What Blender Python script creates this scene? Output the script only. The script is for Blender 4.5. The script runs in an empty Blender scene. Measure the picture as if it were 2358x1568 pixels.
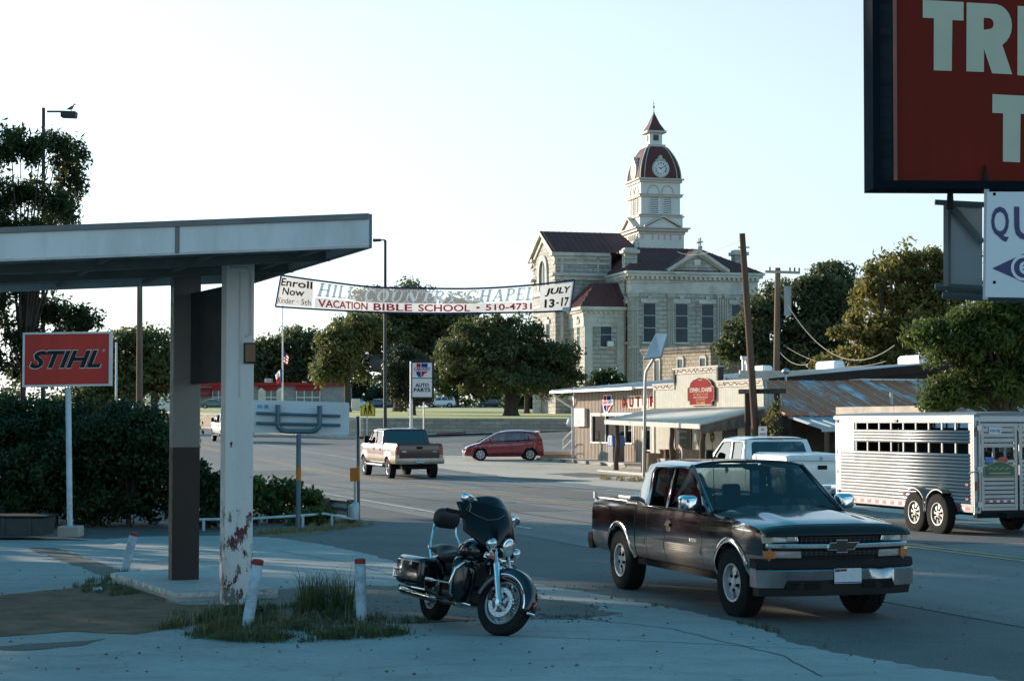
import bpy,bmesh,math,random
import numpy as np
from mathutils import Vector,Matrix
from mathutils.geometry import tessellate_polygon
R=math.radians
SC=bpy.context.scene
COL=SC.collection
random.seed(7)
# ---------------------------------------------------------------- camera, sky, sun, exposure
F=4200.0
PITCH=math.atan(190/F)
EYE=Vector((0,0,2.2))
cam=bpy.data.cameras.new('camera')
cam.sensor_width=36.0
cam.lens=F/2358*36
cam.clip_start=0.3
cam.clip_end=6000
camo=bpy.data.objects.new('camera',cam)
COL.objects.link(camo)
camo.location=EYE
camo.rotation_euler=(R(90)+PITCH,0,0)
SC.camera=camo
SUN_AZ,SUN_EL=52.0,13.0
world=bpy.data.worlds.new('World')
SC.world=world
world.use_nodes=True
wn=world.node_tree
sky=wn.nodes.new('ShaderNodeTexSky')
sky.sky_type='NISHITA'
sky.sun_disc=False
sky.sun_elevation=R(SUN_EL)
sky.sun_rotation=R(-SUN_AZ)
sky.air_density=1.0
sky.dust_density=0.8
sky.ozone_density=2.2
bg=wn.nodes['Background']
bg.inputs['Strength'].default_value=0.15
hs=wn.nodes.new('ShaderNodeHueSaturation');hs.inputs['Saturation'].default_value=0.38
wn.links.new(sky.outputs['Color'],hs.inputs['Color'])
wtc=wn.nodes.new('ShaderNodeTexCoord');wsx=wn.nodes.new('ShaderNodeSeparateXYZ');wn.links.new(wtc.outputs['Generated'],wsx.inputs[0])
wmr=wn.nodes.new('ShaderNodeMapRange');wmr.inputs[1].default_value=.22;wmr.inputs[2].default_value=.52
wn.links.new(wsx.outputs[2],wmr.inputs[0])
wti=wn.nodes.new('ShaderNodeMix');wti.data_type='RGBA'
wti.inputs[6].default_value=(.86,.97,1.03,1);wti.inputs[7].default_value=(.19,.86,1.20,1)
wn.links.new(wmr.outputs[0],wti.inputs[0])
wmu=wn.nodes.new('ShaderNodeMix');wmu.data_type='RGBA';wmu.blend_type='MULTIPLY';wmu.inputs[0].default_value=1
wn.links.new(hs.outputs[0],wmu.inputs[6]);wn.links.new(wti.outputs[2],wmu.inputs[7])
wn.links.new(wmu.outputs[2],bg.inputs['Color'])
sun=bpy.data.lights.new('sun','SUN')
sun.energy=5.0
sun.angle=R(0.5)
sun.color=(1.0,0.84,0.67)
suno=bpy.data.objects.new('sun',sun)
COL.objects.link(suno)
SDIR=Vector((-math.sin(R(SUN_AZ))*math.cos(R(SUN_EL)),math.cos(R(SUN_AZ))*math.cos(R(SUN_EL)),math.sin(R(SUN_EL))))
suno.rotation_euler=SDIR.to_track_quat('Z','Y').to_euler()
suno.location=(0,0,30)
SC.view_settings.view_transform='Standard'
SC.view_settings.look='None'
SC.view_settings.exposure=0.72
SC.view_settings.gamma=1
SC.cycles.use_denoising=True
SC.cycles.max_bounces=6
SC.cycles.transparent_max_bounces=16
# ---------------------------------------------------------------- terrain and pixel rays
CP,SP=math.cos(PITCH),math.sin(PITCH)
def sm(a,b,x):
 t=min(1,max(0,(x-a)/(b-a)))
 return t*t*(3-2*t)
def gz(x,y):
 t=y-76
 if t<-8:z=0.0
 elif t<8:z=.019*(t+8)**2/32
 elif t<210:z=.019*t
 else:z=.019*210
 return z+.04*max(0,min(x+11,40))*sm(103,126,y)
def lz(x,y):return 2.5+.0133*(min(y,330)-134)
def ray(px,py):
 dx=(px-1179)/F;dy=(784-py)/F
 return Vector((dx,CP-dy*SP,SP+dy*CP))
def at(px,py,Y):
 d=ray(px,py)
 return EYE+d*(Y/d.y)
def G(px,py,fn=gz):
 d=ray(px,py);Y=20.0
 lo,hi=4.0,700.0
 for _ in range(60):
  Y=(lo+hi)/2
  p=EYE+d*(Y/d.y)
  if p.z>fn(p.x,p.y):lo=Y
  else:hi=Y
 p=EYE+d*(Y/d.y)
 return Vector((p.x,p.y,fn(p.x,p.y)))
U=Vector((.312,-.950,0)).normalized()
N=Vector((.950,.312,0)).normalized()
UROT=math.atan2(U.y,U.x)
C0=Vector((1.78,49.1,0))
# ---------------------------------------------------------------- materials
MATS={}
def nt(name):
 m=bpy.data.materials.new(name);m.use_nodes=True
 t=m.node_tree;b=t.nodes['Principled BSDF']
 return m,t,b
def nd(t,kind,**kw):
 n=t.nodes.new(kind)
 for k,v in kw.items():
  if k.startswith('i_'):n.inputs[k[2:].replace('_',' ')].default_value=v
  else:setattr(n,k,v)
 return n
def c4(c):return(c[0],c[1],c[2],1)
def mixc(t,fac,a,b,blend='MIX'):
 n=t.nodes.new('ShaderNodeMix');n.data_type='RGBA';n.blend_type=blend
 for s,v in((0,fac),(6,a),(7,b)):
  if hasattr(v,'is_linked')or hasattr(v,'links'):t.links.new(v,n.inputs[s])
  elif s:n.inputs[s].default_value=c4(v)
  else:n.inputs[s].default_value=v
 return n.outputs[2]
def noise(t,sc,det=3,rough=.6,vec=None,off=None):
 n=nd(t,'ShaderNodeTexNoise');n.inputs['Scale'].default_value=sc;n.inputs['Detail'].default_value=det;n.inputs['Roughness'].default_value=rough
 if vec is None:vec=nd(t,'ShaderNodeTexCoord').outputs['Object']
 if off:
  mp=nd(t,'ShaderNodeMapping');mp.inputs['Scale'].default_value=off;t.links.new(vec,mp.inputs['Vector']);vec=mp.outputs[0]
 t.links.new(vec,n.inputs['Vector'])
 return n.outputs['Fac']
def ramp(t,fac,lo,hi):
 n=nd(t,'ShaderNodeMapRange');n.clamp=True
 n.inputs[1].default_value=lo;n.inputs[2].default_value=hi
 t.links.new(fac,n.inputs[0]);return n.outputs[0]
def math_(t,op,a,b=0.0):
 n=nd(t,'ShaderNodeMath',operation=op)
 for i,v in enumerate((a,b)):
  if hasattr(v,'links'):t.links.new(v,n.inputs[i])
  else:n.inputs[i].default_value=v
 return n.outputs[0]
def bumpn(t,b,h,strength,dist):
 n=nd(t,'ShaderNodeBump');n.inputs['Strength'].default_value=strength;n.inputs['Distance'].default_value=dist
 t.links.new(h,n.inputs['Height']);t.links.new(n.outputs[0],b.inputs['Normal'])
def mat(name,col,rough=.6,metal=0,var=.12,sc=3.0,bump=0,bsc=40,coat=0,spec=None,dirt=None,dsc=1.2,damt=.5,st=None):
 if name in MATS:return MATS[name]
 m,t,b=nt(name)
 lo=[c*(1-var)for c in col];hi=[min(1,c*(1+var))for c in col]
 c=mixc(t,ramp(t,noise(t,sc,4,off=st),.3,.7),lo,hi)
 if dirt:c=mixc(t,math_(t,'MULTIPLY',ramp(t,noise(t,dsc,5,.7,off=st),.45,.72),damt),c,dirt)
 t.links.new(c,b.inputs['Base Color'])
 r=nd(t,'ShaderNodeMapRange');r.inputs[3].default_value=max(.02,rough-.08);r.inputs[4].default_value=min(1,rough+.08)
 t.links.new(noise(t,sc*2.3,3),r.inputs[0]);t.links.new(r.outputs[0],b.inputs['Roughness'])
 b.inputs['Metallic'].default_value=metal
 if spec is None and rough>=.5 and metal<.15:spec=.18
 if spec is not None:b.inputs['Specular IOR Level'].default_value=spec
 if coat:b.inputs['Coat Weight'].default_value=coat;b.inputs['Coat Roughness'].default_value=.04
 if bump:bumpn(t,b,noise(t,bsc,4),bump,.02)
 MATS[name]=m
 return m
def glass(name,tint,refl=1.0,opacity=0.0):
 if name in MATS:return MATS[name]
 m,t,b=nt(name)
 out=t.nodes['Material Output']
 tr=nd(t,'ShaderNodeBsdfTransparent');tr.inputs[0].default_value=c4(tint)
 gl=nd(t,'ShaderNodeBsdfGlossy');gl.inputs['Roughness'].default_value=.03;gl.inputs[0].default_value=(refl,refl,refl,1)
 fr=nd(t,'ShaderNodeLayerWeight');fr.inputs[0].default_value=.35
 fc=nd(t,'ShaderNodeMapRange');fc.inputs[3].default_value=.06;fc.inputs[4].default_value=.6
 t.links.new(fr.outputs['Fresnel'],fc.inputs[0])
 mx=nd(t,'ShaderNodeMixShader');t.links.new(fc.outputs[0],mx.inputs[0]);t.links.new(tr.outputs[0],mx.inputs[1]);t.links.new(gl.outputs[0],mx.inputs[2])
 t.links.new(mx.outputs[0],out.inputs[0])
 MATS[name]=m
 return m
def wallvec(t,sx=1,sz=1):
 """(x+y, z, 0) of the object's own coordinates: brick patterns on walls square to the object's axes."""
 s=nd(t,'ShaderNodeSeparateXYZ');t.links.new(nd(t,'ShaderNodeTexCoord').outputs['Object'],s.inputs[0])
 c=nd(t,'ShaderNodeCombineXYZ')
 t.links.new(math_(t,'MULTIPLY',math_(t,'ADD',s.outputs[0],s.outputs[1]),sx),c.inputs[0])
 t.links.new(math_(t,'MULTIPLY',s.outputs[2],sz),c.inputs[1])
 return c.outputs[0]
def stone(name,c1,c2,mortar,bw=.7,bh=.3,ms=.012,stain=None,bump=.6,samt=.8,tall=2.0):
 if name in MATS:return MATS[name]
 m,t,b=nt(name)
 br=nd(t,'ShaderNodeTexBrick');t.links.new(wallvec(t),br.inputs['Vector'])
 br.inputs['Scale'].default_value=1;br.inputs['Brick Width'].default_value=bw;br.inputs['Row Height'].default_value=bh
 br.inputs['Mortar Size'].default_value=ms;br.inputs['Color1'].default_value=c4(c1);br.inputs['Color2'].default_value=c4(c2);br.inputs['Mortar'].default_value=c4(mortar)
 br.inputs['Bias'].default_value=.1
 c=mixc(t,ramp(t,noise(t,2.2,5,.7),.25,.75),br.outputs['Color'],mixc(t,.5,br.outputs['Color'],[x*.55 for x in c2]))
 if stain:
  f=math_(t,'MULTIPLY',ramp(t,noise(t,.5,5,.7,off=(1,1,.35)),.5,.72),samt)
  c=mixc(t,f,c,stain)
 t.links.new(c,b.inputs['Base Color']);b.inputs['Roughness'].default_value=.9;b.inputs['Specular IOR Level'].default_value=.15
 h=math_(t,'ADD',math_(t,'MULTIPLY',br.outputs['Fac'],-1.0),math_(t,'MULTIPLY',noise(t,6,5),.9))
 bumpn(t,b,h,bump,.06)
 MATS[name]=m
 return m
def leafmat(name,dark,light,trans=.35):
 if name in MATS:return MATS[name]
 m,t,b=nt(name)
 a=nd(t,'ShaderNodeAttribute');a.attribute_name='tint'
 c=mixc(t,a.outputs['Fac'],dark,light)
 t.links.new(c,b.inputs['Base Color']);b.inputs['Roughness'].default_value=.5;b.inputs['Specular IOR Level'].default_value=.35
 tl=nd(t,'ShaderNodeBsdfTranslucent')
 t.links.new(mixc(t,.5,c,[x*1.25 for x in light]),tl.inputs[0])
 mx=nd(t,'ShaderNodeMixShader');mx.inputs[0].default_value=trans
 t.links.new(b.outputs[0],mx.inputs[1]);t.links.new(tl.outputs[0],mx.inputs[2]);t.links.new(mx.outputs[0],t.nodes['Material Output'].inputs[0])
 MATS[name]=m
 return m
 # ---------------------------------------------------------------- objects
def tag(o,label=None,cat=None,group=None,kind=None):
 if label:o['label']=label
 if cat:o['category']=cat
 if group:o['group']=group
 if kind:o['kind']=kind
 return o
def thing(name,label,cat,loc=(0,0,0),rot=0,group=None):
 o=bpy.data.objects.new(name,None);COL.objects.link(o)
 o.empty_display_size=.2
 o.location=loc
 o.rotation_euler=rot if isinstance(rot,(tuple,list))else(0,0,rot)
 return tag(o,label,cat,group)
TXT={}
def txt(s,bold=0,shear=0,space=1.0):
 k=(s,bold,shear,space)
 if k not in TXT:
  cu=bpy.data.curves.new('lettering','FONT');cu.body=s;cu.offset=bold;cu.shear=shear;cu.resolution_u=3;cu.space_character=space
  ob=bpy.data.objects.new('lettering',cu)
  me=bpy.data.meshes.new_from_object(ob)
  v=[(p.co.x,p.co.y)for p in me.vertices];f=[tuple(p.vertices)for p in me.polygons]
  bpy.data.objects.remove(ob);bpy.data.curves.remove(cu);bpy.data.meshes.remove(me)
  x0=min(p[0]for p in v);x1=max(p[0]for p in v);y0=min(p[1]for p in v);y1=max(p[1]for p in v)
  TXT[k]=([((p[0]-x0)/(x1-x0)-.5,(p[1]-y0)/(y1-y0)-.5)for p in v],f)
 return TXT[k]
class MB:
 """Collects shapes; build() links them as ONE mesh object."""
 def __init__(s,M=None):s.v=[];s.f=[];s.fm=[];s.mi=0;s.M=M
 def add(s,vs,fs):
  b=len(s.v)
  s.v+=[tuple(s.M@Vector(p))for p in vs]if s.M is not None else[tuple(p)for p in vs]
  s.f+=[tuple(i+b for i in f)for f in fs];s.fm+=[s.mi]*len(fs)
  return s
 def m(s,i):s.mi=i;return s
 def bx(s,x0,x1,y0,y1,z0,z1):
  return s.add([(x0,y0,z0),(x1,y0,z0),(x1,y1,z0),(x0,y1,z0),(x0,y0,z1),(x1,y0,z1),(x1,y1,z1),(x0,y1,z1)],[(0,3,2,1),(4,5,6,7),(0,1,5,4),(1,2,6,5),(2,3,7,6),(3,0,4,7)])
 def box(s,c,d,rot=None):
  q=Matrix.Rotation(rot,3,'Z')if isinstance(rot,(int,float))else(rot or Matrix.Identity(3))
  vs=[Vector(c)+q@Vector((sx*d[0]/2,sy*d[1]/2,sz*d[2]/2))for sz in(-1,1)for sx,sy in((-1,-1),(1,-1),(1,1),(-1,1))]
  return s.add(vs,[(0,3,2,1),(4,5,6,7),(0,1,5,4),(1,2,6,5),(2,3,7,6),(3,0,4,7)])
 def prism(s,poly,ax,a,b):
  mk={'x':lambda p,h:(h,p[0],p[1]),'y':lambda p,h:(p[0],h,p[1]),'z':lambda p,h:(p[0],p[1],h)}[ax]
  n=len(poly)
  return s.add([mk(p,a)for p in poly]+[mk(p,b)for p in poly],[tuple(range(n-1,-1,-1)),tuple(range(n,2*n))]+[(i,(i+1)%n,n+(i+1)%n,n+i)for i in range(n)])
 def ring(s,c,d,r,n,up=None):
  d=Vector(d).normalized()
  a=d.cross(Vector((0,0,1))if abs(d.z)<.95 else Vector((1,0,0))).normalized();b=d.cross(a)
  return[Vector(c)+a*(r*math.cos(2*math.pi*i/n))+b*(r*math.sin(2*math.pi*i/n))for i in range(n)]
 def loft(s,rings,cap=True,closed=True):
  n=len(rings[0]);vs=[p for r in rings for p in r];fs=[]
  for k in range(len(rings)-1):
   for i in range(n if closed else n-1):
    j=(i+1)%n
    fs.append((k*n+i,k*n+j,(k+1)*n+j,(k+1)*n+i))
  if cap:fs+=[tuple(range(n-1,-1,-1)),tuple((len(rings)-1)*n+i for i in range(n))]
  return s.add(vs,fs)
 def tube(s,pts,r,n=8,cap=True):
  pts=[Vector(p)for p in pts];rs=r if isinstance(r,(list,tuple))else[r]*len(pts)
  rings=[];a=None
  for i,p in enumerate(pts):
   d=(pts[min(i+1,len(pts)-1)]-pts[max(i-1,0)]).normalized()
   if a is None:a=d.cross(Vector((0,0,1))if abs(d.z)<.95 else Vector((1,0,0))).normalized()
   else:a=(a-d*a.dot(d)).normalized()
   b=d.cross(a)
   rings.append([p+a*(rs[i]*math.cos(2*math.pi*k/n))+b*(rs[i]*math.sin(2*math.pi*k/n))for k in range(n)])
  return s.loft(rings,cap)
 def lathe(s,prof,c=(0,0,0),ax='z',n=24,closed_prof=False):
  mk={'z':lambda r,h,a:(r*math.cos(a),r*math.sin(a),h),'y':lambda r,h,a:(r*math.cos(a),h,r*math.sin(a)),'x':lambda r,h,a:(h,r*math.cos(a),r*math.sin(a))}[ax]
  rings=[[Vector(c)+Vector(mk(max(r,1e-4),h,2*math.pi*i/n))for i in range(n)]for r,h in prof]
  return s.loft(rings,cap=not closed_prof)
 def ell(s,c,r,n=16,k=10):
  rings=[]
  for i in range(k+1):
   t=-math.pi/2+math.pi*i/k
   rings.append([(c[0]+r[0]*max(1e-3,math.cos(t))*math.cos(2*math.pi*j/n),c[1]+r[1]*max(1e-3,math.cos(t))*math.sin(2*math.pi*j/n),c[2]+r[2]*math.sin(t))for j in range(n)])
  return s.loft(rings)
 def grid(s,fn,nu,nv):
  vs=[fn(i/nu,j/nv)for j in range(nv+1)for i in range(nu+1)]
  return s.add(vs,[(j*(nu+1)+i,j*(nu+1)+i+1,(j+1)*(nu+1)+i+1,(j+1)*(nu+1)+i)for j in range(nv)for i in range(nu)])
 def sheet(s,outer,holes,fn):
  """flat polygon with holes in 2D, mapped to 3D by fn(p, q)"""
  loops=[[Vector((p[0],p[1],0))for p in l]for l in[outer]+list(holes)]
  tri=tessellate_polygon(loops);flat=[p for l in loops for p in l]
  return s.add([fn(p.x,p.y)for p in flat],[tuple(t)for t in tri])
 def text(s,st,c,ex,ey,w,h,bold=.0,shear=0,space=1.0):
  v,f=txt(st,bold,shear,space);ex=Vector(ex).normalized();ey=Vector(ey).normalized();c=Vector(c)
  return s.add([c+ex*(p[0]*w)+ey*(p[1]*h)for p in v],f)
 def build(s,name,mats,parent=None,ang=38,bev=0,fix=True,loc=None,seg=2):
  me=bpy.data.meshes.new(name);me.from_pydata(s.v,[],s.f)
  if not isinstance(mats,(list,tuple)):mats=[mats]
  for k in mats:me.materials.append(k)
  me.polygons.foreach_set('material_index',s.fm)
  if fix:
   bm=bmesh.new();bm.from_mesh(me);bmesh.ops.recalc_face_normals(bm,faces=bm.faces);bm.to_mesh(me);bm.free()
  me.polygons.foreach_set('use_smooth',[ang>0]*len(me.polygons))
  if ang>0:me.set_sharp_from_angle(angle=R(ang))
  me.update()
  o=bpy.data.objects.new(name,me);COL.objects.link(o)
  if parent:o.parent=parent
  if loc:o.location=loc
  if bev:
   b=o.modifiers.new('bevel','BEVEL');b.width=bev;b.segments=seg;b.limit_method='ANGLE';b.angle_limit=R(35)
  return o
def rect(x0,x1,z0,z1):return[(x0,z0),(x1,z0),(x1,z1),(x0,z1)]
def rrect(x0,x1,z0,z1,r,n=4):
 out=[]
 for cx,cz,a0 in((x1-r,z0+r,-90),(x1-r,z1-r,0),(x0+r,z1-r,90),(x0+r,z0+r,180)):
  for i in range(n+1):
   a=R(a0+90*i/n);out.append((cx+r*math.cos(a),cz+r*math.sin(a)))
 return out
def copy_tree(o,parent=None):
 c=o.copy();COL.objects.link(c)
 if parent is not None:c.parent=parent
 for ch in[x for x in bpy.data.objects if x.parent==o]:copy_tree(ch,c)
 return c
def drape(name,poly,off,material,cell,fn=gz,kind='structure',jit=0):
 """a sheet with a real outline laid on the terrain, cut into cells so that it follows it"""
 pts=[Vector((p[0],p[1],0))for p in poly]
 if jit:
  q=[]
  for i,p in enumerate(pts):
   a,b=p,pts[(i+1)%len(pts)];k=max(1,int((b-a).length/(jit*3)))
   for j in range(k):
    w=a.lerp(b,j/k);q.append(w+Vector((random.uniform(-jit,jit),random.uniform(-jit,jit),0)))
  pts=q
 bm=bmesh.new()
 bm.faces.new([bm.verts.new(p)for p in pts])
 bmesh.ops.triangulate(bm,faces=bm.faces[:])
 for ax in(0,1):
  lo=min(p[ax]for p in pts);hi=max(p[ax]for p in pts);c=math.floor(lo/cell)*cell+cell
  while c<hi:
   no=[0,0,0];no[ax]=1;co=[0,0,0];co[ax]=c
   bmesh.ops.bisect_plane(bm,geom=bm.verts[:]+bm.edges[:]+bm.faces[:],plane_co=co,plane_no=no,dist=1e-5)
   c+=cell
 for v in bm.verts:v.co.z=fn(v.co.x,v.co.y)+off
 for f in bm.faces:
  f.smooth=True
  if f.normal.z<0:f.normal_flip()
 bmesh.ops.recalc_face_normals(bm,faces=bm.faces)
 me=bpy.data.meshes.new(name);bm.to_mesh(me);bm.free();me.materials.append(material)
 o=bpy.data.objects.new(name,me);COL.objects.link(o);o['kind']=kind
 return o
def strip(pts,w):
 """outline of a band of width w along a 2D path"""
 L,Rr=[],[]
 for i,p in enumerate(pts):
  a=Vector(pts[max(0,i-1)][:2]);b=Vector(pts[min(len(pts)-1,i+1)][:2]);d=(b-a).normalized();n=Vector((-d.y,d.x))*(w/2)
  L.append((p[0]+n.x,p[1]+n.y));Rr.append((p[0]-n.x,p[1]-n.y))
 return L+Rr[::-1]
def leaves(name,material,cents,rads,per,size,parent=None,asp=.5,up=.35,droop=0,seed=1,tints=None):
 """foliage: clumps of leaf-sized quads; every clump has its own shade of green"""
 rng=np.random.default_rng(seed)
 C=np.asarray(cents,float);K=len(C);rr=np.asarray(rads,float).reshape(K,-1)
 if rr.shape[1]==1:rr=np.repeat(rr,3,1)
 n=K*per
 ci=np.repeat(np.arange(K),per)
 d=rng.normal(size=(n,3));d/=np.linalg.norm(d,axis=1)[:,None]
 pos=C[ci]+d*rr[ci]*(rng.random(n)**.45)[:,None]
 if droop:pos[:,2]-=droop*rng.random(n)
 nor=d*.5+rng.normal(size=(n,3))*.7;nor[:,2]+=up;nor/=np.linalg.norm(nor,axis=1)[:,None]
 t=np.cross(nor,rng.normal(size=(n,3)));t/=np.linalg.norm(t,axis=1)[:,None]+1e-9
 b=np.cross(nor,t)
 s=size*rng.uniform(.6,1.35,n)[:,None]
 V=np.stack([pos-t*s,pos+b*s*asp-nor*s*.15,pos+t*s,pos-b*s*asp-nor*s*.15],1).reshape(-1,3)
 me=bpy.data.meshes.new(name)
 me.vertices.add(4*n);me.vertices.foreach_set('co',V.astype('f').ravel())
 me.loops.add(4*n);me.loops.foreach_set('vertex_index',np.arange(4*n,dtype='i'))
 me.polygons.add(n);me.polygons.foreach_set('loop_start',np.arange(0,4*n,4,dtype='i'))
 me.update(calc_edges=True)
 tc=rng.random(K)if tints is None else np.asarray(tints)
 tv=np.clip(tc[ci]*.75+rng.random(n)*.35-.05,0,1)
 a=me.attributes.new('tint','FLOAT','FACE');a.data.foreach_set('value',tv.astype('f'))
 me.materials.append(material)
 o=bpy.data.objects.new(name,me);COL.objects.link(o)
 if parent:o.parent=parent
 return o
BARK=None
def tree(name,label,base,blobs,leaf,nclump,per,lsize,crad,trunk_r,fork=.4,cat='tree',group=None,bark=None,seed=1,up=.35,droop=0,shell=.62,asp=.5,limbs=True,lean=(0,0),lumps=3):
 """blobs: (dx, dy, z, rx, ry, rz) above the base; clumps sit mostly in the outer shell of each"""
 rng=np.random.default_rng(seed)
 root=thing(name,label,cat,base,0,group)
 blobs=list(blobs)
 for b in list(blobs):
  for _ in range(lumps):
   d=rng.normal(size=3);d/=np.linalg.norm(d);d[2]=abs(d[2])*.9-.15;q=rng.uniform(.24,.46)
   blobs.append((b[0]+d[0]*b[3]*.95,b[1]+d[1]*b[4]*.95,b[2]+d[2]*b[5]*.95,b[3]*q,b[4]*q,b[5]*q))
 vol=np.array([b[3]*b[4]*b[5]for b in blobs])**.67;vol/=vol.sum()
 cs,rs=[],[]
 for b,w in zip(blobs,vol):
  for _ in range(max(3,int(nclump*w))):
   d=rng.normal(size=3);d/=np.linalg.norm(d)
   if d[2]<-.55:d[2]*=-.6
   q=shell+(1-shell)*rng.random()if rng.random()<.85 else rng.random()
   if rng.random()<.14:q=rng.uniform(1.0,1.22)
   k=crad*rng.uniform(.5,1.3)
   cs.append([b[0]+d[0]*b[3]*q,b[1]+d[1]*b[4]*q,b[2]+d[2]*b[5]*q]);rs.append([k,k,k*.75])
 leaves('crown',leaf,cs,rs,per,lsize,root,asp=asp,up=up,droop=droop,seed=seed)
 mb=MB();zt=min(b[2]for b in blobs);fz=max(.3,(max(b[2]+b[5]for b in blobs))*fork)
 fx=Vector((lean[0],lean[1],fz))
 mb.tube([(0,0,-.3),(lean[0]*.1,lean[1]*.1,fz*.12),(lean[0]*.5,lean[1]*.5,fz*.55),fx],[trunk_r*1.6,trunk_r*1.1,trunk_r*.95,trunk_r*.9],10)
 if limbs:
  for b in blobs[:16]:
   for q in range(2):
    e=Vector((b[0]+rng.normal()*b[3]*.35,b[1]+rng.normal()*b[4]*.35,b[2]+rng.normal()*b[5]*.25+b[5]*.2))
    mid=fx.lerp(e,.5)+Vector((rng.normal()*.1,rng.normal()*.1,.08*(e-fx).length))
    mb.tube([fx-Vector((0,0,.1)),mid,e],[trunk_r*.55,trunk_r*.32,trunk_r*.1],6)
 mb.build('trunk',bark or BARK,root)
 return root
def blades(name,label,pts,material,h,w,seed=1,lean=.5,kind='stuff',fn=gz):
 """grass: many thin bent blades"""
 rng=np.random.default_rng(seed);n=len(pts)
 P=np.array([[p[0],p[1],fn(p[0],p[1])]for p in pts]);H=h*rng.uniform(.4,1.25,n)*np.array([p[2]if len(p)>2 else 1 for p in pts])
 a=rng.uniform(0,2*np.pi,n);l=lean*rng.random(n)*H
 dx=np.stack([np.cos(a),np.sin(a),0*a],1);sd=np.stack([-np.sin(a),np.cos(a),0*a],1)*(w/2)
 up=np.array([0,0,1.0])
 m1=P+up*(H*.55)[:,None]+dx*(l*.3)[:,None];tp=P+up*(H*(1-.25*lean))[:,None]+dx*l[:,None]
 V=np.stack([P-sd,P+sd,m1+sd*.8,m1-sd*.8,tp],1).reshape(-1,3)
 F_=[]
 me=bpy.data.meshes.new(name)
 for i in range(n):F_+=[(5*i,5*i+1,5*i+2,5*i+3),(5*i+3,5*i+2,5*i+4)]
 me.from_pydata(V.tolist(),[],F_)
 at_=me.attributes.new('tint','FLOAT','FACE');at_.data.foreach_set('value',np.repeat(rng.random(n),2).astype('f'))
 me.materials.append(material)
 o=bpy.data.objects.new(name,me);COL.objects.link(o)
 tag(o,label,'grass',None,kind)
 return o
 # ---------------------------------------------------------------- common materials
def asphalt(name,base,speck,patch,sc=1.0,warm=(.13,.12,.105),streak=None):
 m,t,b=nt(name)
 vec=nd(t,'ShaderNodeTexCoord').outputs['Object']
 c=mixc(t,ramp(t,noise(t,.35*sc,5,.65,vec),.35,.65),base,patch)
 c=mixc(t,math_(t,'MULTIPLY',ramp(t,noise(t,1.7,6,.75,vec),.5,.75),.55),c,warm)
 if streak:
  mp=nd(t,'ShaderNodeMapping');mp.inputs['Rotation'].default_value=(0,0,-UROT);mp.inputs['Scale'].default_value=(.03,.9,1)
  t.links.new(vec,mp.inputs[0])
  vr=nd(t,'ShaderNodeVectorRotate',rotation_type='Z_AXIS');vr.inputs['Angle'].default_value=-UROT;t.links.new(vec,vr.inputs[0])
  m2=nd(t,'ShaderNodeMapping');m2.inputs['Scale'].default_value=(.03,.8,1);t.links.new(vr.outputs[0],m2.inputs[0])
  c=mixc(t,math_(t,'MULTIPLY',ramp(t,noise(t,1.0,4,.6,m2.outputs[0]),.4,.68),.85),c,streak)
 c=mixc(t,math_(t,'MULTIPLY',ramp(t,noise(t,38,2,.8,vec),.52,.7),.7),c,speck)
 c=mixc(t,math_(t,'MULTIPLY',ramp(t,noise(t,60,2,.8,vec),.56,.7),.6),c,[x*.45 for x in base])
 v=nd(t,'ShaderNodeTexVoronoi',feature='DISTANCE_TO_EDGE');v.inputs['Scale'].default_value=.32
 w=nd(t,'ShaderNodeVectorMath',operation='ADD');nn=nd(t,'ShaderNodeTexNoise');nn.inputs['Scale'].default_value=.8;t.links.new(vec,nn.inputs[0])
 t.links.new(vec,w.inputs[0]);t.links.new(nn.outputs['Color'],w.inputs[1]);t.links.new(w.outputs[0],v.inputs['Vector'])
 c=mixc(t,math_(t,'MULTIPLY',ramp(t,v.outputs['Distance'],.008,.001),.5),c,[x*.4 for x in base])
 t.links.new(c,b.inputs['Base Color']);b.inputs['Roughness'].default_value=.85;b.inputs['Specular IOR Level'].default_value=.3
 bumpn(t,b,noise(t,45,3,.7,vec),.35,.012)
 return m
def concrete(name,c1,c2,stain,crack=True,sc=1.0):
 m,t,b=nt(name)
 vec=nd(t,'ShaderNodeTexCoord').outputs['Object']
 c=mixc(t,ramp(t,noise(t,.5*sc,6,.7,vec),.32,.68),c1,c2)
 c=mixc(t,math_(t,'MULTIPLY',ramp(t,noise(t,.9*sc,6,.75,vec,(1,2.2,1)),.52,.7),.65),c,stain)
 c=mixc(t,math_(t,'MULTIPLY',ramp(t,noise(t,9,5,.8,vec),.5,.75),.5),c,[x*.6 for x in c1])
 c=mixc(t,math_(t,'MULTIPLY',ramp(t,noise(t,30,2,.7,vec),.66,.72),.8),c,[x*.25 for x in c1])
 if crack:
  v=nd(t,'ShaderNodeTexVoronoi',feature='DISTANCE_TO_EDGE');v.inputs['Scale'].default_value=.28
  w=nd(t,'ShaderNodeVectorMath',operation='ADD');nn=nd(t,'ShaderNodeTexNoise');nn.inputs['Scale'].default_value=1.1;nn.inputs['Detail'].default_value=5;t.links.new(vec,nn.inputs[0])
  t.links.new(vec,w.inputs[0]);t.links.new(nn.outputs['Color'],w.inputs[1]);t.links.new(w.outputs[0],v.inputs['Vector'])
  c=mixc(t,math_(t,'MULTIPLY',ramp(t,v.outputs['Distance'],.004,.0005),.4),c,[x*.3 for x in c1])
 t.links.new(c,b.inputs['Base Color']);b.inputs['Roughness'].default_value=.8;b.inputs['Specular IOR Level'].default_value=.35
 bumpn(t,b,noise(t,22,5,.7,vec),.3,.012)
 return m
M_ASPH=asphalt('lot_asphalt',(.082,.082,.081),(.25,.245,.235),(.125,.122,.117))
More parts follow.
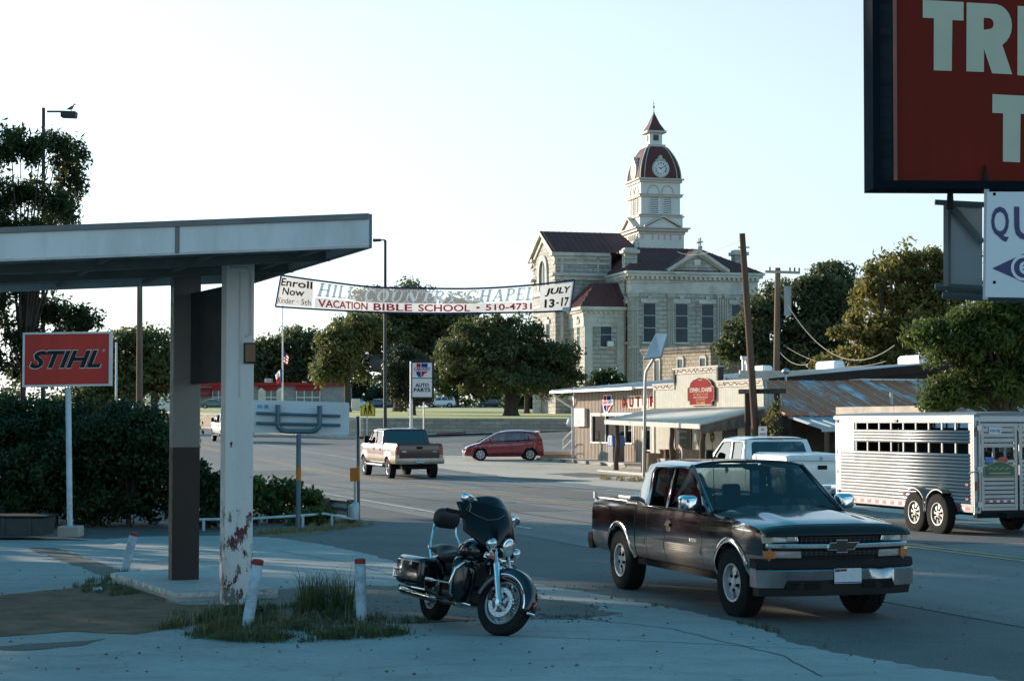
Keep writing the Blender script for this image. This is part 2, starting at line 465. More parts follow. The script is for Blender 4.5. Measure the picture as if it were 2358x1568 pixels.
M_ROAD=asphalt('road_asphalt',(.17,.162,.152),(.26,.25,.235),(.21,.20,.185),.6,(.23,.21,.185),(.115,.11,.105))
M_CONC=concrete('apron_concrete',(.27,.27,.26),(.36,.36,.345),(.17,.165,.155))
M_WALK=concrete('walk_concrete',(.38,.35,.31),(.47,.43,.38),(.27,.24,.2),False)
M_LOTF=asphalt('far_lot_gravel',(.48,.39,.31),(.64,.54,.45),(.56,.47,.38),.5,(.32,.26,.21))
M_GRAV=asphalt('gravel_dirt',(.12,.105,.09),(.26,.24,.22),(.16,.13,.105),1.6,(.15,.115,.085))
M_DIRT=mat('brown_dirt',(.21,.125,.08),.95,0,.35,2.5,.5,25,dirt=(.13,.09,.065))
M_WHITEL=mat('worn_white_paint',(.62,.60,.56),.7,0,.2,2,dirt=(.12,.115,.11),dsc=3,damt=.9)
M_YELL=mat('worn_yellow_paint',(.62,.36,.17),.7,0,.2,2,dirt=(.13,.12,.10),dsc=3,damt=.8)
M_RED=mat('red_kerb_paint',(.25,.03,.03),.7,0,.2,3)
M_GRASSL=mat('lawn_turf',(.48,.44,.18),.95,0,.25,.35,.6,14,dirt=(.64,.54,.31),dsc=.12,damt=.9)
BARK=mat('bark',(.075,.06,.05),.95,0,.35,5,.8,18,st=(1,1,.3))
M_CHROME=mat('chrome',(.72,.73,.74),.12,1,.04,3)
M_STEEL=mat('galvanised_steel',(.42,.43,.44),.45,.8,.15,4)
M_DKMET=mat('dark_pole_paint',(.05,.055,.055),.5,0,.15,3)
M_BLACK=mat('black_plastic',(.012,.012,.013),.7,0,.1,3,spec=.2)
M_RUB=mat('tyre_rubber',(.016,.016,.016),.9,0,.2,8,spec=.15)
M_WHITE=mat('white_paint',(.74,.73,.70),.45,0,.06,2,dirt=(.45,.42,.38),dsc=1.5,damt=.4)
M_POST=mat('weathered_pole_wood',(.17,.115,.08),.9,0,.3,4,.5,20,st=(1,1,.15))
M_DARK=mat('dark_interior',(.02,.021,.022),.7,0,.2,2)
# ---------------------------------------------------------------- ground, roads, lawn
ys=list(np.arange(-40,40,4.0))+list(np.arange(40,150,3.0))+list(np.arange(150,420,9.0))+[450,600,900,1500,2600]
xs=[-1500,-700,-300,-150,-90]+list(np.arange(-60,61,4.0))+[90,150,300,700,1500]
mb=MB();nx=len(xs)
mb.add([(x,y,gz(x,y))for y in ys for x in xs],[(j*nx+i,j*nx+i+1,(j+1)*nx+i+1,(j+1)*nx+i)for j in range(len(ys)-1)for i in range(nx-1)])
tag(mb.build('ground',M_ASPH,ang=60),kind='structure')
def onroad(a,v):p=C0+U*a+N*v;return(p.x,p.y)
drape('road',[onroad(-330,-5.6),onroad(45,-5.6),onroad(45,5.9),onroad(-330,5.9)],.006,M_ROAD,4)
for v,mt in((-.17,M_YELL),(.17,M_YELL),(-4.75,M_WHITEL),(4.65,M_WHITEL)):
 drape('road_marking',strip([onroad(a,v)for a in range(-200,46 if v>-1 else 15,5)],.11),.012,mt,4)
drape('lot',[onroad(-49,7.5),onroad(-40,5.9),onroad(40,5.9),onroad(40,30),onroad(-49,30)],.005,M_LOTF,4,jit=.3)
drape('side_street',[onroad(-49,5.7),onroad(-49,50),onroad(-62,50),onroad(-66,5.7)],.007,M_ROAD,4)
for px0,py0,px1,py1 in((1150,1122,1420,1152),(1060,1098,1300,1108),(1290,1090,1400,1098)):
 a,b=G(px0,py0),G(px1,py1)
 drape('asphalt_patch',strip([a,a.lerp(b,.4)+Vector((.2,.4,0)),b],2.2),.011,M_GRAV,3,jit=.25)
M_SEAL=mat('crack_sealer',(.055,.054,.054),.8,0,.2,4)
for a0,v0,a1,v1 in((-24,-3.2,20,-2.6),(-40,1.6,8,2.2),(2,-5,4.5,5.2),(-13,-5,-11,5.2),(14,-5,15,1),(-30,3.4,-2,3.1)):
 q=[onroad(a0+(a1-a0)*k/14,v0+(v1-v0)*k/14+random.uniform(-.12,.12))for k in range(15)]
 drape('crack_seal',strip(q,.09),.010,M_SEAL,4)
for a0,v0,a1,v1 in((-6,-4.3,3,-1.2),(9,.6,17,3.6),(-34,-4,-28,-.8)):
 drape('road_patch',[onroad(a0,v0),onroad(a1,v0),onroad(a1,v1),onroad(a0,v1)],.009,M_ASPH,4,jit=.05)
edge=[(-300,1238),(0,1243),(180,1246),(330,1236),(480,1234),(620,1237),(730,1252),(830,1272),(900,1291),(962,1312),(1060,1325),(1250,1347),(1380,1368),(1480,1388),(1600,1411),(1705,1436),(1775,1458),(1830,1482),(1930,1505),(2100,1532),(2280,1560),(2500,1600)]
ap=[G(*e)for e in edge]
apron=[(p.x,p.y)for p in ap]+[(8,6),(-14,6),(-22,20)]
drape('concrete_apron',apron,.008,M_CONC,3,jit=.05)
def patch(px,off,m_,cell=2,jit=.12,nm='gravel_patch'):
 q=[G(*e)for e in px]
 return drape(nm,[(p.x,p.y)for p in q],off,m_,cell,jit=jit)
patch([(700,1352),(960,1349),(1130,1362),(1330,1388),(1425,1415),(1330,1425),(1150,1424),(960,1436),(800,1440),(600,1440),(520,1405),(590,1360)],.013,M_GRAV)
patch([(-60,1378),(110,1362),(240,1345),(330,1352),(420,1392),(600,1398),(640,1420),(420,1448),(330,1462),(180,1456),(60,1466),(-80,1472)],.013,M_DIRT,nm='dirt_patch')
patch([(60,1262),(130,1262),(240,1300),(345,1340),(300,1352),(215,1318),(130,1288)],.013,M_GRAV,jit=.06,nm='asphalt_patch')
patch([(-40,1498),(60,1484),(190,1478),(250,1470),(180,1488),(60,1500)],.0135,M_GRAV,jit=.04)
patch([(590,1218),(700,1214),(800,1196),(860,1208),(800,1218),(700,1232),(620,1236),(560,1232)],.006,mat('dry_grass_soil',(.20,.15,.09),.95,0,.3,4,.6,30),jit=.1,nm='dry_verge')
M_CRACK=mat('joint_filler',(.05,.048,.045),.9)
for l in([(180,1300),(520,1300),(930,1298)],[(0,1283),(200,1282)],[(640,1268),(830,1302),(985,1352)],[(0,1440),(150,1436)],[(1330,1424),(1550,1450),(1800,1512),(1900,1568)],[(1060,1462),(1500,1478),(1900,1498)],[(900,1436),(1240,1427),(1420,1430)]):
 q=[G(*e)for e in l];d=[]
 for a,b in zip(q,q[1:]):
  for k in range(8):w=a.lerp(b,k/8);d.append((w.x+random.uniform(-.03,.03),w.y+random.uniform(-.03,.03)))
 drape('concrete_joint',strip(d,.016),.0115,M_CRACK,3)
rng=np.random.default_rng(3);mb=MB()
for k in range(620):
 p=G(rng.uniform(0,2300)if k<260 else rng.uniform(560,1420),rng.uniform(1300,1560)if k<260 else rng.uniform(1350,1436));s=rng.uniform(.005,.015)
 mb.box((p.x,p.y,p.z+.012+s*.3),(s*2,s*1.5,s),rng.uniform(0,3))
tag(mb.build('loose_stones',mat('stone_chips',(.13,.125,.12),.9,0,.4,20),ang=0,bev=.004),'loose grey stone chips scattered over the concrete and gravel','gravel',None,'stuff')
WC=Vector((-10.9,134,0));WL=Vector((-30,175,0));WR=Vector((6,130,0));WRR=Vector((30,124,0))
drape('lawn',[(WC.x+.1,WC.y+.2),(WR.x,WR.y+.2),(WRR.x,WRR.y+.2),(80,120),(140,330),(-120,330),(WL.x+.15,WL.y)],0,M_GRASSL,12,lz)
M_WSTONE=stone('retaining_stone',(.52,.42,.33),(.36,.29,.23),(.23,.19,.155),.85,.26,.016)
def wallseg(mb,a,b,th,top,bot):
 d=(b-a);n=max(1,int(d.length/3));nrm=Vector((d.y,-d.x,0)).normalized()*th
 for i in range(n):
  p,q=a+d*(i/n),a+d*((i+1)/n)
  vs=[]
  for w,f in((p,1),(q,1)):
   for o in(Vector((0,0,0)),nrm):
    x=w-o*1
    vs+=[(x.x,x.y,bot(x.x,x.y)),(x.x,x.y,top(x.x,x.y))]
  mb.add(vs,[(0,4,5,1),(2,3,7,6),(1,5,7,3)]+([(0,1,3,2)]if i==0 else[])+([(4,6,7,5)]if i==n-1 else[]))
root=thing('retaining_wall','low block stone retaining wall below the courthouse lawn','wall',(0,0,0))
mb=MB();lt=lambda x,y:lz(x,y)-.02;lb=lambda x,y:gz(x,y)-.6
wallseg(mb,WC,WR,.4,lt,lb);wallseg(mb,WR,WRR,.4,lt,lb)
wallseg(mb,WL+(WL-WC)*1.2,WL,.4,lt,lb);wallseg(mb,WL,WC,.4,lt,lb)
mb.build('wall',M_WSTONE,root,0)
mb=MB()
for a,b in((WC,WR),(WR,WRR),(WL,WC),(WL+(WL-WC)*1.2,WL)):
 wallseg(mb,a+(b-a).normalized()*-.04-Vector(((b-a).y,-(b-a).x,0)).normalized()*-.06,b,.52,lambda x,y:lz(x,y)+.08,lambda x,y:lz(x,y)-.02)
mb.build('coping',mat('coping_stone',(.42,.36,.30),.8,0,.2,2),root,0)
def kerb(name,pts,w,h,m_):
 mb=MB();rings=[]
 for i,p in enumerate(pts):
  p=Vector((p[0],p[1],0));a=Vector((*pts[max(0,i-1)][:2],0));b=Vector((*pts[min(len(pts)-1,i+1)][:2],0));d=(b-a).normalized();n=Vector((-d.y,d.x,0))*w/2
  z=gz(p.x,p.y);rings.append([(p+n)+Vector((0,0,z-.1)),(p+n)+Vector((0,0,z+h)),(p-n)+Vector((0,0,z+h)),(p-n)+Vector((0,0,z-.1))])
 mb.loft([[tuple(v)for v in r]for r in rings]);o=mb.build(name,m_,ang=30,bev=.02);o['kind']='structure';return o
M_KERB=mat('kerb_concrete',(.40,.34,.29),.85,0,.2,2)
kw=[(WL.x-1.2,WL.y-1),(WC.x-1.3,WC.y-1.6),(WC.x-.2,WC.y-2.6)]
kerb('kerb',kw,.3,.16,M_KERB)
kerb('kerb',[(WC.x-.2,WC.y-2.6),(WC.x+2.2,WC.y-2.7)],.3,.18,M_RED)
kerb('kerb',[(WC.x+2.2,WC.y-2.7),(WC.x+5.5,WC.y-2.7)],.3,.16,M_KERB)
kerb('kerb',[(WC.x+5.5,WC.y-2.8),(WC.x+7.6,WC.y-2.9)],.32,.2,M_RED)
kerb('kerb',[(WC.x+7.6,WC.y-2.9),(WR.x,WR.y-2.2),(WRR.x,WRR.y-2)],.3,.16,M_KERB)
drape('pavement',[(WC.x-.1,WC.y-2.5),(WR.x,WR.y-2.1),(WRR.x,WRR.y-1.9),(WRR.x,WRR.y),(WR.x,WR.y),(WC.x,WC.y)],.12,M_WALK,3)
drape('pavement',[(WL.x-1.1,WL.y-.9),(WC.x-1.2,WC.y-1.5),(WC.x,WC.y-2.4),(WC.x,WC.y),(WL.x,WL.y)],.12,M_WALK,4)
drape('far_road',[(-120,296),(120,296),(120,345),(-120,345)],.03,M_ROAD,20,lz)
# ---------------------------------------------------------------- filling-station canopy
def W2L(loc):return Matrix.Translation(-Vector(loc))
def peel(name,top,low=None,zlow=0,zpeel=2.0):
 m,t,b=nt(name)
 co=nd(t,'ShaderNodeTexCoord').outputs['Object'];s=nd(t,'ShaderNodeSeparateXYZ');t.links.new(co,s.inputs[0])
 c=mixc(t,ramp(t,noise(t,2,5,.7,co,(1,1,.3)),.35,.7),top,[x*.82 for x in top])
 c=mixc(t,math_(t,'MULTIPLY',ramp(t,noise(t,7,5,.8,co,(1,1,.12)),.58,.7),.35),c,(.30,.26,.21))
 if low:c=mixc(t,math_(t,'LESS_THAN',s.outputs[2],zlow),c,mixc(t,ramp(t,noise(t,3,4,.7,co,(1,1,.2)),.3,.7),low,[x*.7 for x in low]))
 if zpeel:
  h=ramp(t,s.outputs[2],zpeel,zpeel-2.0)
  f=math_(t,'ADD',noise(t,6.0,9,.72,co,(1,1,.5)),math_(t,'MULTIPLY',h,.19))
  c=mixc(t,ramp(t,f,.705,.715),c,mixc(t,ramp(t,noise(t,5,3,.5,co),.47,.53),(.10,.015,.022),(.17,.15,.135)))
  bumpn(t,b,ramp(t,f,.715,.705),.5,.01)
 t.links.new(c,b.inputs['Base Color']);b.inputs['Roughness'].default_value=.6
 return m
M_COLW=peel('peeling_white_paint',(.66,.66,.63),None,0,2.7)
M_COLB=peel('brown_and_white_paint',(.23,.21,.185),(.030,.016,.012),1.88,0)
M_FASC=mat('fascia_panel',(.62,.64,.64),.35,.1,.05,1.5,dirt=(.36,.35,.32),dsc=2.2,damt=.5,st=(1,1,.25))
M_FTRIM=mat('fascia_trim',(.16,.16,.155),.5,.2,.2,2)
M_SOFF=mat('soffit_boards',(.33,.31,.28),.85,0,.2,1.5,dirt=(.10,.075,.055),dsc=1.6,damt=.9,st=(1,1,1))
NC=G(538,1394);BC=G(416,1357)
root=thing('station_canopy','flat white filling station canopy held up by two square columns','canopy',(NC.x,NC.y,0))
TL=W2L((NC.x,NC.y,0))
FR=at(849,568,20.5);BR=at(584,651,25.2);FL=at(0,600,20.7);BL=at(0,673,25.6)
FL=FR+(FL-FR)*1.9;BL=BR+(BL-BR)*2.1
H=.345
def up(p,h):return p+Vector((0,0,h))
def slab(mb,q,z0,z1):
 mb.add([up(p,z0)for p in q]+[up(p,z1)for p in q],[(3,2,1,0),(4,5,6,7),(0,1,5,4),(1,2,6,5),(2,3,7,6),(3,0,4,7)])
def inset(q,d):
 c=sum(q,Vector((0,0,0)))/4;return[p+(c-p).normalized()*d for p in q]
Q=[FR,BR,BL,FL]
mb=MB(TL);slab(mb,inset(Q,.06),.09,H-.02)
mb.build('soffit',M_SOFF,root,0)
mb=MB(TL)
def band(mb,a,b,z0,z1,th,out=0):
 d=(b-a).normalized();n=Vector((d.y,-d.x,0)).normalized()
 p=[a+n*out,b+n*out,b+n*(out-th),a+n*(out-th)]
 slab(mb,p,z0,z1)
band(mb,FL,FR,0,H,.05);band(mb,FR+Vector((.003,.05,0)),BR,0,H,.05);band(mb,BR,BL,0,H,.05)
mb.build('fascia',M_FASC,root,0)
mb=MB(TL)
band(mb,FL,FR,H-.035,H+.03,.2,.03);band(mb,FR+Vector((.02,.06,0)),BR,-.012,H+.03,.07,.014)
band(mb,BR,BL,H-.03,H+.03,.1,.01)
sp=FL.lerp(FR,1-(849-405)/(849+.9*849));d=(FR-FL).normalized()
band(mb,sp,sp+d*.05,0,H-.035,.02,.012)
ds=(FL-FR)*.32
band(mb,FR+d*-1.6+Vector((0,.3,0)),FR+d*-.35+Vector((0,.3,0)),H+.03,H+.05,.6)
mb.build('trim',M_FTRIM,root,0)
mb=MB(TL)
band(mb,FL,FR,-.012,.014,.06,.012)
mb.build('drip_edge',M_STEEL,root,0)
mb=MB(TL)
for a,b in((.30,.30),(.62,.62)):
 p=FR.lerp(BR,a);q=FL.lerp(BL,b);band(mb,q,p,-.02,.085,.10)
for t_ in(.05,.2,.36,.6):
 p=FR.lerp(FL,t_);q=BR.lerp(BL,t_);slab(mb,[p+Vector((-.04,.1,0)),p+Vector((.04,.1,0)),q+Vector((.04,-.1,0)),q+Vector((-.04,-.1,0))],.03,.087)
mb.build('soffit_beam',mat('beam_paint',(.20,.18,.16),.8,0,.2,2),root,0)
zc=FR.z-.02
def column(p,w,z1,m_,nm='column'):
 mb=MB();mb.box((0,0,z1/2),(w,w,z1))
 o=mb.build(nm,m_,root,30,bev=.012);o.location=(p.x-NC.x,p.y-NC.y,0);o.rotation_euler=(0,0,UROT);return o
NCc=NC+Vector((0,.17,0));BCc=BC+Vector((0,.2,0))
c1=column(NCc,.345,zc+.08,M_COLW);tag(c1,'white column with peeling paint')
c2=column(BCc,.36,zc+.06,M_COLB);tag(c2,'column painted brown below and white above')
fx=N*.19;face=NCc+U*.18
mb=MB(TL)
pr=face+N*.135
mb.tube([up(face-N*.12,4.08),up(pr-N*.05,4.08),up(pr-N*.01,4.05),up(pr,3.99),up(pr,3.28),up(pr-N*.07,3.25)],.016,8)
mb.tube([up(face,4.05),up(face-N*.005,3.2),up(face-N*.0,2.5)],.006,6)
mb.build('conduit',mat('conduit_paint',(.55,.55,.52),.5,0,.1,3),root)
mb=MB(TL);p=at(568,800,face.y-.03);p=face+N*.125;mb.box((p.x,p.y-.02,3.05),(.13,.05,.23),UROT+R(90))
mb.build('lamp_box',mat('amber_lens_old',(.13,.06,.02),.3,0,.2,6),root,0,bev=.01)
mb=MB(TL);mb.box((p.x,p.y-.012,3.05),(.15,.04,.25),UROT+R(90));mb.build('lamp_frame',M_BLACK,root,0,bev=.005)
mb=MB(TL)
a=NCc-U*.19;b=BCc+U*.2
slab(mb,[a+N*.02,a+N*.12,b+N*.14,b+N*.04],2.72,3.93)
mb.build('hanging_panel',mat('dark_panel',(.05,.05,.05),.9,0,.2,1.5,spec=.15),root,0,bev=.01)
q=[G(405,1387),G(640,1378),G(505,1322),G(256,1338)]
root=thing('pump_island','low concrete pump island slab at the foot of the brown and white column','pump island',(q[0].x,q[0].y,0))
mb=MB(W2L((q[0].x,q[0].y,0)))
slab(mb,[up(p,0)for p in q],-.1,.125)
mb.build('slab',concrete('island_concrete',(.36,.355,.34),(.46,.45,.43),(.22,.21,.19),True,2),root,30,bev=.03)
mb=MB(W2L((q[0].x,q[0].y,0)))
def lip(a,b):
 d=(b-a).normalized();n=Vector((d.y,-d.x,0));slab(mb,[a+n*.012,b+n*.012,b-n*.004,a-n*.004],.06,.118)
lip(q[3],q[0]);lip(q[0],q[1])
mb.build('edge_paint',mat('chipped_edge_paint',(.60,.60,.57),.7,0,.2,6,dirt=(.05,.045,.04),dsc=7,damt=1),root,0)
M_BOL=mat('bollard_paint',(.42,.55,.63),.55,0,.12,4,dirt=(.10,.09,.085),dsc=7,damt=.75)
M_CAP=mat('red_cap_paint',(.26,.035,.025),.6,0,.25,5,dirt=(.08,.02,.015),dsc=6,damt=.6)
for lab,bx_,by_,tx_,ty_,r in(('leaning white bollard with a red cap in the grass beside the peeling column',568,1448,595,1288,.060),('upright white bollard with a red cap in the grass beside the motorcycle',833,1436,829,1286,.060),('leaning white bollard with a red cap behind the pump island',286,1318,309,1226,.063)):
 b=G(bx_,by_);t_=at(tx_,ty_,b.y)
 root=thing('bollard',lab,'bollard',b,0,'red capped bollards of the filling station')
 v=t_-b
 mb=MB();mb.tube([v*-.12,v*.4,v*.925],r,18);mb.build('post',M_BOL,root)
 mb=MB();mb.tube([v*.925,v*.985,v*1.0,v*1.008],[r*1.005,r*1.005,r*.93,r*.5],18);mb.build('cap',M_CAP,root)
b=G(163,1236)
root=thing('red_sign','red rectangular shop sign on a slim pole before the dark bushes','sign',b)
d=b.y+.25
mb=MB(W2L(b));tl=at(157,893,d);bs=at(161,1222,d)
mb.tube([bs,tl],.055,14);mb.build('pole',mat('sign_pole_paint',(.55,.62,.66),.5,0,.15,3,dirt=(.2,.17,.14),dsc=6,damt=.5),root)
mb=MB(W2L(b));mb.bx(bs.x-.2,bs.x+.22,d-.2,d+.25,-.05,.2);mb.build('base_block',M_WALK,root,30,bev=.02)
A,B2,C_,D_=at(55,891,d),at(258,888,d),at(257,764,d),at(54,766,d)
mb=MB(W2L(b));ex=(B2-A).normalized();ez=Vector((0,0,1));cx=(A+C_)/2;w=(B2-A).length;h=(D_-A).length
def panel(mb,c,ex,w,h,y0,y1):
 ey=Vector((-ex.y,ex.x,0));v=[]
 for yy in(y0,y1):
  for sx,sz in((-1,-1),(1,-1),(1,1),(-1,1)):v.append(c+ex*(sx*w/2)+Vector((0,0,sz*h/2))+ey*yy)
 mb.add(v,[(0,1,2,3),(7,6,5,4),(0,4,5,1),(1,5,6,2),(2,6,7,3),(3,7,4,0)])
for sx in(-1,1):panel(mb,cx+ex*(sx*(w/2-.02)),ex,.04,h,-.09,.09)
for sz in(-1,1):panel(mb,cx+Vector((0,0,sz*(h/2-.02))),ex,w-.08,.04,-.088,.09)
mb.build('frame',mat('sign_frame_grey',(.55,.55,.54),.45,.3,.1,3),root,0)
mb=MB(W2L(b));panel(mb,cx,ex,w-.08,h-.08,-.062,.062)
mb.build('face',mat('sign_red',(.56,.040,.026),.5,0,.16,.9,spec=.3,dirt=(.36,.03,.022),dsc=2.5,damt=.6,st=(1,1,.15)),root,0)
mb=MB(W2L(b));lc=cx+Vector((-.03,-.066,-.0));
ezs=(ez+Vector((0,0,0)))
mb.m(0).text('STIHL',lc+Vector((.0,0,0)),ex,ez,w*.825,h*.352,.042,.33,.98)
mb.m(1).text('STIHL',lc+Vector((0,-.003,0)),ex,ez,w*.805,h*.325,.03,.33,1.0)
mb.m(0).text('®',lc+ex*(w*.435)+Vector((0,0,h*.15)),ex,ez,.055,.055)
mb.build('lettering',[mat('sign_white_edge',(.62,.60,.56),.4),mat('sign_dark_letters',(.012,.024,.026),.7,spec=.15)],root,0)
b=G(686,1222);d=b.y
root=thing('sign_board','wide white sign board seen from behind on a blue grey pipe frame','sign',b)
M_PIPE=mat('blue_grey_pipe',(.085,.15,.19),.5,.2,.15,3,dirt=(.07,.06,.05),dsc=5,damt=.4)
M_ORAN=mat('orange_band',(.55,.17,.03),.5,0,.12,4)
mb=MB(W2L(b));o_=lambda x,y,dy=0:at(x,y,d+dy)
mb.tube([up(b,-.2),o_(688,1000)],.05,10)
mb.tube([o_(640,932),o_(640,972),o_(642,984),o_(650,991),o_(662,993),o_(716,993),o_(727,991),o_(734,984),o_(736,972),o_(736,934)],.052,10)
for y0,y1 in((951,958),(974,979)):mb.tube([o_(590,y0,-.06),o_(784,y1,.10)],.032,8)
mb.build('pipe_frame',M_PIPE,root)
mb=MB(W2L(b));mb.tube([o_(687.4,1106),o_(687.7,1075)],.053,12);mb.build('orange_band',M_ORAN,root)
mb=MB(W2L(b));A,C_=at(573,996,d+.13),at(803,926,d+.13);c=(A+C_)/2
poly=rrect(-(C_.x-A.x)/2,(C_.x-A.x)/2,-.335,.335,.04);
mb.add([(c.x+p[0],c.y+yy+p[0]*.12,c.z+p[1]-p[0]*.028)for yy in(0,.02)for p in poly],[tuple(range(len(poly))),tuple(range(2*len(poly)-1,len(poly)-1,-1))]+[(i,len(poly)+i,len(poly)+(i+1)%len(poly),(i+1)%len(poly))for i in range(len(poly))])
mb.build('board',mat('board_back',(.55,.60,.62),.45,.2,.06,1.2,dirt=(.35,.35,.33),dsc=1,damt=.3),root,30)
mb=MB(W2L(b))
for x,w in((598,.10),(613,.08)):p=at(x,936,d+.03);mb.box((p.x,p.y,p.z),(w,.004,.07))
mb.build('sticker',mat('faded_blue_print',(.12,.36,.52),.5,0,.3,12),root,0)
b=G(826,1206)
root=thing('sign_post','slim dark post with a narrow sign turned edge on by the guard rail','sign post',b)
mb=MB(W2L(b));mb.tube([up(b,-.2),at(824,958,b.y)],.035,8);mb.build('post',mat('post_grey',(.07,.09,.11),.5,.3,.15,3),root)
mb=MB(W2L(b));p,q=at(829,962,b.y),at(829.5,1004,b.y);mb.box(((p.x+q.x)/2,b.y+.1,(p.z+q.z)/2),(.018,.5,p.z-q.z),R(8));mb.build('sign_plate',M_STEEL,root,0)
mb=MB(W2L(b));p,q=at(825.5,1090,b.y),0;mb.tube([at(824.9,1107,b.y),at(824.6,1070,b.y)],.038,10);mb.build('orange_band',M_ORAN,root)
b=G(817,1196)
root=thing('marker_post','square orange marker plate on a short channel post by the guard rail','marker',b)
mb=MB(W2L(b));p=at(817,1080,b.y);mb.bx(p.x-.022,p.x+.022,b.y,b.y+.012,-.2,p.z);mb.bx(p.x-.026,p.x-.018,b.y+.012,b.y+.035,-.2,p.z);mb.bx(p.x+.018,p.x+.026,b.y+.012,b.y+.035,-.2,p.z);mb.build('post',M_STEEL,root,0)
mb=MB(W2L(b));p,q=at(806,1108,b.y),at(827,1077,b.y);mb.prism([(x,z)for x,z in rrect(p.x,q.x,p.z,q.z,.02)],'y',b.y-.02,b.y-.012);mb.build('marker_plate',M_ORAN,root,0)
p0,p1=G(640,1186),G(822,1206)
p0=p1+(p0-p1)*1.15
root=thing('guard_rail','steel road guard rail with a rounded end beside the bushes','guard rail',p1)
mb=MB(W2L(p1));d=(p1-p0).normalized();n=Vector((-d.y,d.x,0))
prof=[(-.02,.16),(.05,.20),(.05,.26),(-.02,.30),(-.02,.33),(.05,.37),(.05,.43),(-.02,.47)]
mb.loft([[p0+n*a+Vector((0,0,z+.06+.0))for a,z in prof],[p1+n*a+Vector((0,0,z))for a,z in prof]],cap=False,closed=False)
o=mb.build('beam',mat('rusty_galvanised',(.34,.33,.31),.5,.6,.2,3,dirt=(.16,.10,.06),dsc=1.2,damt=.7),root)
o.modifiers.new('solid','SOLIDIFY').thickness=.006
mb=MB(W2L(p1));c=p1+d*.05
mb.loft([[c+n*(-.10*s)+d*(.12*math.cos(a_))*s+Vector((0,0,z))+n*(.12*math.sin(a_))*s for a_ in[2*math.pi*i/12 for i in range(12)]]for z,s in((.06,.5),(.11,1),(.25,1.05),(.40,1),(.47,.5))])
mb.build('end_cap',mat('end_cap_zinc',(.42,.46,.48),.5,.3,.15,4),root)
for t_ in(.02,.38,.72,.97):
 mb=MB(W2L(p1));p=p0.lerp(p1,t_)-n*.09;mb.box((p.x,p.y,.22),(.12,.12,.6),math.atan2(d.y,d.x));mb.build('post',M_POST,root,0)
pts=[at(x,y,Y)for x,y,Y in((452,1196,37.5),(578,1194,37.8),(681,1187.5,38.6),(748,1182.5,39.3),(812,1195,39.4))]
root=thing('pipe_rail','low pale pipe rail running from the columns to the guard rail','rail',(pts[0].x,pts[0].y,0))
mb=MB(W2L((pts[0].x,pts[0].y,0)));mb.tube(pts,.028,8);mb.build('rail',mat('rail_paint',(.40,.47,.50),.6,0,.2,4),root)
for x in(0,2,3):
 mb=MB(W2L((pts[0].x,pts[0].y,0)));p=pts[x]+Vector((.15,0,0));mb.tube([(p.x,p.y,-.1),(p.x,p.y,p.z)],.03,8);mb.build('post',MATS['rail_paint'],root)
b=G(40,1244)
root=thing('dumpster','dark low metal bin against the bushes at the left edge','dumpster',b)
mb=MB();mb.prism([(-1.0,.08),(.45,.08),(.5,.42),(-1.0,.42)],'y',0,.9);mb.build('body',mat('dumpster_paint',(.03,.045,.045),.6,.2,.2,2,dirt=(.09,.06,.04),dsc=2),root,0,bev=.015)
mb=MB();mb.bx(-1.02,.53,-.03,.93,.42,.46);mb.build('lid',M_BLACK,root,0,bev=.01)
for x in(-.8,-.3,.2):
 mb=MB();mb.bx(x,x+.06,-.025,0,.08,.42);mb.build('rib',MATS['dumpster_paint'],root,0)
b=G(224,1363)
o=MB().tube([(-.06,0,.034),(-.05,.0,.034),(0,.004,.03),(.05,.01,.034),(.06,.012,.034)],[.026,.033,.028,.033,.026],14).build('drink_can',mat('can_print',(.42,.50,.62),.3,.6,.5,14),None);o.location=b;o.rotation_euler=(0,0,.6)
tag(o,'small crushed drink can lying on the dirt by the pump island','can')
YB=14.0
pb=at(2740,1100,YB)
root=thing('roadside_sign','tall dark framed red sign with large cream letters at the right edge','sign',(pb.x,pb.y+.6,0))
TL=W2L((pb.x,pb.y+.6,0))
bl=at(2007,436,YB);brr=at(2358,443,YB);ex=(brr-bl).normalized();ex=Vector((ex.x,.035,0)).normalized()
ez=Vector((.004,0,1)).normalized();Wd,Hd=3.6,2.9
def S(u,v,o=0):return bl+ex*u+ez*v+Vector((ex.y,-ex.x,0))*o
def sbox(mb,u0,u1,v0,v1,o0,o1):
 mb.add([S(u,v,o)for o in(o0,o1)for u,v in((u0,v0),(u1,v0),(u1,v1),(u0,v1))],[(3,2,1,0),(4,5,6,7),(0,1,5,4),(1,2,6,5),(2,3,7,6),(3,0,4,7)])
k=YB/4200
mb=MB(TL);sbox(mb,0,.055,0,Hd,-.25,.06);sbox(mb,.055,Wd,0,.062,-.25,.058);sbox(mb,.055,Wd,Hd-.06,Hd,-.25,.058);sbox(mb,Wd-.05,Wd,.062,Hd-.06,-.25,.06);sbox(mb,.06,Wd-.06,.07,Hd-.07,-.2,-.08)
mb.build('frame',mat('sign_frame_black',(.006,.010,.015),.9,0,.1,3,spec=.08),root,0)
mb=MB(TL);n_=60
mb.loft([[S(.055,.065+i*(Hd-.13)/n_,-.06+.006*(i%2)),S(.165,.065+i*(Hd-.13)/n_,.0+.006*(i%2))]for i in range(n_+1)],cap=False,closed=False)
mb.build('side_louvre',mat('dark_louvre',(.022,.032,.040),.7,0,.35,2,spec=.2,st=(.3,.3,6)),root,0)
mb=MB(TL);sbox(mb,.165,.195,.062,Hd-.06,-.07,.03);mb.build('inner_trim',mat('inner_trim_brown',(.18,.06,.04),.4,.2,.2,2),root,0)
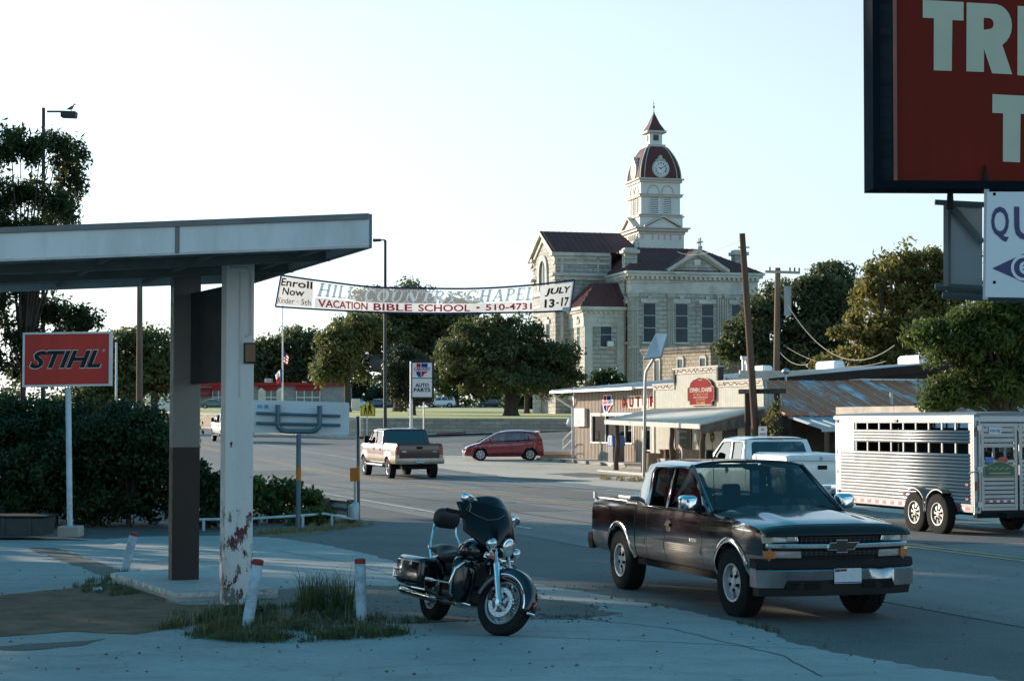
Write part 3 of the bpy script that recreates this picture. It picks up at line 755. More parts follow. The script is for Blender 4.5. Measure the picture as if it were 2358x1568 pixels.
mb=MB(TL);sbox(mb,.195,Wd-.05,.062,Hd-.06,-.075,.0);mb.build('face',mat('sign_face_red',(.17,.018,.010),.75,0,.10,1.2,dirt=(.11,.016,.010),dsc=1.6,damt=.7,spec=.12,st=(1,1,.12)),root,0)
mb=MB(TL)
def L(st,px0,px1,py0,py1,bold=.045):
 a,c=at(px0,py1,YB),at(px1,py0,YB)
 u0=(a-bl).dot(ex);u1=(c-bl).dot(ex);v0=(a-bl).z;v1=(c-bl).z
 mb.text(st,S((u0+u1)/2,(v0+v1)/2,.004),ex,ez,u1-u0,v1-v0,bold)
def poly2(pts):
 mb.add([S((at(x,y,YB)-bl).dot(ex),(at(x,y,YB)-bl).z,.004)for x,y in pts],[tuple(range(len(pts)))])
poly2([(2124,0),(2219,4),(2219,47),(2193,46),(2192,163),(2150,162),(2150,42),(2124,41)])
def arc(cx,cy,rx,ry,a0,a1,n=9):return[(cx+rx*math.cos(R(a0+(a1-a0)*i/n)),cy-ry*math.sin(R(a0+(a1-a0)*i/n)))for i in range(n+1)]
o2=[(2226,5),(2290,8)]+arc(2290,58,42,50,80,-62)+[(2333,170),(2286,168),(2267,112),(2267,165),(2226,164)]
hole=[(2266,40),(2280,41)]+arc(2280,54,9,12,70,-70)+[(2266,68)]
sx=lambda x,y:S((at(x,y,YB)-bl).dot(ex),(at(x,y,YB)-bl).z,.004)
mb.sheet(o2,[hole],sx)
poly2([(2345,12),(2425,16),(2425,56),(2387,54),(2387,72),(2420,73),(2420,108),(2387,107),(2387,133),(2427,134),(2427,176),(2345,172)])
poly2([(2287,216),(2384,220),(2384,262),(2353,261),(2352,373),(2312,371),(2312,260),(2287,259)])
mb.build('lettering',mat('sign_cream',(.50,.50,.38),.7,0,.06,2,spec=.15),root,0)
mb=MB(TL)
for px_ in(2730,2830):p=at(px_,1100,YB);mb.tube([(p.x,YB+.35,-.3),(p.x,YB+.35,bl.z+.3)],.09,14)
mb.build('pole',M_DKMET,root)
mb=MB(TL);p=at(2270,440,YB);q=at(2270,380,YB)
mb.add([S((p-bl).dot(ex)+a,(z-bl.z),.01+o)for o in(0,.02)for a,z in((-.03,p.z-.02),(.03,p.z-.02),(.004,q.z),(-.004,q.z))],[(3,2,1,0),(4,5,6,7),(0,1,5,4),(1,2,6,5),(2,3,7,6),(3,0,4,7)])
mb.build('pointed_bracket',M_BLACK,root,0);mb=MB(TL);p=at(2188,480,YB);mb.tube([at(2188,436,YB+.1),at(2188,482,YB+.1)],[.022,.03],8)
mb.build('hanger',M_BLACK,root,0)
YQ=13.6
root=thing('panel_sign','white panel with dark blue letters hung below the red sign','sign',(pb.x,pb.y+.3,0))
TL=W2L((pb.x,pb.y+.3,0))
M_GREYP=mat('grey_sign_back',(.40,.42,.42),.5,.2,.1,1.5,dirt=(.25,.24,.22),dsc=1.5)
A,B2=at(2270,684,YQ),at(2275,442,YQ)
mb=MB(TL);Wq=1.5;
mb.add([A+Vector((x,y,z))for y in(0,.035)for x,z in((0,0),(Wq,-.02),(Wq,B2.z-A.z),(.02,B2.z-A.z))],[(0,1,2,3),(7,6,5,4),(0,4,5,1),(1,5,6,2),(2,6,7,3),(3,7,4,0)])
mb.build('panel',mat('panel_white',(.66,.68,.70),.4,0,.04,1.5),root,0)
mb=MB(TL);M_NAVY=mat('navy_paint',(.012,.022,.12),.4)
fp=lambda x,y:at(x,y,YQ-.004)
for st,x0,x1,y0,y1,sp_ in(('Q',2283,2323,476,557,1),('U',2336,2392,476,553,1)):
 a,c=fp(x0,y1),fp(x1,y0);mb.text(st,((a.x+c.x)/2,YQ-.004,(a.z+c.z)/2),(1,0,0),(0,0,1),c.x-a.x,c.z-a.z,.018)
dm=[fp(2285,618),fp(2358,584),fp(2470,612),fp(2560,618),fp(2470,640),fp(2358,650)]
mb.add(dm,[tuple(range(6))])
for x,y in((2290,447),(2290,650)):mb.lathe([(.001,0),(.012,0)],fp(x,y),'y',10)
mb.build('lettering',M_NAVY,root,0)
mb=MB(TL);c=at(2358,617,YQ-.008);
ringp=lambda r,n=20:[(c.x+r*math.cos(2*math.pi*i/n),c.z+r*math.sin(2*math.pi*i/n))for i in range(n)]
mb.sheet(ringp(.098),[ringp(.076)],lambda x,z:(x,YQ-.008,z))
mb.text('e',(c.x+.01,YQ-.008,c.z),(1,0,0),(0,0,1),.09,.10,.015)
mb.build('emblem',MATS['panel_white'],root,0)
mb=MB(TL);YG=YQ+.9
P_=lambda x,y:at(x,y,YG)
mb.add([P_(2181,680),P_(2262,686),P_(2262,470),P_(2181,466),P_(2181,680)+Vector((0,.06,0)),P_(2262,686)+Vector((0,.06,0)),P_(2262,470)+Vector((0,.06,0)),P_(2181,466)+Vector((0,.06,0))],[(0,1,2,3),(7,6,5,4),(0,4,5,1),(1,5,6,2),(2,6,7,3),(3,7,4,0)])
mb.build('back_panel',M_GREYP,root,0);mb=MB(TL);mb.add([at(2263,690,YQ+.03),at(2275,690,YQ),at(2278,436,YQ),at(2266,436,YQ+.03)],[(0,1,2,3)])
mb.build('panel_edge',M_GREYP,root,0)
mb=MB(TL)
for(x0,y0),(x1,y1),r in(((2153,466),(2290,473),.022),((2153,660),(2290,668),.03),((2185,470),(2262,560),.03),((2181,462),(2181,660),.03),((2170,680),(2400,690),.03)):
 a,c=at(x0,y0,YG-.04),at(x1,y1,YG-.05 if r<.03 else YG-.06);mb.tube([a,c],r,4)
mb.build('bracket',mat('bracket_grey',(.14,.145,.14),.6,.2,.2,3),root,0)
mb=MB(TL)
for px_ in(2500,2640):p=at(px_,900,YQ+.3);mb.tube([(p.x,YQ+.3,-.3),(p.x,YQ+.3,4.0)],.06,12)
mb.build('post',M_DKMET,root)
# ---------------------------------------------------------------- shrubs, near trees and the tree row on the left
L_DARK=leafmat('leaf_dark',(.014,.030,.010),(.048,.075,.020),.3)
L_OAK=leafmat('leaf_oak',(.026,.044,.018),(.125,.140,.055),.42)
L_OLIVE=leafmat('leaf_olive',(.055,.062,.016),(.24,.205,.055),.42)
L_GREEN=leafmat('leaf_fresh',(.026,.052,.012),(.120,.155,.034),.45)
L_HEDGE=leafmat('leaf_hedge',(.012,.030,.012),(.040,.070,.022),.3)
L_FEA=leafmat('leaf_feathery',(.016,.034,.012),(.055,.080,.022),.35)
L_MID=leafmat('leaf_mid',(.038,.056,.018),(.17,.175,.06),.42)
L_JUN=leafmat('leaf_juniper',(.020,.032,.018),(.060,.075,.035),.2)
def shrub(name,label,px,py,w,h,leaf,n,per,ls,cr,seed,Y=None,group=None,cat='bush',depth=None):
 b=G(px,py)
 if Y:b=at(px,py,Y);b.z=gz(b.x,b.y)
 rng=np.random.default_rng(seed);blobs=[]
 for k in range(6):blobs.append((rng.uniform(-.32,.32)*w,rng.uniform(-.3,.3)*(depth or w),h*rng.uniform(.30,.62),w*rng.uniform(.25,.38),(depth or w)*rng.uniform(.25,.38),h*rng.uniform(.26,.40)))
 blobs.append((0,0,h*.3,w*.5,(depth or w)*.45,h*.32));blobs.append((0,-.1,h*.12,w*.5,(depth or w)*.48,h*.16))
 return tree(name,label,b,blobs,leaf,n,per,ls,cr,.05,.2,cat,group,None,seed,.3,.05,.5,lumps=6)
HG='dark shrubs massed behind the filling station'
for i,(px,w,h,Y,lab)in enumerate(((-110,3.4,3.5,41.0,'tall dark shrub at the left edge behind the low metal bin'),(20,3.0,3.25,40.5,'dark shrub above the low metal bin, left of the red sign pole'),(128,2.7,3.15,39.5,'dark shrub directly behind the red sign pole'),(228,2.6,3.05,40.0,'dark shrub midway between the red sign pole and the columns'),(296,2.2,3.0,39.2,'dark shrub just left of the brown and white column'))):
 shrub('dark_shrub',lab,px,1225,w,h,L_HEDGE,300,70,.055,.34,20+i,Y,HG)
shrub('leafy_bush','leafy bush between the two canopy columns reaching the rail',480,1215,.95,1.45,L_HEDGE,90,26,.075,.22,31,38.6)
shrub('leafy_bush','loose leafy bush growing over the guard rail behind the wide sign board',622,1205,2.0,1.25,L_GREEN,90,22,.075,.22,33,40.5,depth=1.2)
shrub('leafy_bush','small sprig of a bush by the pole of the wide sign board',712,1200,.75,.45,L_GREEN,26,16,.06,.12,34,39.6)
b=at(50,1150,50);b.z=0
k=50/4200
bl_=[]
for px,py,rx,rz in((20,330,55,50),(75,350,60,55),(140,330,36,26),(150,400,30,45),(40,440,75,55),(110,470,60,50),(150,470,26,26),(30,520,70,40),(90,620,70,60),(20,640,60,60),(150,740,45,34),(60,780,70,50),(0,830,45,45),(90,700,80,40),(60,840,60,40),(185,720,30,22),(120,550,70,50),(150,360,44,44),(-60,450,70,120),(-70,700,70,110)):
 p=at(px,py,50);bl_.append((p.x-b.x,random.uniform(-1,1),p.z,rx*k,rx*k,rz*k))
tree('feathery_tree','tall feathery tree behind the canopy at the left edge',b,bl_,L_FEA,560,52,.085,.30,.085,.35,seed=41,droop=.4,asp=.33,up=.1,shell=.12)
S2=Vector((SDIR.x,SDIR.y,0)).normalized();PP=Vector((-S2.y,S2.x,0))if-S2.y*0+S2.x*.79>0 else Vector((S2.y,-S2.x,0))
for i,(q,t_,h,rr)in enumerate(((-9,44,13,4.2),(-2.5,46,12.5,4.0),(4,45,13.5,4.1),(10.2,46,13,3.9),(16.3,45,12.5,3.6),(23.8,43,12,3.85),(13.5,53,14,3.9),(28.2,46,10.5,2.4))):
 p=S2*t_+PP*q
 wid=('leftmost and nearest','second','third','fourth','fifth','sixth','tall rearmost','last')[i]
 tree('shade_tree',wid+' broad tree of the row just beyond the left edge of the picture',(p.x,p.y,0),[(0,0,h*.68,rr,rr,h*.32),(rr*.15,.3,h*.34,rr*.95,rr*.95,h*.27),(0,0,h*.16,rr*.85,rr*.85,h*.16)],L_DARK,210,40,.27,.95,.22,.35,'tree','trees beyond the left edge',None,50+i,shell=.3)
for i,(q,t_,h,rr,z0)in enumerate(((5.5,55,17.5,4.6,7.5),(12.5,57,18,4.6,8),(20.2,55,17,4.8,8.8),(26.8,54,16,3.6,8.5),(-2,56,17,4.6,7.5))):  # unseen high crowns added to keep the sun off the parked pickup
 p=S2*t_+PP*q;wid=('second','third','fourth','last','first')[i]
 tree('added_shade_tree',wid+' unseen tall tree added behind the row, its high crown blocking the sun',(p.x,p.y,0),[(0,0,(h+z0)/2,rr,rr,(h-z0)/2)],L_DARK,230,42,.27,.95,.24,.4,'tree','unseen trees added to block the sun',None,120+i,shell=.3)
M_BLADE=leafmat('grass_blade',(.022,.040,.012),(.115,.130,.045),.35)
rng=np.random.default_rng(5)
def inpoly(x,y,P):
 c=False;j=len(P)-1
 for i in range(len(P)):
  if(P[i][1]>y)!=(P[j][1]>y)and x<(P[j][0]-P[i][0])*(y-P[i][1])/(P[j][1]-P[i][1])+P[i][0]:c=not c
  j=i
 return c
def tufts(poly,n,per,hh=1.0,sd=.055):
 out=[]
 for p in patchpts(poly,n,hh):
  k=rng.uniform(.45,1.35)
  for _ in range(per):out.append((p[0]+rng.normal()*sd,p[1]+rng.normal()*sd,p[2]*k))
 return out
def patchpts(poly,n,hh=1.0):
 x0,x1=min(p[0]for p in poly),max(p[0]for p in poly);y0,y1=min(p[1]for p in poly),max(p[1]for p in poly);out=[]
 while len(out)<n:
  x,y=rng.uniform(x0,x1),rng.uniform(y0,y1)
  if inpoly(x,y,poly)and(math.sin(x*.11+y*.31)*math.sin(y*.23-x*.07)+.55)>rng.random()*1.2:
   p=G(x,y);out.append((p.x,p.y,hh*rng.uniform(.6,1.2)))
 return out
big=[(372,1448),(430,1420),(520,1402),(640,1402),(700,1395),(800,1400),(850,1420),(900,1440),(935,1465),(870,1473),(760,1474),(690,1482),(560,1484),(470,1474),(400,1466)]
blades('grass','rough weedy grass growing round the two near bollards',tufts(big,260,46),M_BLADE,.16,.008,1,1.5)
blades('tall_grass','tall seeding grass clump behind the two near bollards',[(p[0],p[1],p[2])for p in patchpts([(690,1405),(800,1400),(820,1418),(760,1425),(690,1425)],900)],M_BLADE,.55,.008,2,1.0)
blades('grass','grass strip along the edge of the pump island',patchpts([(165,1352),(255,1325),(290,1318),(350,1322),(262,1345),(330,1370),(260,1374),(190,1366)],1500)+patchpts([(330,1335),(392,1330),(392,1340),(335,1345)],200,.6),M_BLADE,.10,.008,3,.9)
blades('grass','sparse tufts of grass along the concrete joints',patchpts([(900,1428),(960,1424),(1000,1434),(920,1440)],260)+patchpts([(1210,1414),(1300,1418),(1440,1420),(1300,1428)],380,.5)+patchpts([(400,1455),(470,1462),(430,1468)],120,.5)+patchpts([(1500,1392),(1530,1396),(1540,1402),(1500,1398)],60,.6)+patchpts([(1690,1430),(1790,1450),(1800,1462),(1700,1440)],160,1.0),M_BLADE,.085,.007,4,.9)
blades('dry_stalks','dry pale seed stalks standing among the weeds by the bollards',patchpts(big,160),leafmat('stalk',(.16,.13,.07),(.34,.28,.16),.3),.36,.005,7,.9)
blades('dry_grass','dry grass on the verge at the foot of the guard rail',patchpts([(575,1232),(690,1216),(800,1198),(860,1208),(800,1216),(700,1230)],2200),leafmat('dry_blade',(.12,.09,.04),(.30,.24,.12),.3),.13,.012,6,.9)
# ---------------------------------------------------------------- vehicles
def paint(name,col,metal=.3,rough=.28,coat=1.0,**k):return mat(name,col,rough,metal,k.pop('var',.05),k.pop('sc',1.5),coat=coat,**k)
M_GLASS=glass('car_glass',(.30,.36,.36))
M_GLASSD=glass('tinted_glass',(.07,.09,.09))
M_LENS=mat('lamp_lens',(.55,.58,.58),.12,.6,.2,9,coat=1)
M_AMB=mat('amber_lens',(.55,.13,.02),.2,0,.1,5,coat=1)
M_REDL=mat('red_lens',(.22,.012,.012),.2,0,.1,5,coat=1)
M_ALLOY=mat('alloy_rim',(.50,.50,.49),.4,.25,.15,6,dirt=(.12,.10,.08),dsc=8,damt=.5)
M_GREYT=mat('grey_seat_cloth',(.07,.07,.07),.9,0,.15,6)
M_PLATE=mat('plate_white',(.60,.62,.66),.5,0,.1,20)
M_HULL=mat('underbody',(.012,.012,.012),.9)
def heading(v):return math.atan2(v[1],v[0])
def wheel(root,x,y,r,w,rr,side,rim=M_ALLOY,spokes=5,turn=0,tyre=None):
 """side = +1 / -1: which way the rim's face points (local y)"""
 mb=MB();h=w/2;s=side
 mb.lathe([(rr,-h*.8),(rr+.012,-h*.98),(r*.9,-h),(r*.975,-h*.9),(r,-h*.7),(r,h*.7),(r*.975,h*.9),(r*.9,h),(rr+.012,h*.98),(rr,h*.8)],ax='y',n=40,closed_prof=True)
 for k in range(46):
  a=2*math.pi*k/46;c=(math.cos(a)*r,0,math.sin(a)*r)
  q=Matrix.Rotation(-a,3,'Y')
  for yy in(-.62,0,.62):mb.box((c[0],yy*h,c[2]),(.016,h*.5,r*.085),q)
 o=mb.build('wheel',tyre or M_RUB,root,30);o.location=(x,y,r);o.rotation_euler=(0,0,turn)
 mb=MB();f=s*h*.72
 mb.lathe([(rr*1.02,s*h*.95),(rr*.93,s*h*.93),(rr*.86,f-s*.03),(rr*.86,-s*h*.5)],ax='y',n=32,closed_prof=True)
 mb.lathe([(.001,f+s*.012),(rr*.2,f+s*.01),(rr*.24,f-s*.02)],ax='y',n=16)
 for k in range(spokes):
  a=2*math.pi*(k+.25)/spokes;wd=5.0/spokes
  v=[]
  for rad,ww,yy in((rr*.15,wd*.8,f),(rr*.5,wd*.34,f-s*.004),(rr*.9,wd*.36,f-s*.016)):
   for dy in(0,-s*.03):
    for sg in(-1,1):aa=a+sg*ww;v.append((rad*math.cos(aa),yy+dy,rad*math.sin(aa)))
  mb.add(v,[(0,1,5,4),(4,5,9,8),(2,6,7,3),(6,10,11,7),(0,4,6,2),(4,8,10,6),(1,3,7,5),(5,7,11,9)])
 mb.mi=1
 mb.lathe([(.001,-s*h*.1),(rr*.88,-s*h*.1)],ax='y',n=24)
 for k in range(spokes):
  a=2*math.pi*(k+.75)/spokes;mb.lathe([(.001,f+s*.016),(.016,f+s*.014),(.018,f-s*.01)],(rr*.40*math.cos(a),0,rr*.40*math.sin(a)),'y',8)
 mb.build('rim',[rim,M_HULL],o,30)
 return o
def interp(pts,x):
 if x<=pts[0][0]:return pts[0][1]
 for(a,b),(c,d)in zip(pts,pts[1:]):
  if x<=c:t=(x-a)/(c-a);return b+(d-b)*t
 return pts[-1][1]
def sit(root_loc,yaw):
 """pitch and roll of a thing that stands on the terrain with heading yaw"""
 e=.8;c,s=math.cos(yaw),math.sin(yaw);x,y=root_loc[0],root_loc[1]
 p=math.atan2(gz(x+c*e,y+s*e)-gz(x-c*e,y-s*e),2*e);r_=math.atan2(gz(x-s*e,y+c*e)-gz(x+s*e,y-c*e),2*e)
 return(r_,-p,yaw)
def pickup(label,pos,yaw,P,name='pickup_truck',grp=None,rot=None):
 root=thing(name,label,'pickup truck',pos,rot or sit(pos,yaw),grp)
 hw,zs,zb,zr,zroof=P['W']/2,P['zs'],P['zb'],P['zr'],P['zroof']
 xf,xr,xa,xb,r=P['xf'],P['xr'],P['xa'],P['xb'],P['r']
 cw,ct,cr,cb=P['cw'],P['ct'],P['cr'],P['cb']
 ra=r*1.2
 top=P['mat'];low=P.get('low',top);zsp=P.get('zsplit',0)
 hood=P['hood']
 def yf(x,z):
  t=(z-zs)/(zb-zs);y=hw
  if x>xa:y-=.085*((x-xa)/(xf-xa))**2
  if x<xb:y-=.03*((xb-x)/(xb-xr))**2
  y-=.05*max(0,1-t/.22)**2+.012*(t-.5)**2*4+.055*max(0,(t-.82)/.3)**2
  d=min(abs(x-xa),abs(x-xb))
  if P.get('flare')and d<ra*1.35:y+=P['flare']*(1-(d/(ra*1.35))**2)*max(0,1-abs(z-r-ra*.4)/(ra*.9))
  return y
 def zbt(x):
  z=zs
  for w in(xa,xb):
   d=abs(x-w)
   if d<ra:z=max(z,r+math.sqrt(max(0,ra*ra-d*d))*1.0 if True else 0)
  return z
 def xstat(x0,x1):
  xs=set(np.linspace(x0,x1,max(3,int((x1-x0)/.16)+1)))
  for w in(xa,xb):
   for a in np.linspace(-1,1,25):
    x=w+ra*math.sin(a*math.pi/2)*.9999
    if x0<x<x1:xs.add(x)
   for x in(w-ra,w+ra):
    if x0<x<x1:xs.add(x+.0005*(1 if x>w else-1));xs.add(x-.0005*(1 if x>w else-1))
  return sorted(xs)
 def panel(nm,x0,x1,zt,sd,parent=root,extra=None):
  mb=MB();xs=xstat(x0,x1);nl,nu=5,8;rows=[]
  for x in xs:
   b_,t_=zbt(x),zt(x);sp=min(max(zsp,b_),t_)if zsp else b_
   zz=[b_+(sp-b_)*i/nl for i in range(nl)]+[sp+(t_-sp)*i/nu for i in range(nu+1)]
   rows.append([(x,sd*yf(x,z),z)for z in zz])
  k=nl+nu+1
  for i in range(len(xs)-1):
   for j in range(k-1):
    if j<nl and(not zsp):continue
    mb.mi=1 if j<nl else 0
    mb.add([rows[i][j],rows[i+1][j],rows[i+1][j+1],rows[i][j+1]],[(0,1,2,3)])
   a,b_=rows[i][0],rows[i+1][0];mb.mi=1 if zsp else 0
   mb.add([a,b_,(b_[0],b_[1]-sd*.07,b_[2]+.005),(a[0],a[1]-sd*.07,a[2]+.005)],[(0,1,2,3)])
  for row in(rows[0],rows[-1]):
   for j in range(k-1):
    a,b_=row[j],row[j+1];mb.add([a,b_,(b_[0],b_[1]-sd*.04,b_[2]),(a[0],a[1]-sd*.04,a[2])],[(0,1,2,3)])
  o=mb.build(nm,[top,low],parent,40,fix=False)
  bm=bmesh.new();bm.from_mesh(o.data);bmesh.ops.remove_doubles(bm,verts=bm.verts,dist=.0004);bmesh.ops.recalc_face_normals(bm,faces=bm.faces);bm.to_mesh(o.data);bm.free();o.data.set_sharp_from_angle(angle=R(40))
  return o
 g=.006
 zh=lambda x:interp(hood,x)
 doors=P['doors']
 for sd in(1,-1):
  panel('fender',doors[0][1]+g,xf-.1,lambda x:zh(x)if x>cw else zb+(zh(cw)-zb)*sm(doors[0][1],cw,x),sd)
  for i,(a,b)in enumerate(doors):
   d=panel('door',a+g,b-g,lambda x:zb,sd)
   if P.get('handle',True)and not(P.get('ext')and i==1):
    mb=MB();xh=a+.13;zh_=zb-.19;y=yf(xh,zh_)
    mb.m(0).prism(rrect(xh-.075,xh+.075,zh_-.07,zh_+.07,.03),'y',sd*(y-.01),sd*(y+.004))
    mb.m(1).bx(xh-.07,xh+.07,min(sd*(y+.004),sd*(y+.025)),max(sd*(y+.004),sd*(y+.025)),zh_+.0,zh_+.035)
    mb.build('handle',[M_BLACK,P.get('hmat',M_BLACK)],d,30)
  xd=doors[-1][0]
  panel('cab_side',cb+.01,xd-g,lambda x:zb,sd)
 mb=MB();x0,x1=xr+.02,cb-.025;xs=xstat(x0,x1)
 for sd in(1,-1):panel('bed_side',x0,x1,lambda x:zr,sd)
 ib=hw-.13;fl=zr-.52
 mb.bx(x0,x1,-ib,ib,fl-.03,fl);mb.bx(x1-.03,x1,-ib-.04,ib+.04,fl,zr-.01)
 for sd in(1,-1):
  ya,yb_=sd*ib,sd*(yf(-1.5,zr)-.002);mb.bx(x0,x1,min(ya,ya+sd*.02),max(ya,ya+sd*.02),fl,zr-.005)
 mb.build('bed',P.get('bedmat',top),root,30)
 mb=MB()
 for sd in(1,-1):
  mb.loft([[(x,sd*(yf(x,zr)+.004),zr-.03),(x,sd*(yf(x,zr)-.004),zr+.012),(x,sd*(ib-.01),zr+.012),(x,sd*(ib-.01),zr-.03)]for x in np.linspace(x0,x1-.02,8)])
 mb.build('bed_rail',P.get('railmat',top),root,30)
 tg=hw-.19
 mb=MB();mb.grid(lambda u,v:(xr-.012*math.sin(math.pi*v)+(.02 if v>.97 else 0),(u*2-1)*tg,zs+.2+v*(zr-zs-.2)),10,8);mb.bx(xr,xr+.06,-tg,tg,zs+.2,zr)
 tgo=mb.build('tailgate',P.get('tgmat',top),root,40)
 mb=MB();mb.prism(rrect(-.12,.12,zr-.2,zr-.1,.02),'x',xr-.03,xr);mb.build('handle',M_BLACK,tgo,30)
 for sd in(1,-1):
  mb=MB();mb.loft([[(xr+.12,sd*(yf(xr,z)+.004),z),(xr-.015,sd*(yf(xr,z)-.02),z),(xr-.02,sd*(tg+.005),z),(xr+.03,sd*(tg+.005),z)]for z in np.linspace(zs+.36,zr-.06,6)])
  mb.build('taillight',M_REDL,root,40)
  mb=MB();mb.loft([[(xr+.03,sd*(yf(xr,z)-.005),z),(xr+.0,sd*(yf(xr,z)-.03),z),(xr+.0,sd*(tg+.005),z),(xr+.04,sd*(tg+.005),z)]for z in(zs+.1,zs+.36)]);mb.build('bed_corner',[low if zsp else top],root,40)
 zbp=P.get('zbump',zs)
 mb=MB();mb.loft([[(xr-.11+.07*abs(u)**3,u*(hw-.01),zbp),(xr-.14+.07*abs(u)**3,u*hw,zbp+.1),(xr-.12+.07*abs(u)**3,u*hw,zbp+.22),(xr+.04,u*(hw-.02),zbp+.23),(xr+.04,u*(hw-.03),zbp)]for u in np.linspace(-1,1,15)])
 mb.build('rear_bumper',P.get('bmat',M_CHROME),root,40)
 mb=MB();mb.bx(xr-.152,xr-.142,-.16,.16,zbp+.05,zbp+.2);pl=mb.build('licence_plate',M_PLATE,root,0)
 mb=MB();mb.text(P.get('plate','DW1 423K')[:8],(xr-.154,0,zbp+.12),(0,-1,0),(0,0,1),.27,.075,.02);mb.build('lettering',M_NAVY,pl,0)
 tum=P.get('tum',.17);yb=yf(0,zb)-.004
 ysd=lambda z:yb-tum*(z-zb)-.12*max(0,z-(zroof-.14))
 zt=zroof-.07
 cwz=zh(cw)
 outer=[(cb,zb),(cw+.06,zb),(cw,zb+.035)]+[(cw+(ct-cw)*t,zb+.035+(zt-zb-.035)*t)for t in(.3,.6,.85)]+[(ct-.03,zt-.004),(ct-.1,zt),(cr+.1,zt),(cr+.02,zt-.02)]+[(cr+(cb-cr)*t,zt-.02+(zb-zt+.02)*t)for t in(.25,.5,.75)]
 wins=P['wins']
 for sd in(1,-1):
  mb=MB();mb.sheet(outer,wins,lambda x,z:(x,sd*ysd(z),z));o=mb.build('cab_frame',top,root,40);sf=o.modifiers.new('solid','SOLIDIFY');sf.thickness=.03;sf.offset=0
  for wv in wins:
   mb=MB();mb.sheet(wv,[],lambda x,z:(x,sd*(ysd(z)-.006),z));mb.build('window',P.get('glass',M_GLASS),root,0)
   mb=MB();mb.tube([(x,sd*(ysd(z)+.012),z)for x,z in wv+[wv[0],wv[1]]],.009,5,False);mb.build('window_seal',M_BLACK,root,40)
 yt=ysd(zt)
 def roof(u,v):
  a=abs(u*2-1);x=ct-.06+(cr+.06-ct+.06)*v+0;e=1-(2*v-1)**8
  return(ct+(cr-ct)*v+(.07*(1-a**2)*(1 if v<.5 else-.5)*abs(2*v-1)**3),(u*2-1)*(yt+.014),zt+(.07*(1-a**5)*(.55+.45*e)-.0))
 mb=MB();mb.grid(roof,18,14);mb.build('roof',top,root,40)
 mb=MB();mb.grid(lambda u,v:(cb+.02*(1-(2*u-1)**2),(2*u-1)*(yb-.01),zs+.1+v*(zb-zs-.1)),8,3);mb.build('cab_back',top,root,40)
 def wsh(u,v):
  a=2*u-1;x=cw+.03+(ct-cw-.02)*v+.10*(1-a*a)*(1-.35*v)
  return(x,a*(yb-.035-(yb-yt)*v),cwz-.01+(zt+.055*(1-abs(a)**4)*v-cwz+.01)*v)
 mb=MB();mb.grid(wsh,14,8);mb.build('windshield',P.get('wglass',P.get('glass',M_GLASS)),root,40)
 mb=MB()
 for a in(0,1):mb.tube([Vector(wsh(a,v/8))+Vector((.0,(2*a-1)*.016,.0))for v in range(9)],.03,8)
 mb.tube([Vector(wsh(u/14,1))+Vector((-.01,0,.002))for u in range(15)],.018,6)
 mb.build('windshield_pillar',top,root,40)
 def rgl(u,v):
  a=2*u-1;t=.12+.80*v
  return(cb+(cr-cb)*t-.02*(1-a*a),a*(ysd(zb+(zt-zb)*t)-.13),zb+(zt-zb)*t)
 def rfr(u,v):
  a=2*u-1;return(cb+(cr-cb)*v-.02*(1-a*a)*1.0+.004,a*(ysd(zb+(zt-zb)*v)-.0),zb+(zt-zb)*v)
 rg=[(-1,0),(1,0),(1,1),(-1,1)]
 mb=MB();mb.sheet(rg,[rrect(-.84,.84,.12,.9,.1,3)],lambda p,q:rfr((p+1)/2,q));mb.build('cab_back_frame',P.get('backmat',top),root,40)
 mb=MB();rr_=rrect(-.855,.855,.105,.915,.1,3);mb.sheet(rr_,[],lambda p,q:tuple(Vector(rfr((p+1)/2,q))+Vector((.012,0,0))));mb.build('rear_window',P.get('rglass',P.get('glass',M_GLASS)),root,0)
 mb=MB();mb.bx(cr-.03,cr+.02,-.16,.16,zt+.005,zt+.035);mb.build('brake_light',M_REDL,root,0)
 nose=xf-.1
 def hd(u,v):
  a=2*u-1;x=nose+(cw+.02-nose)*v;z0=zh(x);y=yf(min(x,xf-.1),z0)-.002
  return(x+.06*(1-a*a)*(1-v)**3,a*y,z0+.045*(1-a**4)+(P.get('bulge',.03)*(1 if abs(a)<.5 else max(0,1-(abs(a)-.5)/.16)))*(.3+.7*v))
 mb=MB();mb.grid(hd,36,16);mb.build('hood',top,root,40)
 mb=MB();mb.grid(lambda u,v:(cw+.02+.14*v*(1-(2*u-1)**2),(2*u-1)*(yb-.03),cwz+.035-.03*v),10,3);mb.bx(cw-.25,cw+.02,-yb+.05,yb-.05,cwz-.2,cwz-.06);mb.build('cowl',M_BLACK,root,40)
 for yy in(-.42,.18):
  mb=MB();q=Vector(wsh((yy/yb+1)/2,.02));e=Vector(wsh(((yy+.5)/yb+1)/2,.12));mb.tube([q+Vector((.03,0,.02)),e+Vector((.025,0,.012))],.009,5);mb.build('wiper',M_BLACK,root,0)
 mb=MB();mb.bx(xr+.15,xf-.3,-hw+.34,hw-.34,r*.95,min(zb,zr)-.56+0);mb.bx(xb+ra+.02,xa-ra-.02,-hw+.1,hw-.1,zs-.1,zs+.12);mb.bx(xa-.3,xf-.2,-hw+.36,hw-.36,zs,zh(xa)-.1)
 for w in(xa,xb):mb.tube([(w,-hw+.2,r),(w,hw-.2,r)],.05,8)
 mb.tube([(xb-.5,-hw+.35,zs-.02),(xr+.05,-hw+.3,zs)],.035,8)
 mb.build('underbody',M_HULL,root,0)
 fz=zb-.42
 mb=MB();mb.bx(cb+.06,cw-.1,-yb+.1,yb-.1,zs+.1,fz-.25);mb.build('cab_floor',M_DARK,root,0)
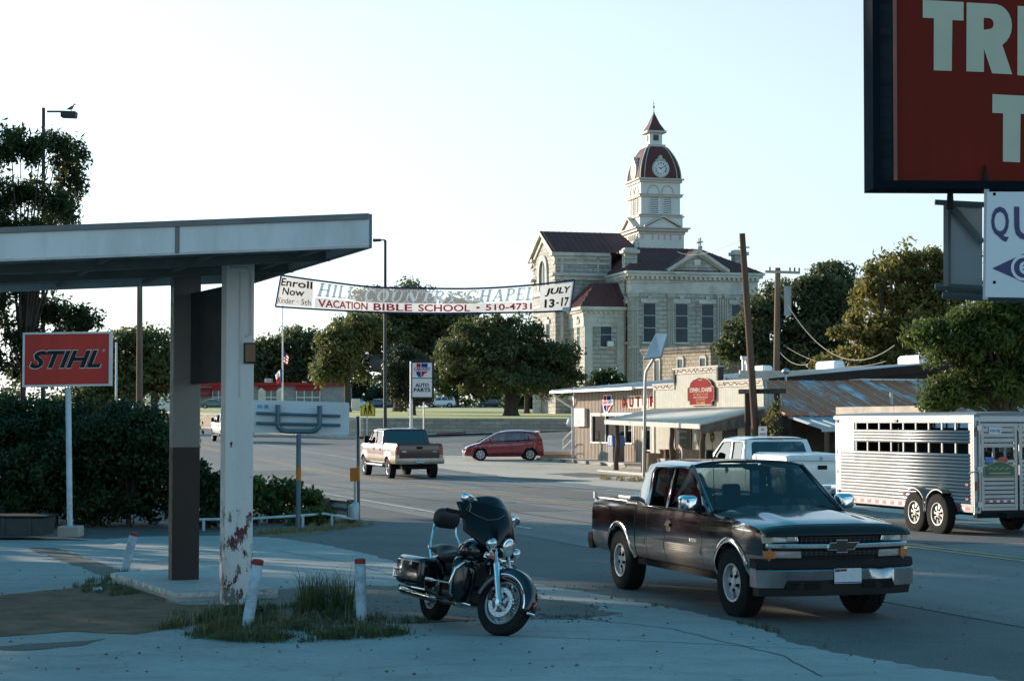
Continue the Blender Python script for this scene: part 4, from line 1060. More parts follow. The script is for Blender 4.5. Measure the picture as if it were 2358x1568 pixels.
 mb=MB();mb.prism([(cw+.05,zb-.3),(cw+.04,zb+.02),(cw-.28,zb+.015),(cw-.40,zb-.1),(cw-.36,zb-.3)],'y',-yb+.06,yb-.06);mb.build('dashboard',P.get('dash',M_DARK),root,40)
 sx0=P.get('seatx',cw-1.05)
 rows_=[sx0]+([sx0-.95]if P.get('ext')or len(doors)>1 else[])
 for j,sx in enumerate(rows_):
  if sx-.3<cb:continue
  for yy in((.42,-.42)if j==0 else(.4,-.4)):
   mb=MB();mb.prism(rrect(-.25,.25,0,.16,.05),'y',-.26,.26)if False else None
   q=Matrix.Rotation(R(-14),3,'Y')
   mb.box((sx+.18,yy,fz-.12),(.5,.5,.16));mb.box((sx-.12,yy,fz+.22),(.15,.48,.62),q);mb.box((sx-.23,yy,fz+.62),(.09,.26,.17),q)
   mb.build('seat',M_GREYT,root,40,bev=.05,seg=3)
 mb=MB();c=Vector((cw-.5,.42,zb-.06));mb.tube([c+Vector((math.sin(a)*.19*.45,math.cos(a)*.19,math.sin(a)*.19*.9))for a in[2*math.pi*i/20 for i in range(22)]],.014,6,False);mb.tube([c,c+Vector((.3,0,-.15))],.03,6);mb.build('steering_wheel',M_BLACK,root)
 for sd in(1,-1):
  mx,mz=P.get('mirx',cw-.12),zb+P.get('mirz',.13);s1=P.get('mirs',(.10,.20,.17));y0=ysd(mz)
  mb=MB();mb.bx(mx-.05,mx+.06,*(sorted((sd*(y0-.02),sd*(y0+.09)))),mz-.12,mz-.02);mo=mb.build('mirror_arm',M_BLACK,root,30,bev=.015)
  mb=MB();yc=sd*(y0+.07+s1[1]/2)
  mb.loft([[(mx+dx,yc+s1[1]/2*sc*p[0],mz+s1[2]/2*sc*p[1]-.0)for p in rrect(-1,1,-1,1,.5,4)]for dx,sc in((-s1[0]*.55,.92),(-s1[0]*.4,1.0),(0,1.0),(s1[0]*.4,.86),(s1[0]*.62,.55))])
  mb.build('mirror',P.get('mirmat',M_BLACK),root,40)
 for x in(xa,xb):
  for sd in(1,-1):wheel(root,x,sd*(hw-P['tw']/2-.015),r,P['tw'],P['rr'],sd,P.get('rim',M_ALLOY),P.get('spokes',5),P.get('turn',0)if x==xa else 0)
 if P.get('arch'):
  for w in(xa,xb):
   for sd in(1,-1):
    mb=MB();rings=[]
    for i in range(25):
     a=R(-14+208*i/24);pr=[]
     for rad,o_ in((ra+.055,.006),(ra+.03,.016),(ra-.006,.014),(ra-.006,-.03)):
      x,z=w+rad*math.cos(a),r+rad*math.sin(a)*1.0;z=max(z,zs-.02);pr.append((x,sd*(yf(x,max(z,zs))+o_),z))
     rings.append(pr)
    mb.loft(rings,cap=False,closed=False);mb.build('arch_trim',P['arch'],root,40)
 P['fn']=(yf,zh,ysd,wsh)
 return root
def front_face(root,P,m_,z0,z1,th=.05,nm='grille_shell'):
 xf,hw=P['xf'],P['W']/2;yf,zh,ysd,wsh=P['fn'];fx=lambda y:xf-.10+.075*(1-(y/hw)**2)-.10*max(0,abs(y/hw)-.8)*2
 mb=MB();mb.grid(lambda u,v:(fx((2*u-1)*(hw-.085))-.02*v,(2*u-1)*(hw-.085),z0+(z1-z0)*v),24,4);mb.build(nm,m_,root,40)
 return fx
def facepoly(mb,pts,fx,o0,o1):
 """a plate following the curved nose: pts are (y, z)"""
 n=len(pts);mb.add([(fx(y)+o,y,z)for o in(o0,o1)for y,z in pts],[tuple(range(n)),tuple(range(2*n-1,n-1,-1))]+[(i,(i+1)%n,n+(i+1)%n,n+i)for i in range(n)])
def facestrip(mb,y0,y1,za,zb_,fx,o0,o1,n=14):
 mb.loft([[(fx(y)+o0,y,za(y)),(fx(y)+o1,y,za(y)),(fx(y)+o1,y,zb_(y)),(fx(y)+o0,y,zb_(y))]for y in np.linspace(y0,y1,n)])
 # --- dark maroon pickup in the foreground
PB=dict(W=1.81,zs=.47,zb=1.12,zr=1.17,zroof=1.74,xf=2.80,xr=-2.93,xa=1.82,xb=-1.80,r=.385,tw=.25,rr=.215,cw=1.18,ct=.34,cr=-.98,cb=-1.19,hood=[(1.1,1.15),(1.8,1.115),(2.4,1.05),(2.62,1.0),(2.7,.96)],doors=[(-.16,1.02),(-.78,-.16)],ext=True,zsplit=.735,tum=.19,bulge=.035,wins=[[(-.10,1.15),(.98,1.15),(.80,1.36),(.52,1.56),(.36,1.635),(-.04,1.645)],[(-.72,1.15),(-.21,1.15),(-.17,1.63),(-.60,1.635),(-.70,1.60)]],mat=paint('maroon_black_paint',(.012,.004,.006),0,.12,.7),low=paint('pewter_paint',(.17,.135,.105),.3,.3),railmat=mat('rail_cap_alloy',(.36,.38,.39),.35,.7,.15,5),bedmat=M_BLACK,glass=M_GLASSD,wglass=glass('windshield_glass',(.34,.40,.40),.75),rglass=M_GLASS,arch=M_CHROME,mirmat=M_CHROME,mirs=(.13,.23,.19),mirx=.92,rim=M_ALLOY,spokes=5,turn=R(3),bmat=M_BLACK,zbump=.47,dash=mat('dash_grey',(.10,.10,.095),.8))
pos=Vector((2.81,22.93,0));YAWB=heading((math.sin(R(17.2)),-math.cos(R(17.2))))
tk=pickup('dark maroon extended cab pickup with chrome mirrors parked on the forecourt',pos,YAWB,PB)
fx=front_face(tk,PB,M_BLACK,.60,1.02)
yf_,zh_,ysd_,wsh_=PB['fn']
mb=MB();mb.grid(lambda u,v:(PB['xf']-.10+.075*(1-((2*u-1)*.9)**2)+.045-.14*v*v,(2*u-1)*.885,.955+.085*v+.045*(1-(2*u-1)**4)*v),24,5);o=mb.build('bug_deflector',mat('smoked_acrylic',(.010,.011,.012),.4,0,.1,2,spec=.3),tk,40);o.modifiers.new('solid','SOLIDIFY').thickness=.012
for y0,y1 in((-.42,.42),):
 for za,zb_ in((.885,.965),(.735,.80)):
  mb=MB();facestrip(mb,y0*1.14,y1*1.14,lambda y:za,lambda y:zb_,fx,.004,.008);gm=mb.build('grille',mat('grille_dark',(.006,.006,.007),.6),tk,0)
  mb=MB()
  for k in range(17):y=y0*1.12+(y1-y0)*1.12*k/16;mb.box((fx(y)+.014,y,(za+zb_)/2),(.012,.008,zb_-za))
  for k in range(1,3):z=za+(zb_-za)*k/3;facestrip(mb,y0*1.13,y1*1.13,lambda y:z-.004,lambda y:z+.004,fx,.006,.02,12)
  mb.build('grille_mesh',mat('grille_grey',(.05,.05,.052),.5),gm,0)
mb=MB();facestrip(mb,-.86,.86,lambda y:.815+.012*(y/.9)**2,lambda y:.872+.012*(y/.9)**2,fx,0,.045,24);mb.build('chrome_bar',M_CHROME,tk,40,bev=.012)
bow=[(-.165,-.036),(-.062,-.036),(-.062,-.062),(.062,-.062),(.062,-.036),(.165-.03,-.036),(.165+.03,.036),(.062,.036),(.062,.062),(-.062,.062),(-.062,.036),(-.165+.03,.036)]
bow=[(y*1.0,z+.845)for y,z in bow]
mb=MB();facepoly(mb,[(y*1.1,.845+(z-.845)*1.2)for y,z in bow],fx,.03,.056);e=mb.build('emblem_edge',M_CHROME,tk,0)
mb=MB();facepoly(mb,bow,fx,.05,.062);mb.build('emblem',mat('emblem_black',(.008,.009,.012),.3),e,0)
for sd in(1,-1):
 mb=MB();facepoly(mb,[(sd*y,z)for y,z in[(.50,.895),(.87,.885),(.895,.92),(.89,.985),(.52,.972)]],fx,-.02,.028);h=mb.build('headlight',M_LENS,tk,0,bev=.012)
 mb=MB();facepoly(mb,[(sd*y,z)for y,z in[(.80,.888),(.892,.884),(.894,.982),(.80,.98)]],fx,.0,.031);mb.build('side_lens',mat('yellowed_lens',(.38,.36,.26),.25,0,.1,5,coat=.6),h,0)
 mb=MB();facepoly(mb,[(sd*y,z)for y,z in[(.53,.905),(.64,.90),(.64,.965),(.54,.96)]],fx,.02,.033);mb.build('reflector_bowl',M_CHROME,h,0,bev=.01)
 mb=MB();facepoly(mb,[(sd*y,z)for y,z in[(.47,.715),(.87,.72),(.885,.80),(.48,.795)]],fx,-.02,.028);h=mb.build('turn_lamp',mat('clear_lamp',(.30,.29,.27),.25,.3,.2,7,coat=.7),tk,0,bev=.01)
 mb=MB();facepoly(mb,[(sd*y,z)for y,z in[(.77,.716),(.882,.72),(.887,.80),(.77,.798)]],fx,.0,.032);mb.build('amber_lens',M_AMB,h,0)
fb=lambda y:PB['xf']-.02-.16*abs(y/.98)**3
mb=MB();mb.loft([[(fb(y)-.16,y*.985,.705),(fb(y)+.01,y,.70),(fb(y)+.035,y,.655),(fb(y)+.035,y,.605),(fb(y)-.16,y*.985,.60)]for y in np.linspace(-.965,.965,21)]);mb.build('bumper_pad',M_BLACK,tk,40)
mb=MB()
zlo=lambda y:.395 if abs(y)>.66 else .475
dent=lambda y:-.035*math.exp(-((y-.52)/.09)**2)
mb.loft([[(fb(y)-.18,y*.975,.602),(fb(y)+.02+dent(y),y,.602),(fb(y)+.045+dent(y),y,.575+dent(y)*.6),(fb(y)+.035,y,zlo(y)),(fb(y)-.18,y*.975,zlo(y))]for y in list(np.linspace(-.965,-.68,6))+list(np.linspace(-.64,.64,25))+list(np.linspace(.68,.965,6))]);mb.build('front_bumper',mat('bumper_chrome',(.36,.37,.38),.25,.95,.1,2,dirt=(.16,.15,.14),dsc=2.5,damt=.5),tk,40)
mb=MB();mb.loft([[(fb(y)-.2,y*.97,.50),(fb(y)+.005,y,.49),(fb(y)+.02,y,.40),(fb(y)-.0,y*.99,.30),(fb(y)-.2,y*.97,.29)]for y in np.linspace(-.93,.93,19)]);va=mb.build('valance',mat('valance_plastic',(.022,.022,.022),.7),tk,40)
for y0,y1 in((-.66,-.47),(-.43,-.25),(.25,.43),(.47,.66)):
 mb=MB();y=(y0+y1)/2;mb.prism(rrect(y0,y1,.375,.45,.02),'x',fb(y)-.05,fb(y)+.026);mb.build('fog_opening',M_HULL,va,0)
mb=MB();mb.prism(rrect(-.10,.23,.435,.60,.012),'x',fb(0)+.05,fb(0)+.06);p_=mb.build('licence_plate',M_PLATE,tk,0)
mb=MB();mb.m(0).prism(rect(-.094,.224,.441,.452),'x',fb(0)+.06,fb(0)+.062);mb.m(0).prism(rect(-.094,-.035,.565,.594),'x',fb(0)+.06,fb(0)+.062);mb.m(1).prism(rect(-.03,.05,.568,.594),'x',fb(0)+.06,fb(0)+.062);mb.build('plate_print',[M_NAVY,M_REDL],p_,0)
for sd in(1,-1):
 for x0,x1 in((-.76,-.17),(-.15,1.0),(-1.17,-.80-.02))if True else():
  mb=MB()
  for k in range(4):z=.655+k*.023;mb.loft([[(x,sd*(yf_(x,z)+o),z+dz)for o,dz in((-.004,-.009),(.012,-.006),(.012,.006),(-.004,.009))]for x in np.linspace(x0+.02,x1-.02,5)])
  mb.build('side_moulding',mat('moulding_grey',(.22,.21,.19),.4,.5,.1,3),tk,40)
mb=MB();x0=.78;mb.text('1500',(x0,-yf_(x0,.79)-.003,.80),(1,0,0),(0,0,1),.15,.042,.01);mb.lathe([(.001,-.001),(.022,-.001),(.022,.002)],(x0-.12,-yf_(x0,.8)-.002,.80),'y',12);mb.build('badge',M_STEEL,tk,0)
mb=MB();mb.bx(-1.62,-1.24,-.86,.86,1.03,1.225);mb.bx(-1.66,-1.22,-.955,.955,1.20,1.25);mb.build('tool_box',MATS['rail_cap_alloy'],tk,0,bev=.015)
mb=MB();mb.tube([(1.25,-.83,1.13),(1.14,-.82,2.0)],.004,5);mb.build('aerial',M_BLACK,tk)
mb=MB();c=Vector(wsh_(.5,.86))+Vector((-.07,.05,0));mb.m(0).bx(c.x,c.x+.002,c.y-.045,c.y+.045,c.z-.29,c.z-.02);mb.m(1).bx(c.x+.003,c.x+.005,c.y-.036,c.y+.036,c.z-.2,c.z-.1);mb.m(0).lathe([(.001,.0055),(.012,.0055)],(c.x,c.y,c.z-.12),'x',10);mb.tube([(c.x+.0065,c.y,c.z-.13),(c.x+.0065,c.y,c.z-.16),(c.x+.0065,c.y-.02,c.z-.165),(c.x+.0065,c.y-.025,c.z-.19)],.004,5)
mb.build('hanging_permit',[mat('permit_pale_blue',(.42,.60,.78),.5),mat('permit_blue',(.05,.19,.55),.5)],tk,0)
mb=MB();mb.ell(tuple(Vector(wsh_(.5,.9))+Vector((-.06,0,0))),(.02,.12,.035));mb.build('rearview_mirror',M_BLACK,tk)
mb=MB();mb.grid(lambda u,v:(.86-.46*u+.02,-(ysd_(1.62-.25*(1-u)**1.6)+.035-.018*v),1.655-.30*(1-u)**2.2+.06*v-.05),10,2);mb.build('wind_deflector',MATS['smoked_acrylic'],tk,40)
mb=MB();mb.bx(-2.9,-2.84,-.86,-.83,1.16,1.25);mb.build('rail_stub',M_STEEL,tk,0)
# --- brown and tan crew cab pickup driving away
PF=dict(W=2.0,zs=.60,zb=1.32,zr=1.38,zroof=1.98,xf=3.05,xr=-3.1,xa=2.05,xb=-1.90,r=.41,tw=.27,rr=.235,cw=1.42,ct=.74,cr=-.92,cb=-1.12,hood=[(1.4,1.36),(2.2,1.34),(2.8,1.28),(2.95,1.2)],doors=[(.16,1.25),(-.88,.16)],zsplit=.93,tum=.17,wins=[[(.22,1.36),(1.22,1.36),(1.05,1.58),(.78,1.84),(.26,1.845)],[(-.82,1.36),(.14,1.36),(.14,1.845),(-.70,1.845)]],mat=paint('chestnut_paint',(.15,.068,.062),.35,.3),low=paint('tan_paint',(.33,.24,.175),.4,.35),bedmat=M_BLACK,flare=.05,tgmat=paint('shaded_chestnut_paint',(.032,.010,.011),.2,.3),backmat=paint('shaded_chestnut_paint',(.060,.018,.020)),glass=M_GLASSD,bmat=mat('tan_bumper',(.36,.31,.27),.35,.6,.1,3),mirs=(.10,.20,.30),mirz=.18,mirx=1.15,hmat=M_BLACK,rim=M_CHROME,spokes=5,zbump=.60,plate='DB1 6136')  # tailgate and cab back darker: shade painted into the chestnut colour
tl_=G(965,1103);yw=heading(-U)
pos=tl_+(-U)*3.05;pos.z=gz(pos.x,pos.y)
tb=pickup('two tone brown and tan crew cab pickup driving away along the road',pos,yw,PF)
for sd in(1,-1):
 mb=MB();mb.tube([(-1.2,sd*.99,.5),(1.45,sd*.99,.5)],.05,8);mb.build('side_step',M_CHROME,tb)
 mb=MB()
 for x in(-.9,.2,1.2):mb.tube([(x,sd*.99,.5),(x,sd*.8,.62)],.025,6)
 mb.build('step_bracket',M_BLACK,tb)
mb=MB();mb.m(0).text('King',(-3.125,.62,1.1),(0,-1,0),(0,0,1),.2,.07,.02)if False else None
mb.ell((-3.112,.62,1.08),(.008,.11,.035));mb.ell((-3.112,-.62,1.08),(.008,.09,.025));mb.build('gate_badge',M_STEEL,tb)
mb=MB();mb.bx(-3.3,-3.2,-.05,.05,.55,.62);mb.bx(-3.25,-2.9,-.5,-.45,.56,.6);mb.build('tow_hitch',M_HULL,tb,0)
fxf=front_face(tb,PF,M_CHROME,.7,1.22)
# --- white crew cab pickup farther down the road
PW=dict(PF);PW.update(mat=paint('white_car_paint',(.72,.72,.70),0,.3),low=None,zsplit=0,tgmat=paint('shaded_white_paint',(.07,.09,.10),.2,.3),bmat=M_CHROME,backmat=None,plate='FK3 882B',zroof=1.94,flare=.03)  # dark tailgate colour paints the shade on the white truck's tail
PW['low']=PW['mat'];PW['backmat']=PW['mat'];PW.pop('fn',None)
pos=Vector((-15.0,121,0));pos=at(550,1046,121.5);pos=Vector((pos.x,pos.y,0))-U*3.05;pos.z=gz(pos.x,pos.y)
t2=pickup('white crew cab pickup far down the road, mostly hidden by the peeling column',pos,yw,PW)
mb=MB();
for sd in(1,-1):mb.tube([(-1.2,sd*.99,.48),(1.45,sd*.99,.48)],.05,8)
mb.build('side_step',M_CHROME,t2)
# --- white pickup with the bed cover, hitched to the trailer
PT=dict(W=2.0,zs=.50,zb=1.18,zr=1.28,zroof=1.86,xf=2.95,xr=-3.05,xa=1.95,xb=-1.75,r=.40,tw=.26,rr=.225,cw=1.42,ct=.66,cr=-.62,cb=-.86,hood=[(1.3,1.24),(2.2,1.21),(2.75,1.14),(2.85,1.05)],doors=[(.12,1.25),(-.58,.12)],ext=True,zsplit=0,tum=.18,wins=[[(.18,1.22),(1.22,1.22),(1.05,1.42),(.74,1.70),(.22,1.72)],[(-.52,1.22),(.06,1.22),(.08,1.72),(-.42,1.72),(-.5,1.66)]],mat=PW['mat'],low=PW['mat'],bedmat=M_BLACK,glass=M_GLASS,rglass=M_GLASSD,bmat=M_CHROME,mirs=(.10,.20,.30),mirz=.16,mirx=1.12,plate='HX4 719P',flare=.03)
rc=Vector((7.5,44.2,0));yt_=heading(-U);pos=rc-U*3.05
t3=pickup('white pickup with a white bed box towing the silver stock trailer',pos,yt_,PT)
mb=MB();mb.m(0).loft([[(x,-.93,1.29),(x,.93,1.29),(x,.93,1.29+h*.75),(x,.80,1.29+h),(x,-.80,1.29+h),(x,-.93,1.29+h*.75)]for x,h in((-3.0,.09),(-2.96,.14),(-1.2,.19),(-1.12,.12))]);bc=mb.build('bed_box',mat('white_gelcoat',(.74,.75,.76),.3,0,.04,2,coat=.4),t3,25)
mb=MB();mb.m(0).bx(-1.9,-1.5,.925,.94,1.31,1.37);mb.bx(-1.35,-1.2,.925,.94,1.31,1.37);mb.lathe([(.03,-3.004),(.045,-3.008),(.055,-3.004)],(0,0,1.34),'x',18);mb.bx(-3.004,-2.998,-.93,.93,1.315,1.33)
for sg in(1,-1):mb.tube([(-2.995,sg*.08,1.37),(-2.99,sg*.75,1.32)],.007,4)
mb.build('box_fitting',M_STEEL,bc,0)
mb=MB();mb.bx(-1.0,-.98,.62,.86,1.5,1.8)if False else None
mb=MB();mb.bx(-.2,.0,.55,.85,1.60,1.85)if False else None
# --- aluminium stock trailer
LT,WT=5.67,2.0
rl=Vector((8.96,35.5,0));tc=rl+N*(WT/2)
tr=thing('stock_trailer','long silver slatted livestock trailer with twin axles and tall windows','trailer',tc,heading(-U))
M_ALU=mat('ribbed_aluminium',(.30,.31,.315),.38,.6,.10,1.5,dirt=(.45,.42,.38),dsc=1.2,damt=.35)
M_ALU2=mat('smooth_aluminium',(.17,.18,.185),.5,.4,.08,2)
def slats(mb,x0,x1,y,sd,z0,z1):
 n=max(1,int(round((z1-z0)/.068)));prof=[]
 for i in range(n):
  a=z0+(z1-z0)*i/n;h=(z1-z0)/n
  prof+=[(-.008,a+.002),(.016,a+h*.16),(.022,a+h*.5),(.016,a+h*.80),(-.008,a+h*.93)]
 prof+=[(0,z1)]
 mb.loft([[(x,y+sd*o,z)for o,z in prof]for x in(x0,x1)],cap=False,closed=False)
zf,zt_=.46,2.36
for sd in(1,-1):
 y=sd*(WT/2-.02);mb=MB()
 slats(mb,.1,LT-.35,y,sd,.62,1.60);slats(mb,.1,LT-.95,y,sd,1.80,2.06)
 o=mb.build('side_panel',M_ALU,tr,30);o.modifiers.new('solid','SOLIDIFY').thickness=.01
 mb=MB()
 mb.bx(0,LT-.1,*sorted((y-sd*.03,y+sd*.025)),zf,.62);mb.bx(0,LT-.1,*sorted((y-sd*.03,y+sd*.022)),2.20,2.30)
 mb.bx(0,.12,*sorted((y-sd*.03,y+sd*.024)),.62,2.20)
 for z0,z1 in((1.60,1.80),(2.06,2.20)):
  for k in range(10):x=.12+k*.5;mb.bx(x,x+.06,*sorted((y-sd*.02,y+sd*.012)),z0,z1)
 mb.build('side_frame',M_ALU2,tr,0,bev=.006)
 mb=MB();mb.bx(LT-.96,LT-.1,*sorted((y-sd*.02,y+sd*.022)),1.35,2.20);mb.bx(LT-.36,LT-.1,*sorted((y-sd*.02,y+sd*.018)),.62,1.35);mb.build('nose_panel',mat('white_sheet_metal',(.34,.38,.42),.4,.2,.04,1.5),tr,0,bev=.004)
 mb=MB()
 pr=[]
 for cx,a0,a1 in((1.89,178,62),(1.01,118,2))if sd else():
  for i in range(11):a=R(a1+(a0-a1)*i/10)if False else R(a0+(a1-a0)*i/10);pr.append((cx+.47*math.cos(a)*-1 if False else cx+.47*math.cos(a),.40+.47*math.sin(a)))
 pr=[(p[0],max(p[1],.42))for p in sorted(pr,key=lambda p:-p[0])]
 mb.loft([[(x,y+sd*.24,z),(x,y+sd*.24,z+.025),(x,y-sd*.0,z+.03),(x,y-sd*.0,z)]for x,z in pr]);mb.build('mudguard',mat('mudguard_metal',(.24,.25,.25),.5,.5,.1,3),tr,40)
 mb=MB();mb.prism([(p[0],p[1]-.002)for p in pr]+[(.52,.40),(2.38,.40)],'y',y-sd*.003+sd*.03,y+sd*.03+sd*.004);mb.build('wheel_well',M_HULL,tr,0)
 for x in(1.01,1.89):wheel(tr,x,y+sd*.13,.395,.2,.225,sd,mat('trailer_rim',(.33,.33,.32),.5,.5,.15,6,dirt=(.1,.08,.06),dsc=6),8)
 for k in range(26):
  pass
 mb=MB()
 for i,x in enumerate(np.arange(.15,LT-.3,.16)):
  if .5<x<2.4:continue
  if sd<0 and i%3:continue
  mb.m(i%2).bx(x,x+.13,*sorted((y+sd*.026,y+sd*.028)),.50,.565)
 mb.build('reflective_tape',[mat('tape_red',(.50,.03,.04),.4),mat('tape_white',(.72,.72,.72),.4)],tr,0)
 for x,z in((LT-.25,.70),(2.6,.74),(.2,.72),(.2,1.0),(LT-.2,2.25),(2.9,2.25)):
  mb=MB();mb.bx(x-.05,x+.05,*sorted((y+sd*.022,y+sd*.045)),z-.025,z+.025);mb.build('marker_lamp',M_REDL,tr,0)
mb=MB();mb.loft([[(x,p[0],p[1])for p in[(-WT/2,2.29),(-WT/2+.01,2.35),(-WT/2+.08,2.40),(0,2.43),(WT/2-.08,2.40),(WT/2-.01,2.35),(WT/2,2.29)]]for x in(-.02,LT-.15,LT-.02)]);mb.build('roof',M_ALU2,tr,30)
mb=MB();mb.bx(.02,LT-.1,-WT/2+.05,WT/2-.05,.44,.50);mb.bx(LT-.12,LT-.08,-WT/2+.02,WT/2-.02,.5,2.3);mb.bx(2.9,2.93,-WT/2+.05,WT/2-.05,.5,2.1);mb.build('floor',M_DARK,tr,0)
mb=MB();mb.bx(-.3,LT,-.45,-.35,.36,.46);mb.bx(-.3,LT,.35,.45,.36,.46);mb.bx(-.08,.05,-WT/2+.02,WT/2-.02,.36,.455)
for sd in(1,-1):mb.tube([(LT-.1,sd*.7,.46),(LT+1.25,0,.50)],.05,4)
mb.build('chassis',M_HULL,tr,0)
mb=MB()
for y0,y1 in((-1.0,-.86),(.86,1.0)):mb.bx(-.03,.02,y0,y1,.42,2.32)
mb.bx(-.03,.02,-.86,.86,2.22,2.34);mb.build('rear_frame',mat('rear_frame_metal',(.40,.41,.42),.45,.5,.08,2),tr,0,bev=.006)
for y0,y1 in((.02,.84),(-.84,-.02)):
 mb=MB();mb.bx(-.025,.005,y0,y0+.07,.5,2.2);mb.bx(-.025,.005,y1-.07,y1,.5,2.2);mb.bx(-.025,.005,y0+.07,y1-.07,2.12,2.2);mb.bx(-.025,.005,y0+.07,y1-.07,.5,.56)
 for z0,z1 in((.56,1.50),(1.72,2.12)):
  n=int((z1-z0)/.085)
  for k in range(n):z=z0+(z1-z0)*k/n;mb.bx(-.018,0,y0+.07,y1-.07,z+.004,z+(z1-z0)/n-.012)
 d=mb.build('rear_door',M_ALU,tr,0,bev=.005)
 for k in range(2):
  mb=MB();mb.bx(-.02,-.002,y0+.25+k*.26,y0+.30+k*.26,1.50,1.72);mb.build('window_bar',M_ALU2,d,0)
 mb=MB()
 for k in range(8):mb.m(k%2).bx(-.028,-.0255,y0+.09+k*.08,y0+.165+k*.08,.66,.70)
 mb.build('reflective_tape',[MATS['tape_white'],MATS['tape_red']],d,0)
mb=MB();mb.tube([(-.06,.90,.5),(-.06,.90,2.25)],.022,8)
for z in(.62,1.3,2.1):mb.bx(-.08,-.03,.86,.95,z-.05,z+.05)
mb.tube([(-.07,.9,1.3),(-.09,1.02,1.26),(-.06,1.12,1.24)],.016,6);mb.build('latch_bar',M_STEEL,tr,30)
for z,h in((2.02,.09),(.98,.09)):
 mb=MB();mb.prism(rrect(.90+.045,.985,z-h,z+h,.02),'x',-.045,-.03);mb.build('tail_lamp',M_REDL,tr,0)
mb=MB();mb.bx(-.034,-.027,.38,.66,1.98,2.12);p_=mb.build('licence_plate',M_PLATE,tr,0)
mb=MB();mb.text('F70 92J',(-.036,.52,2.04),(0,-1,0),(0,0,1),.22,.07,.02);mb.build('lettering',M_NAVY,p_,0)
mb=MB();ar=[(-.34,1.16),(.34,1.16)]+[(.34-.0-.68*i/14,1.33+.12*math.sin(math.pi*i/14))for i in range(15)];mb.prism([(y+.44,z)for y,z in ar],'x',-.036,-.027);s_=mb.build('sign_plate',mat('dealer_green',(.02,.09,.05),.4),tr,0)
mb=MB();mb.tube([(-.038,y+.44,z)for y,z in ar[1:]+ar[:2]],.008,4);mb.text('RANCH',(-.038,.44,1.33),(0,-1,0),(0,0,1),.44,.09,.0)if False else mb.tube([(-.038,.2+.48*i/12,1.31+.03*math.sin(i*1.9))for i in range(13)],.012,4);mb.bx(-.039,-.036,.2,.66,1.215,1.235);mb.build('sign_border',mat('dealer_gold',(.45,.38,.2),.4),s_,0)
mb=MB();mb.ell((-.03,.36,1.58-.2+.1),(.006,.12,.065));mb.build('red_sticker',mat('sticker_red',(.45,.05,.03),.4,0,.3,14),tr)
mb=MB();mb.bx(-.032,-.026,.58,.74,1.42,1.54);mb.build('blue_sticker',mat('sticker_blue',(.05,.15,.40),.4,0,.3,14),tr,0)
mb=MB();mb.bx(LT-.21,LT-.15,.983+.02,1.007+.0,1.52,1.62);mb.bx(LT-.22,LT-.16,.983,1.006,1.1,1.16);mb.build('side_sticker',MATS['sticker_blue'],tr,0)
# ---------------------------------------------------------------- touring motorcycle
gf=G(1143,1463);gr=G(1021,1436)
MYAW=heading((.44,-.90));mpos=Vector((gf.x,gf.y,0))-Vector((math.cos(MYAW),math.sin(MYAW),0))*.84
K=1.04
mo=thing('motorcycle','black touring motorcycle leaning on its stand on the concrete','motorcycle',mpos,(R(-8),0,MYAW));mo.scale=(K,K,K)
M_MBLK=paint('gloss_black_paint',(.006,.007,.009),0,.14,.3)
M_MCH=M_CHROME
M_LEA=mat('seat_leather',(.014,.014,.015),.45,0,.15,8,.15,60)
M_ENG=mat('engine_black',(.02,.02,.021),.4,.5,.2,10)
ax=Vector((-math.sin(R(26)),0,math.cos(R(26))));ap_=Vector((.50,0,.80))
TF=Matrix.Translation(ap_)@Matrix.Rotation(R(27),4,ax)@Matrix.Translation(-ap_)
def bike_wheel(M,cx,r,w,rr,disc,nm,wide=False):
 mb=MB(M);mb.lathe([(rr,-w*.36),(rr+.02,-w*.46),(r*.86,-w*.5),(r*.95,-w*.42),(r,-w*.16),(r,w*.16),(r*.95,w*.42),(r*.86,w*.5),(rr+.02,w*.46),(rr,w*.36)],(cx,0,r),'y',44,True)
 o=mb.build('wheel',M_RUB,mo,30)
 mb=MB(M);mb.lathe([(rr*1.01,-w*.4),(rr*.92,-w*.34),(rr*.90,0),(rr*.92,w*.34),(rr*1.01,w*.4)],(cx,0,r),'y',40,True)
 for k in range(14 if not wide else 9):
  for sg in(-1,1):
   a=2*math.pi*(k+.25*sg)/(14 if not wide else 9);mb.tube([(cx+.05*math.cos(a),sg*.03,r+.05*math.sin(a)),(cx+rr*.91*math.cos(a),sg*.02,r+rr*.91*math.sin(a))],.008,5)
 mb.lathe([(.02,-w*.5),(.055,-w*.45),(.055,w*.45),(.02,w*.5)],(cx,0,r),'y',16)
 mb.build('rim',mat('grey_cast_rim',(.30,.30,.30),.35,.4,.1,6),o,30)
 for sg in(-1,1):
  mb=MB(M);y=sg*w*.62;c=(cx,y,r)
  mb.lathe([(disc*.70,-.003),(disc,-.003),(disc,.003),(disc*.70,.003),(disc*.70,-.003)],c,'y',36,True)
  mb.mi=1
  for k in range(30):
   a=2*math.pi*k/30;rad=disc*(.80 if k%2 else .91);mb.lathe([(.0005,sg*.0045),(.0048,sg*.0045)],(cx+rad*math.cos(a),y,r+rad*math.sin(a)),'y',6)
  mb.mi=0
  for k in range(5):
   a=2*math.pi*k/5;b_=a+.5;mb.tube([(cx+disc*.28*math.cos(a),y,r+disc*.28*math.sin(a)),(cx+disc*.52*math.cos(b_),y,r+disc*.52*math.sin(b_)),(cx+disc*.74*math.cos(b_),y,r+disc*.74*math.sin(b_))],[.022,.016,.02],6)
  mb.build('brake_disc',[mat('disc_steel',(.62,.62,.61),.35,.35,.05,6),M_HULL],o,30)
 return o
bike_wheel(TF,.84,.325,.13,.215,.15,'front');bike_wheel(None,-.78,.32,.15,.20,.14,'rear',True)
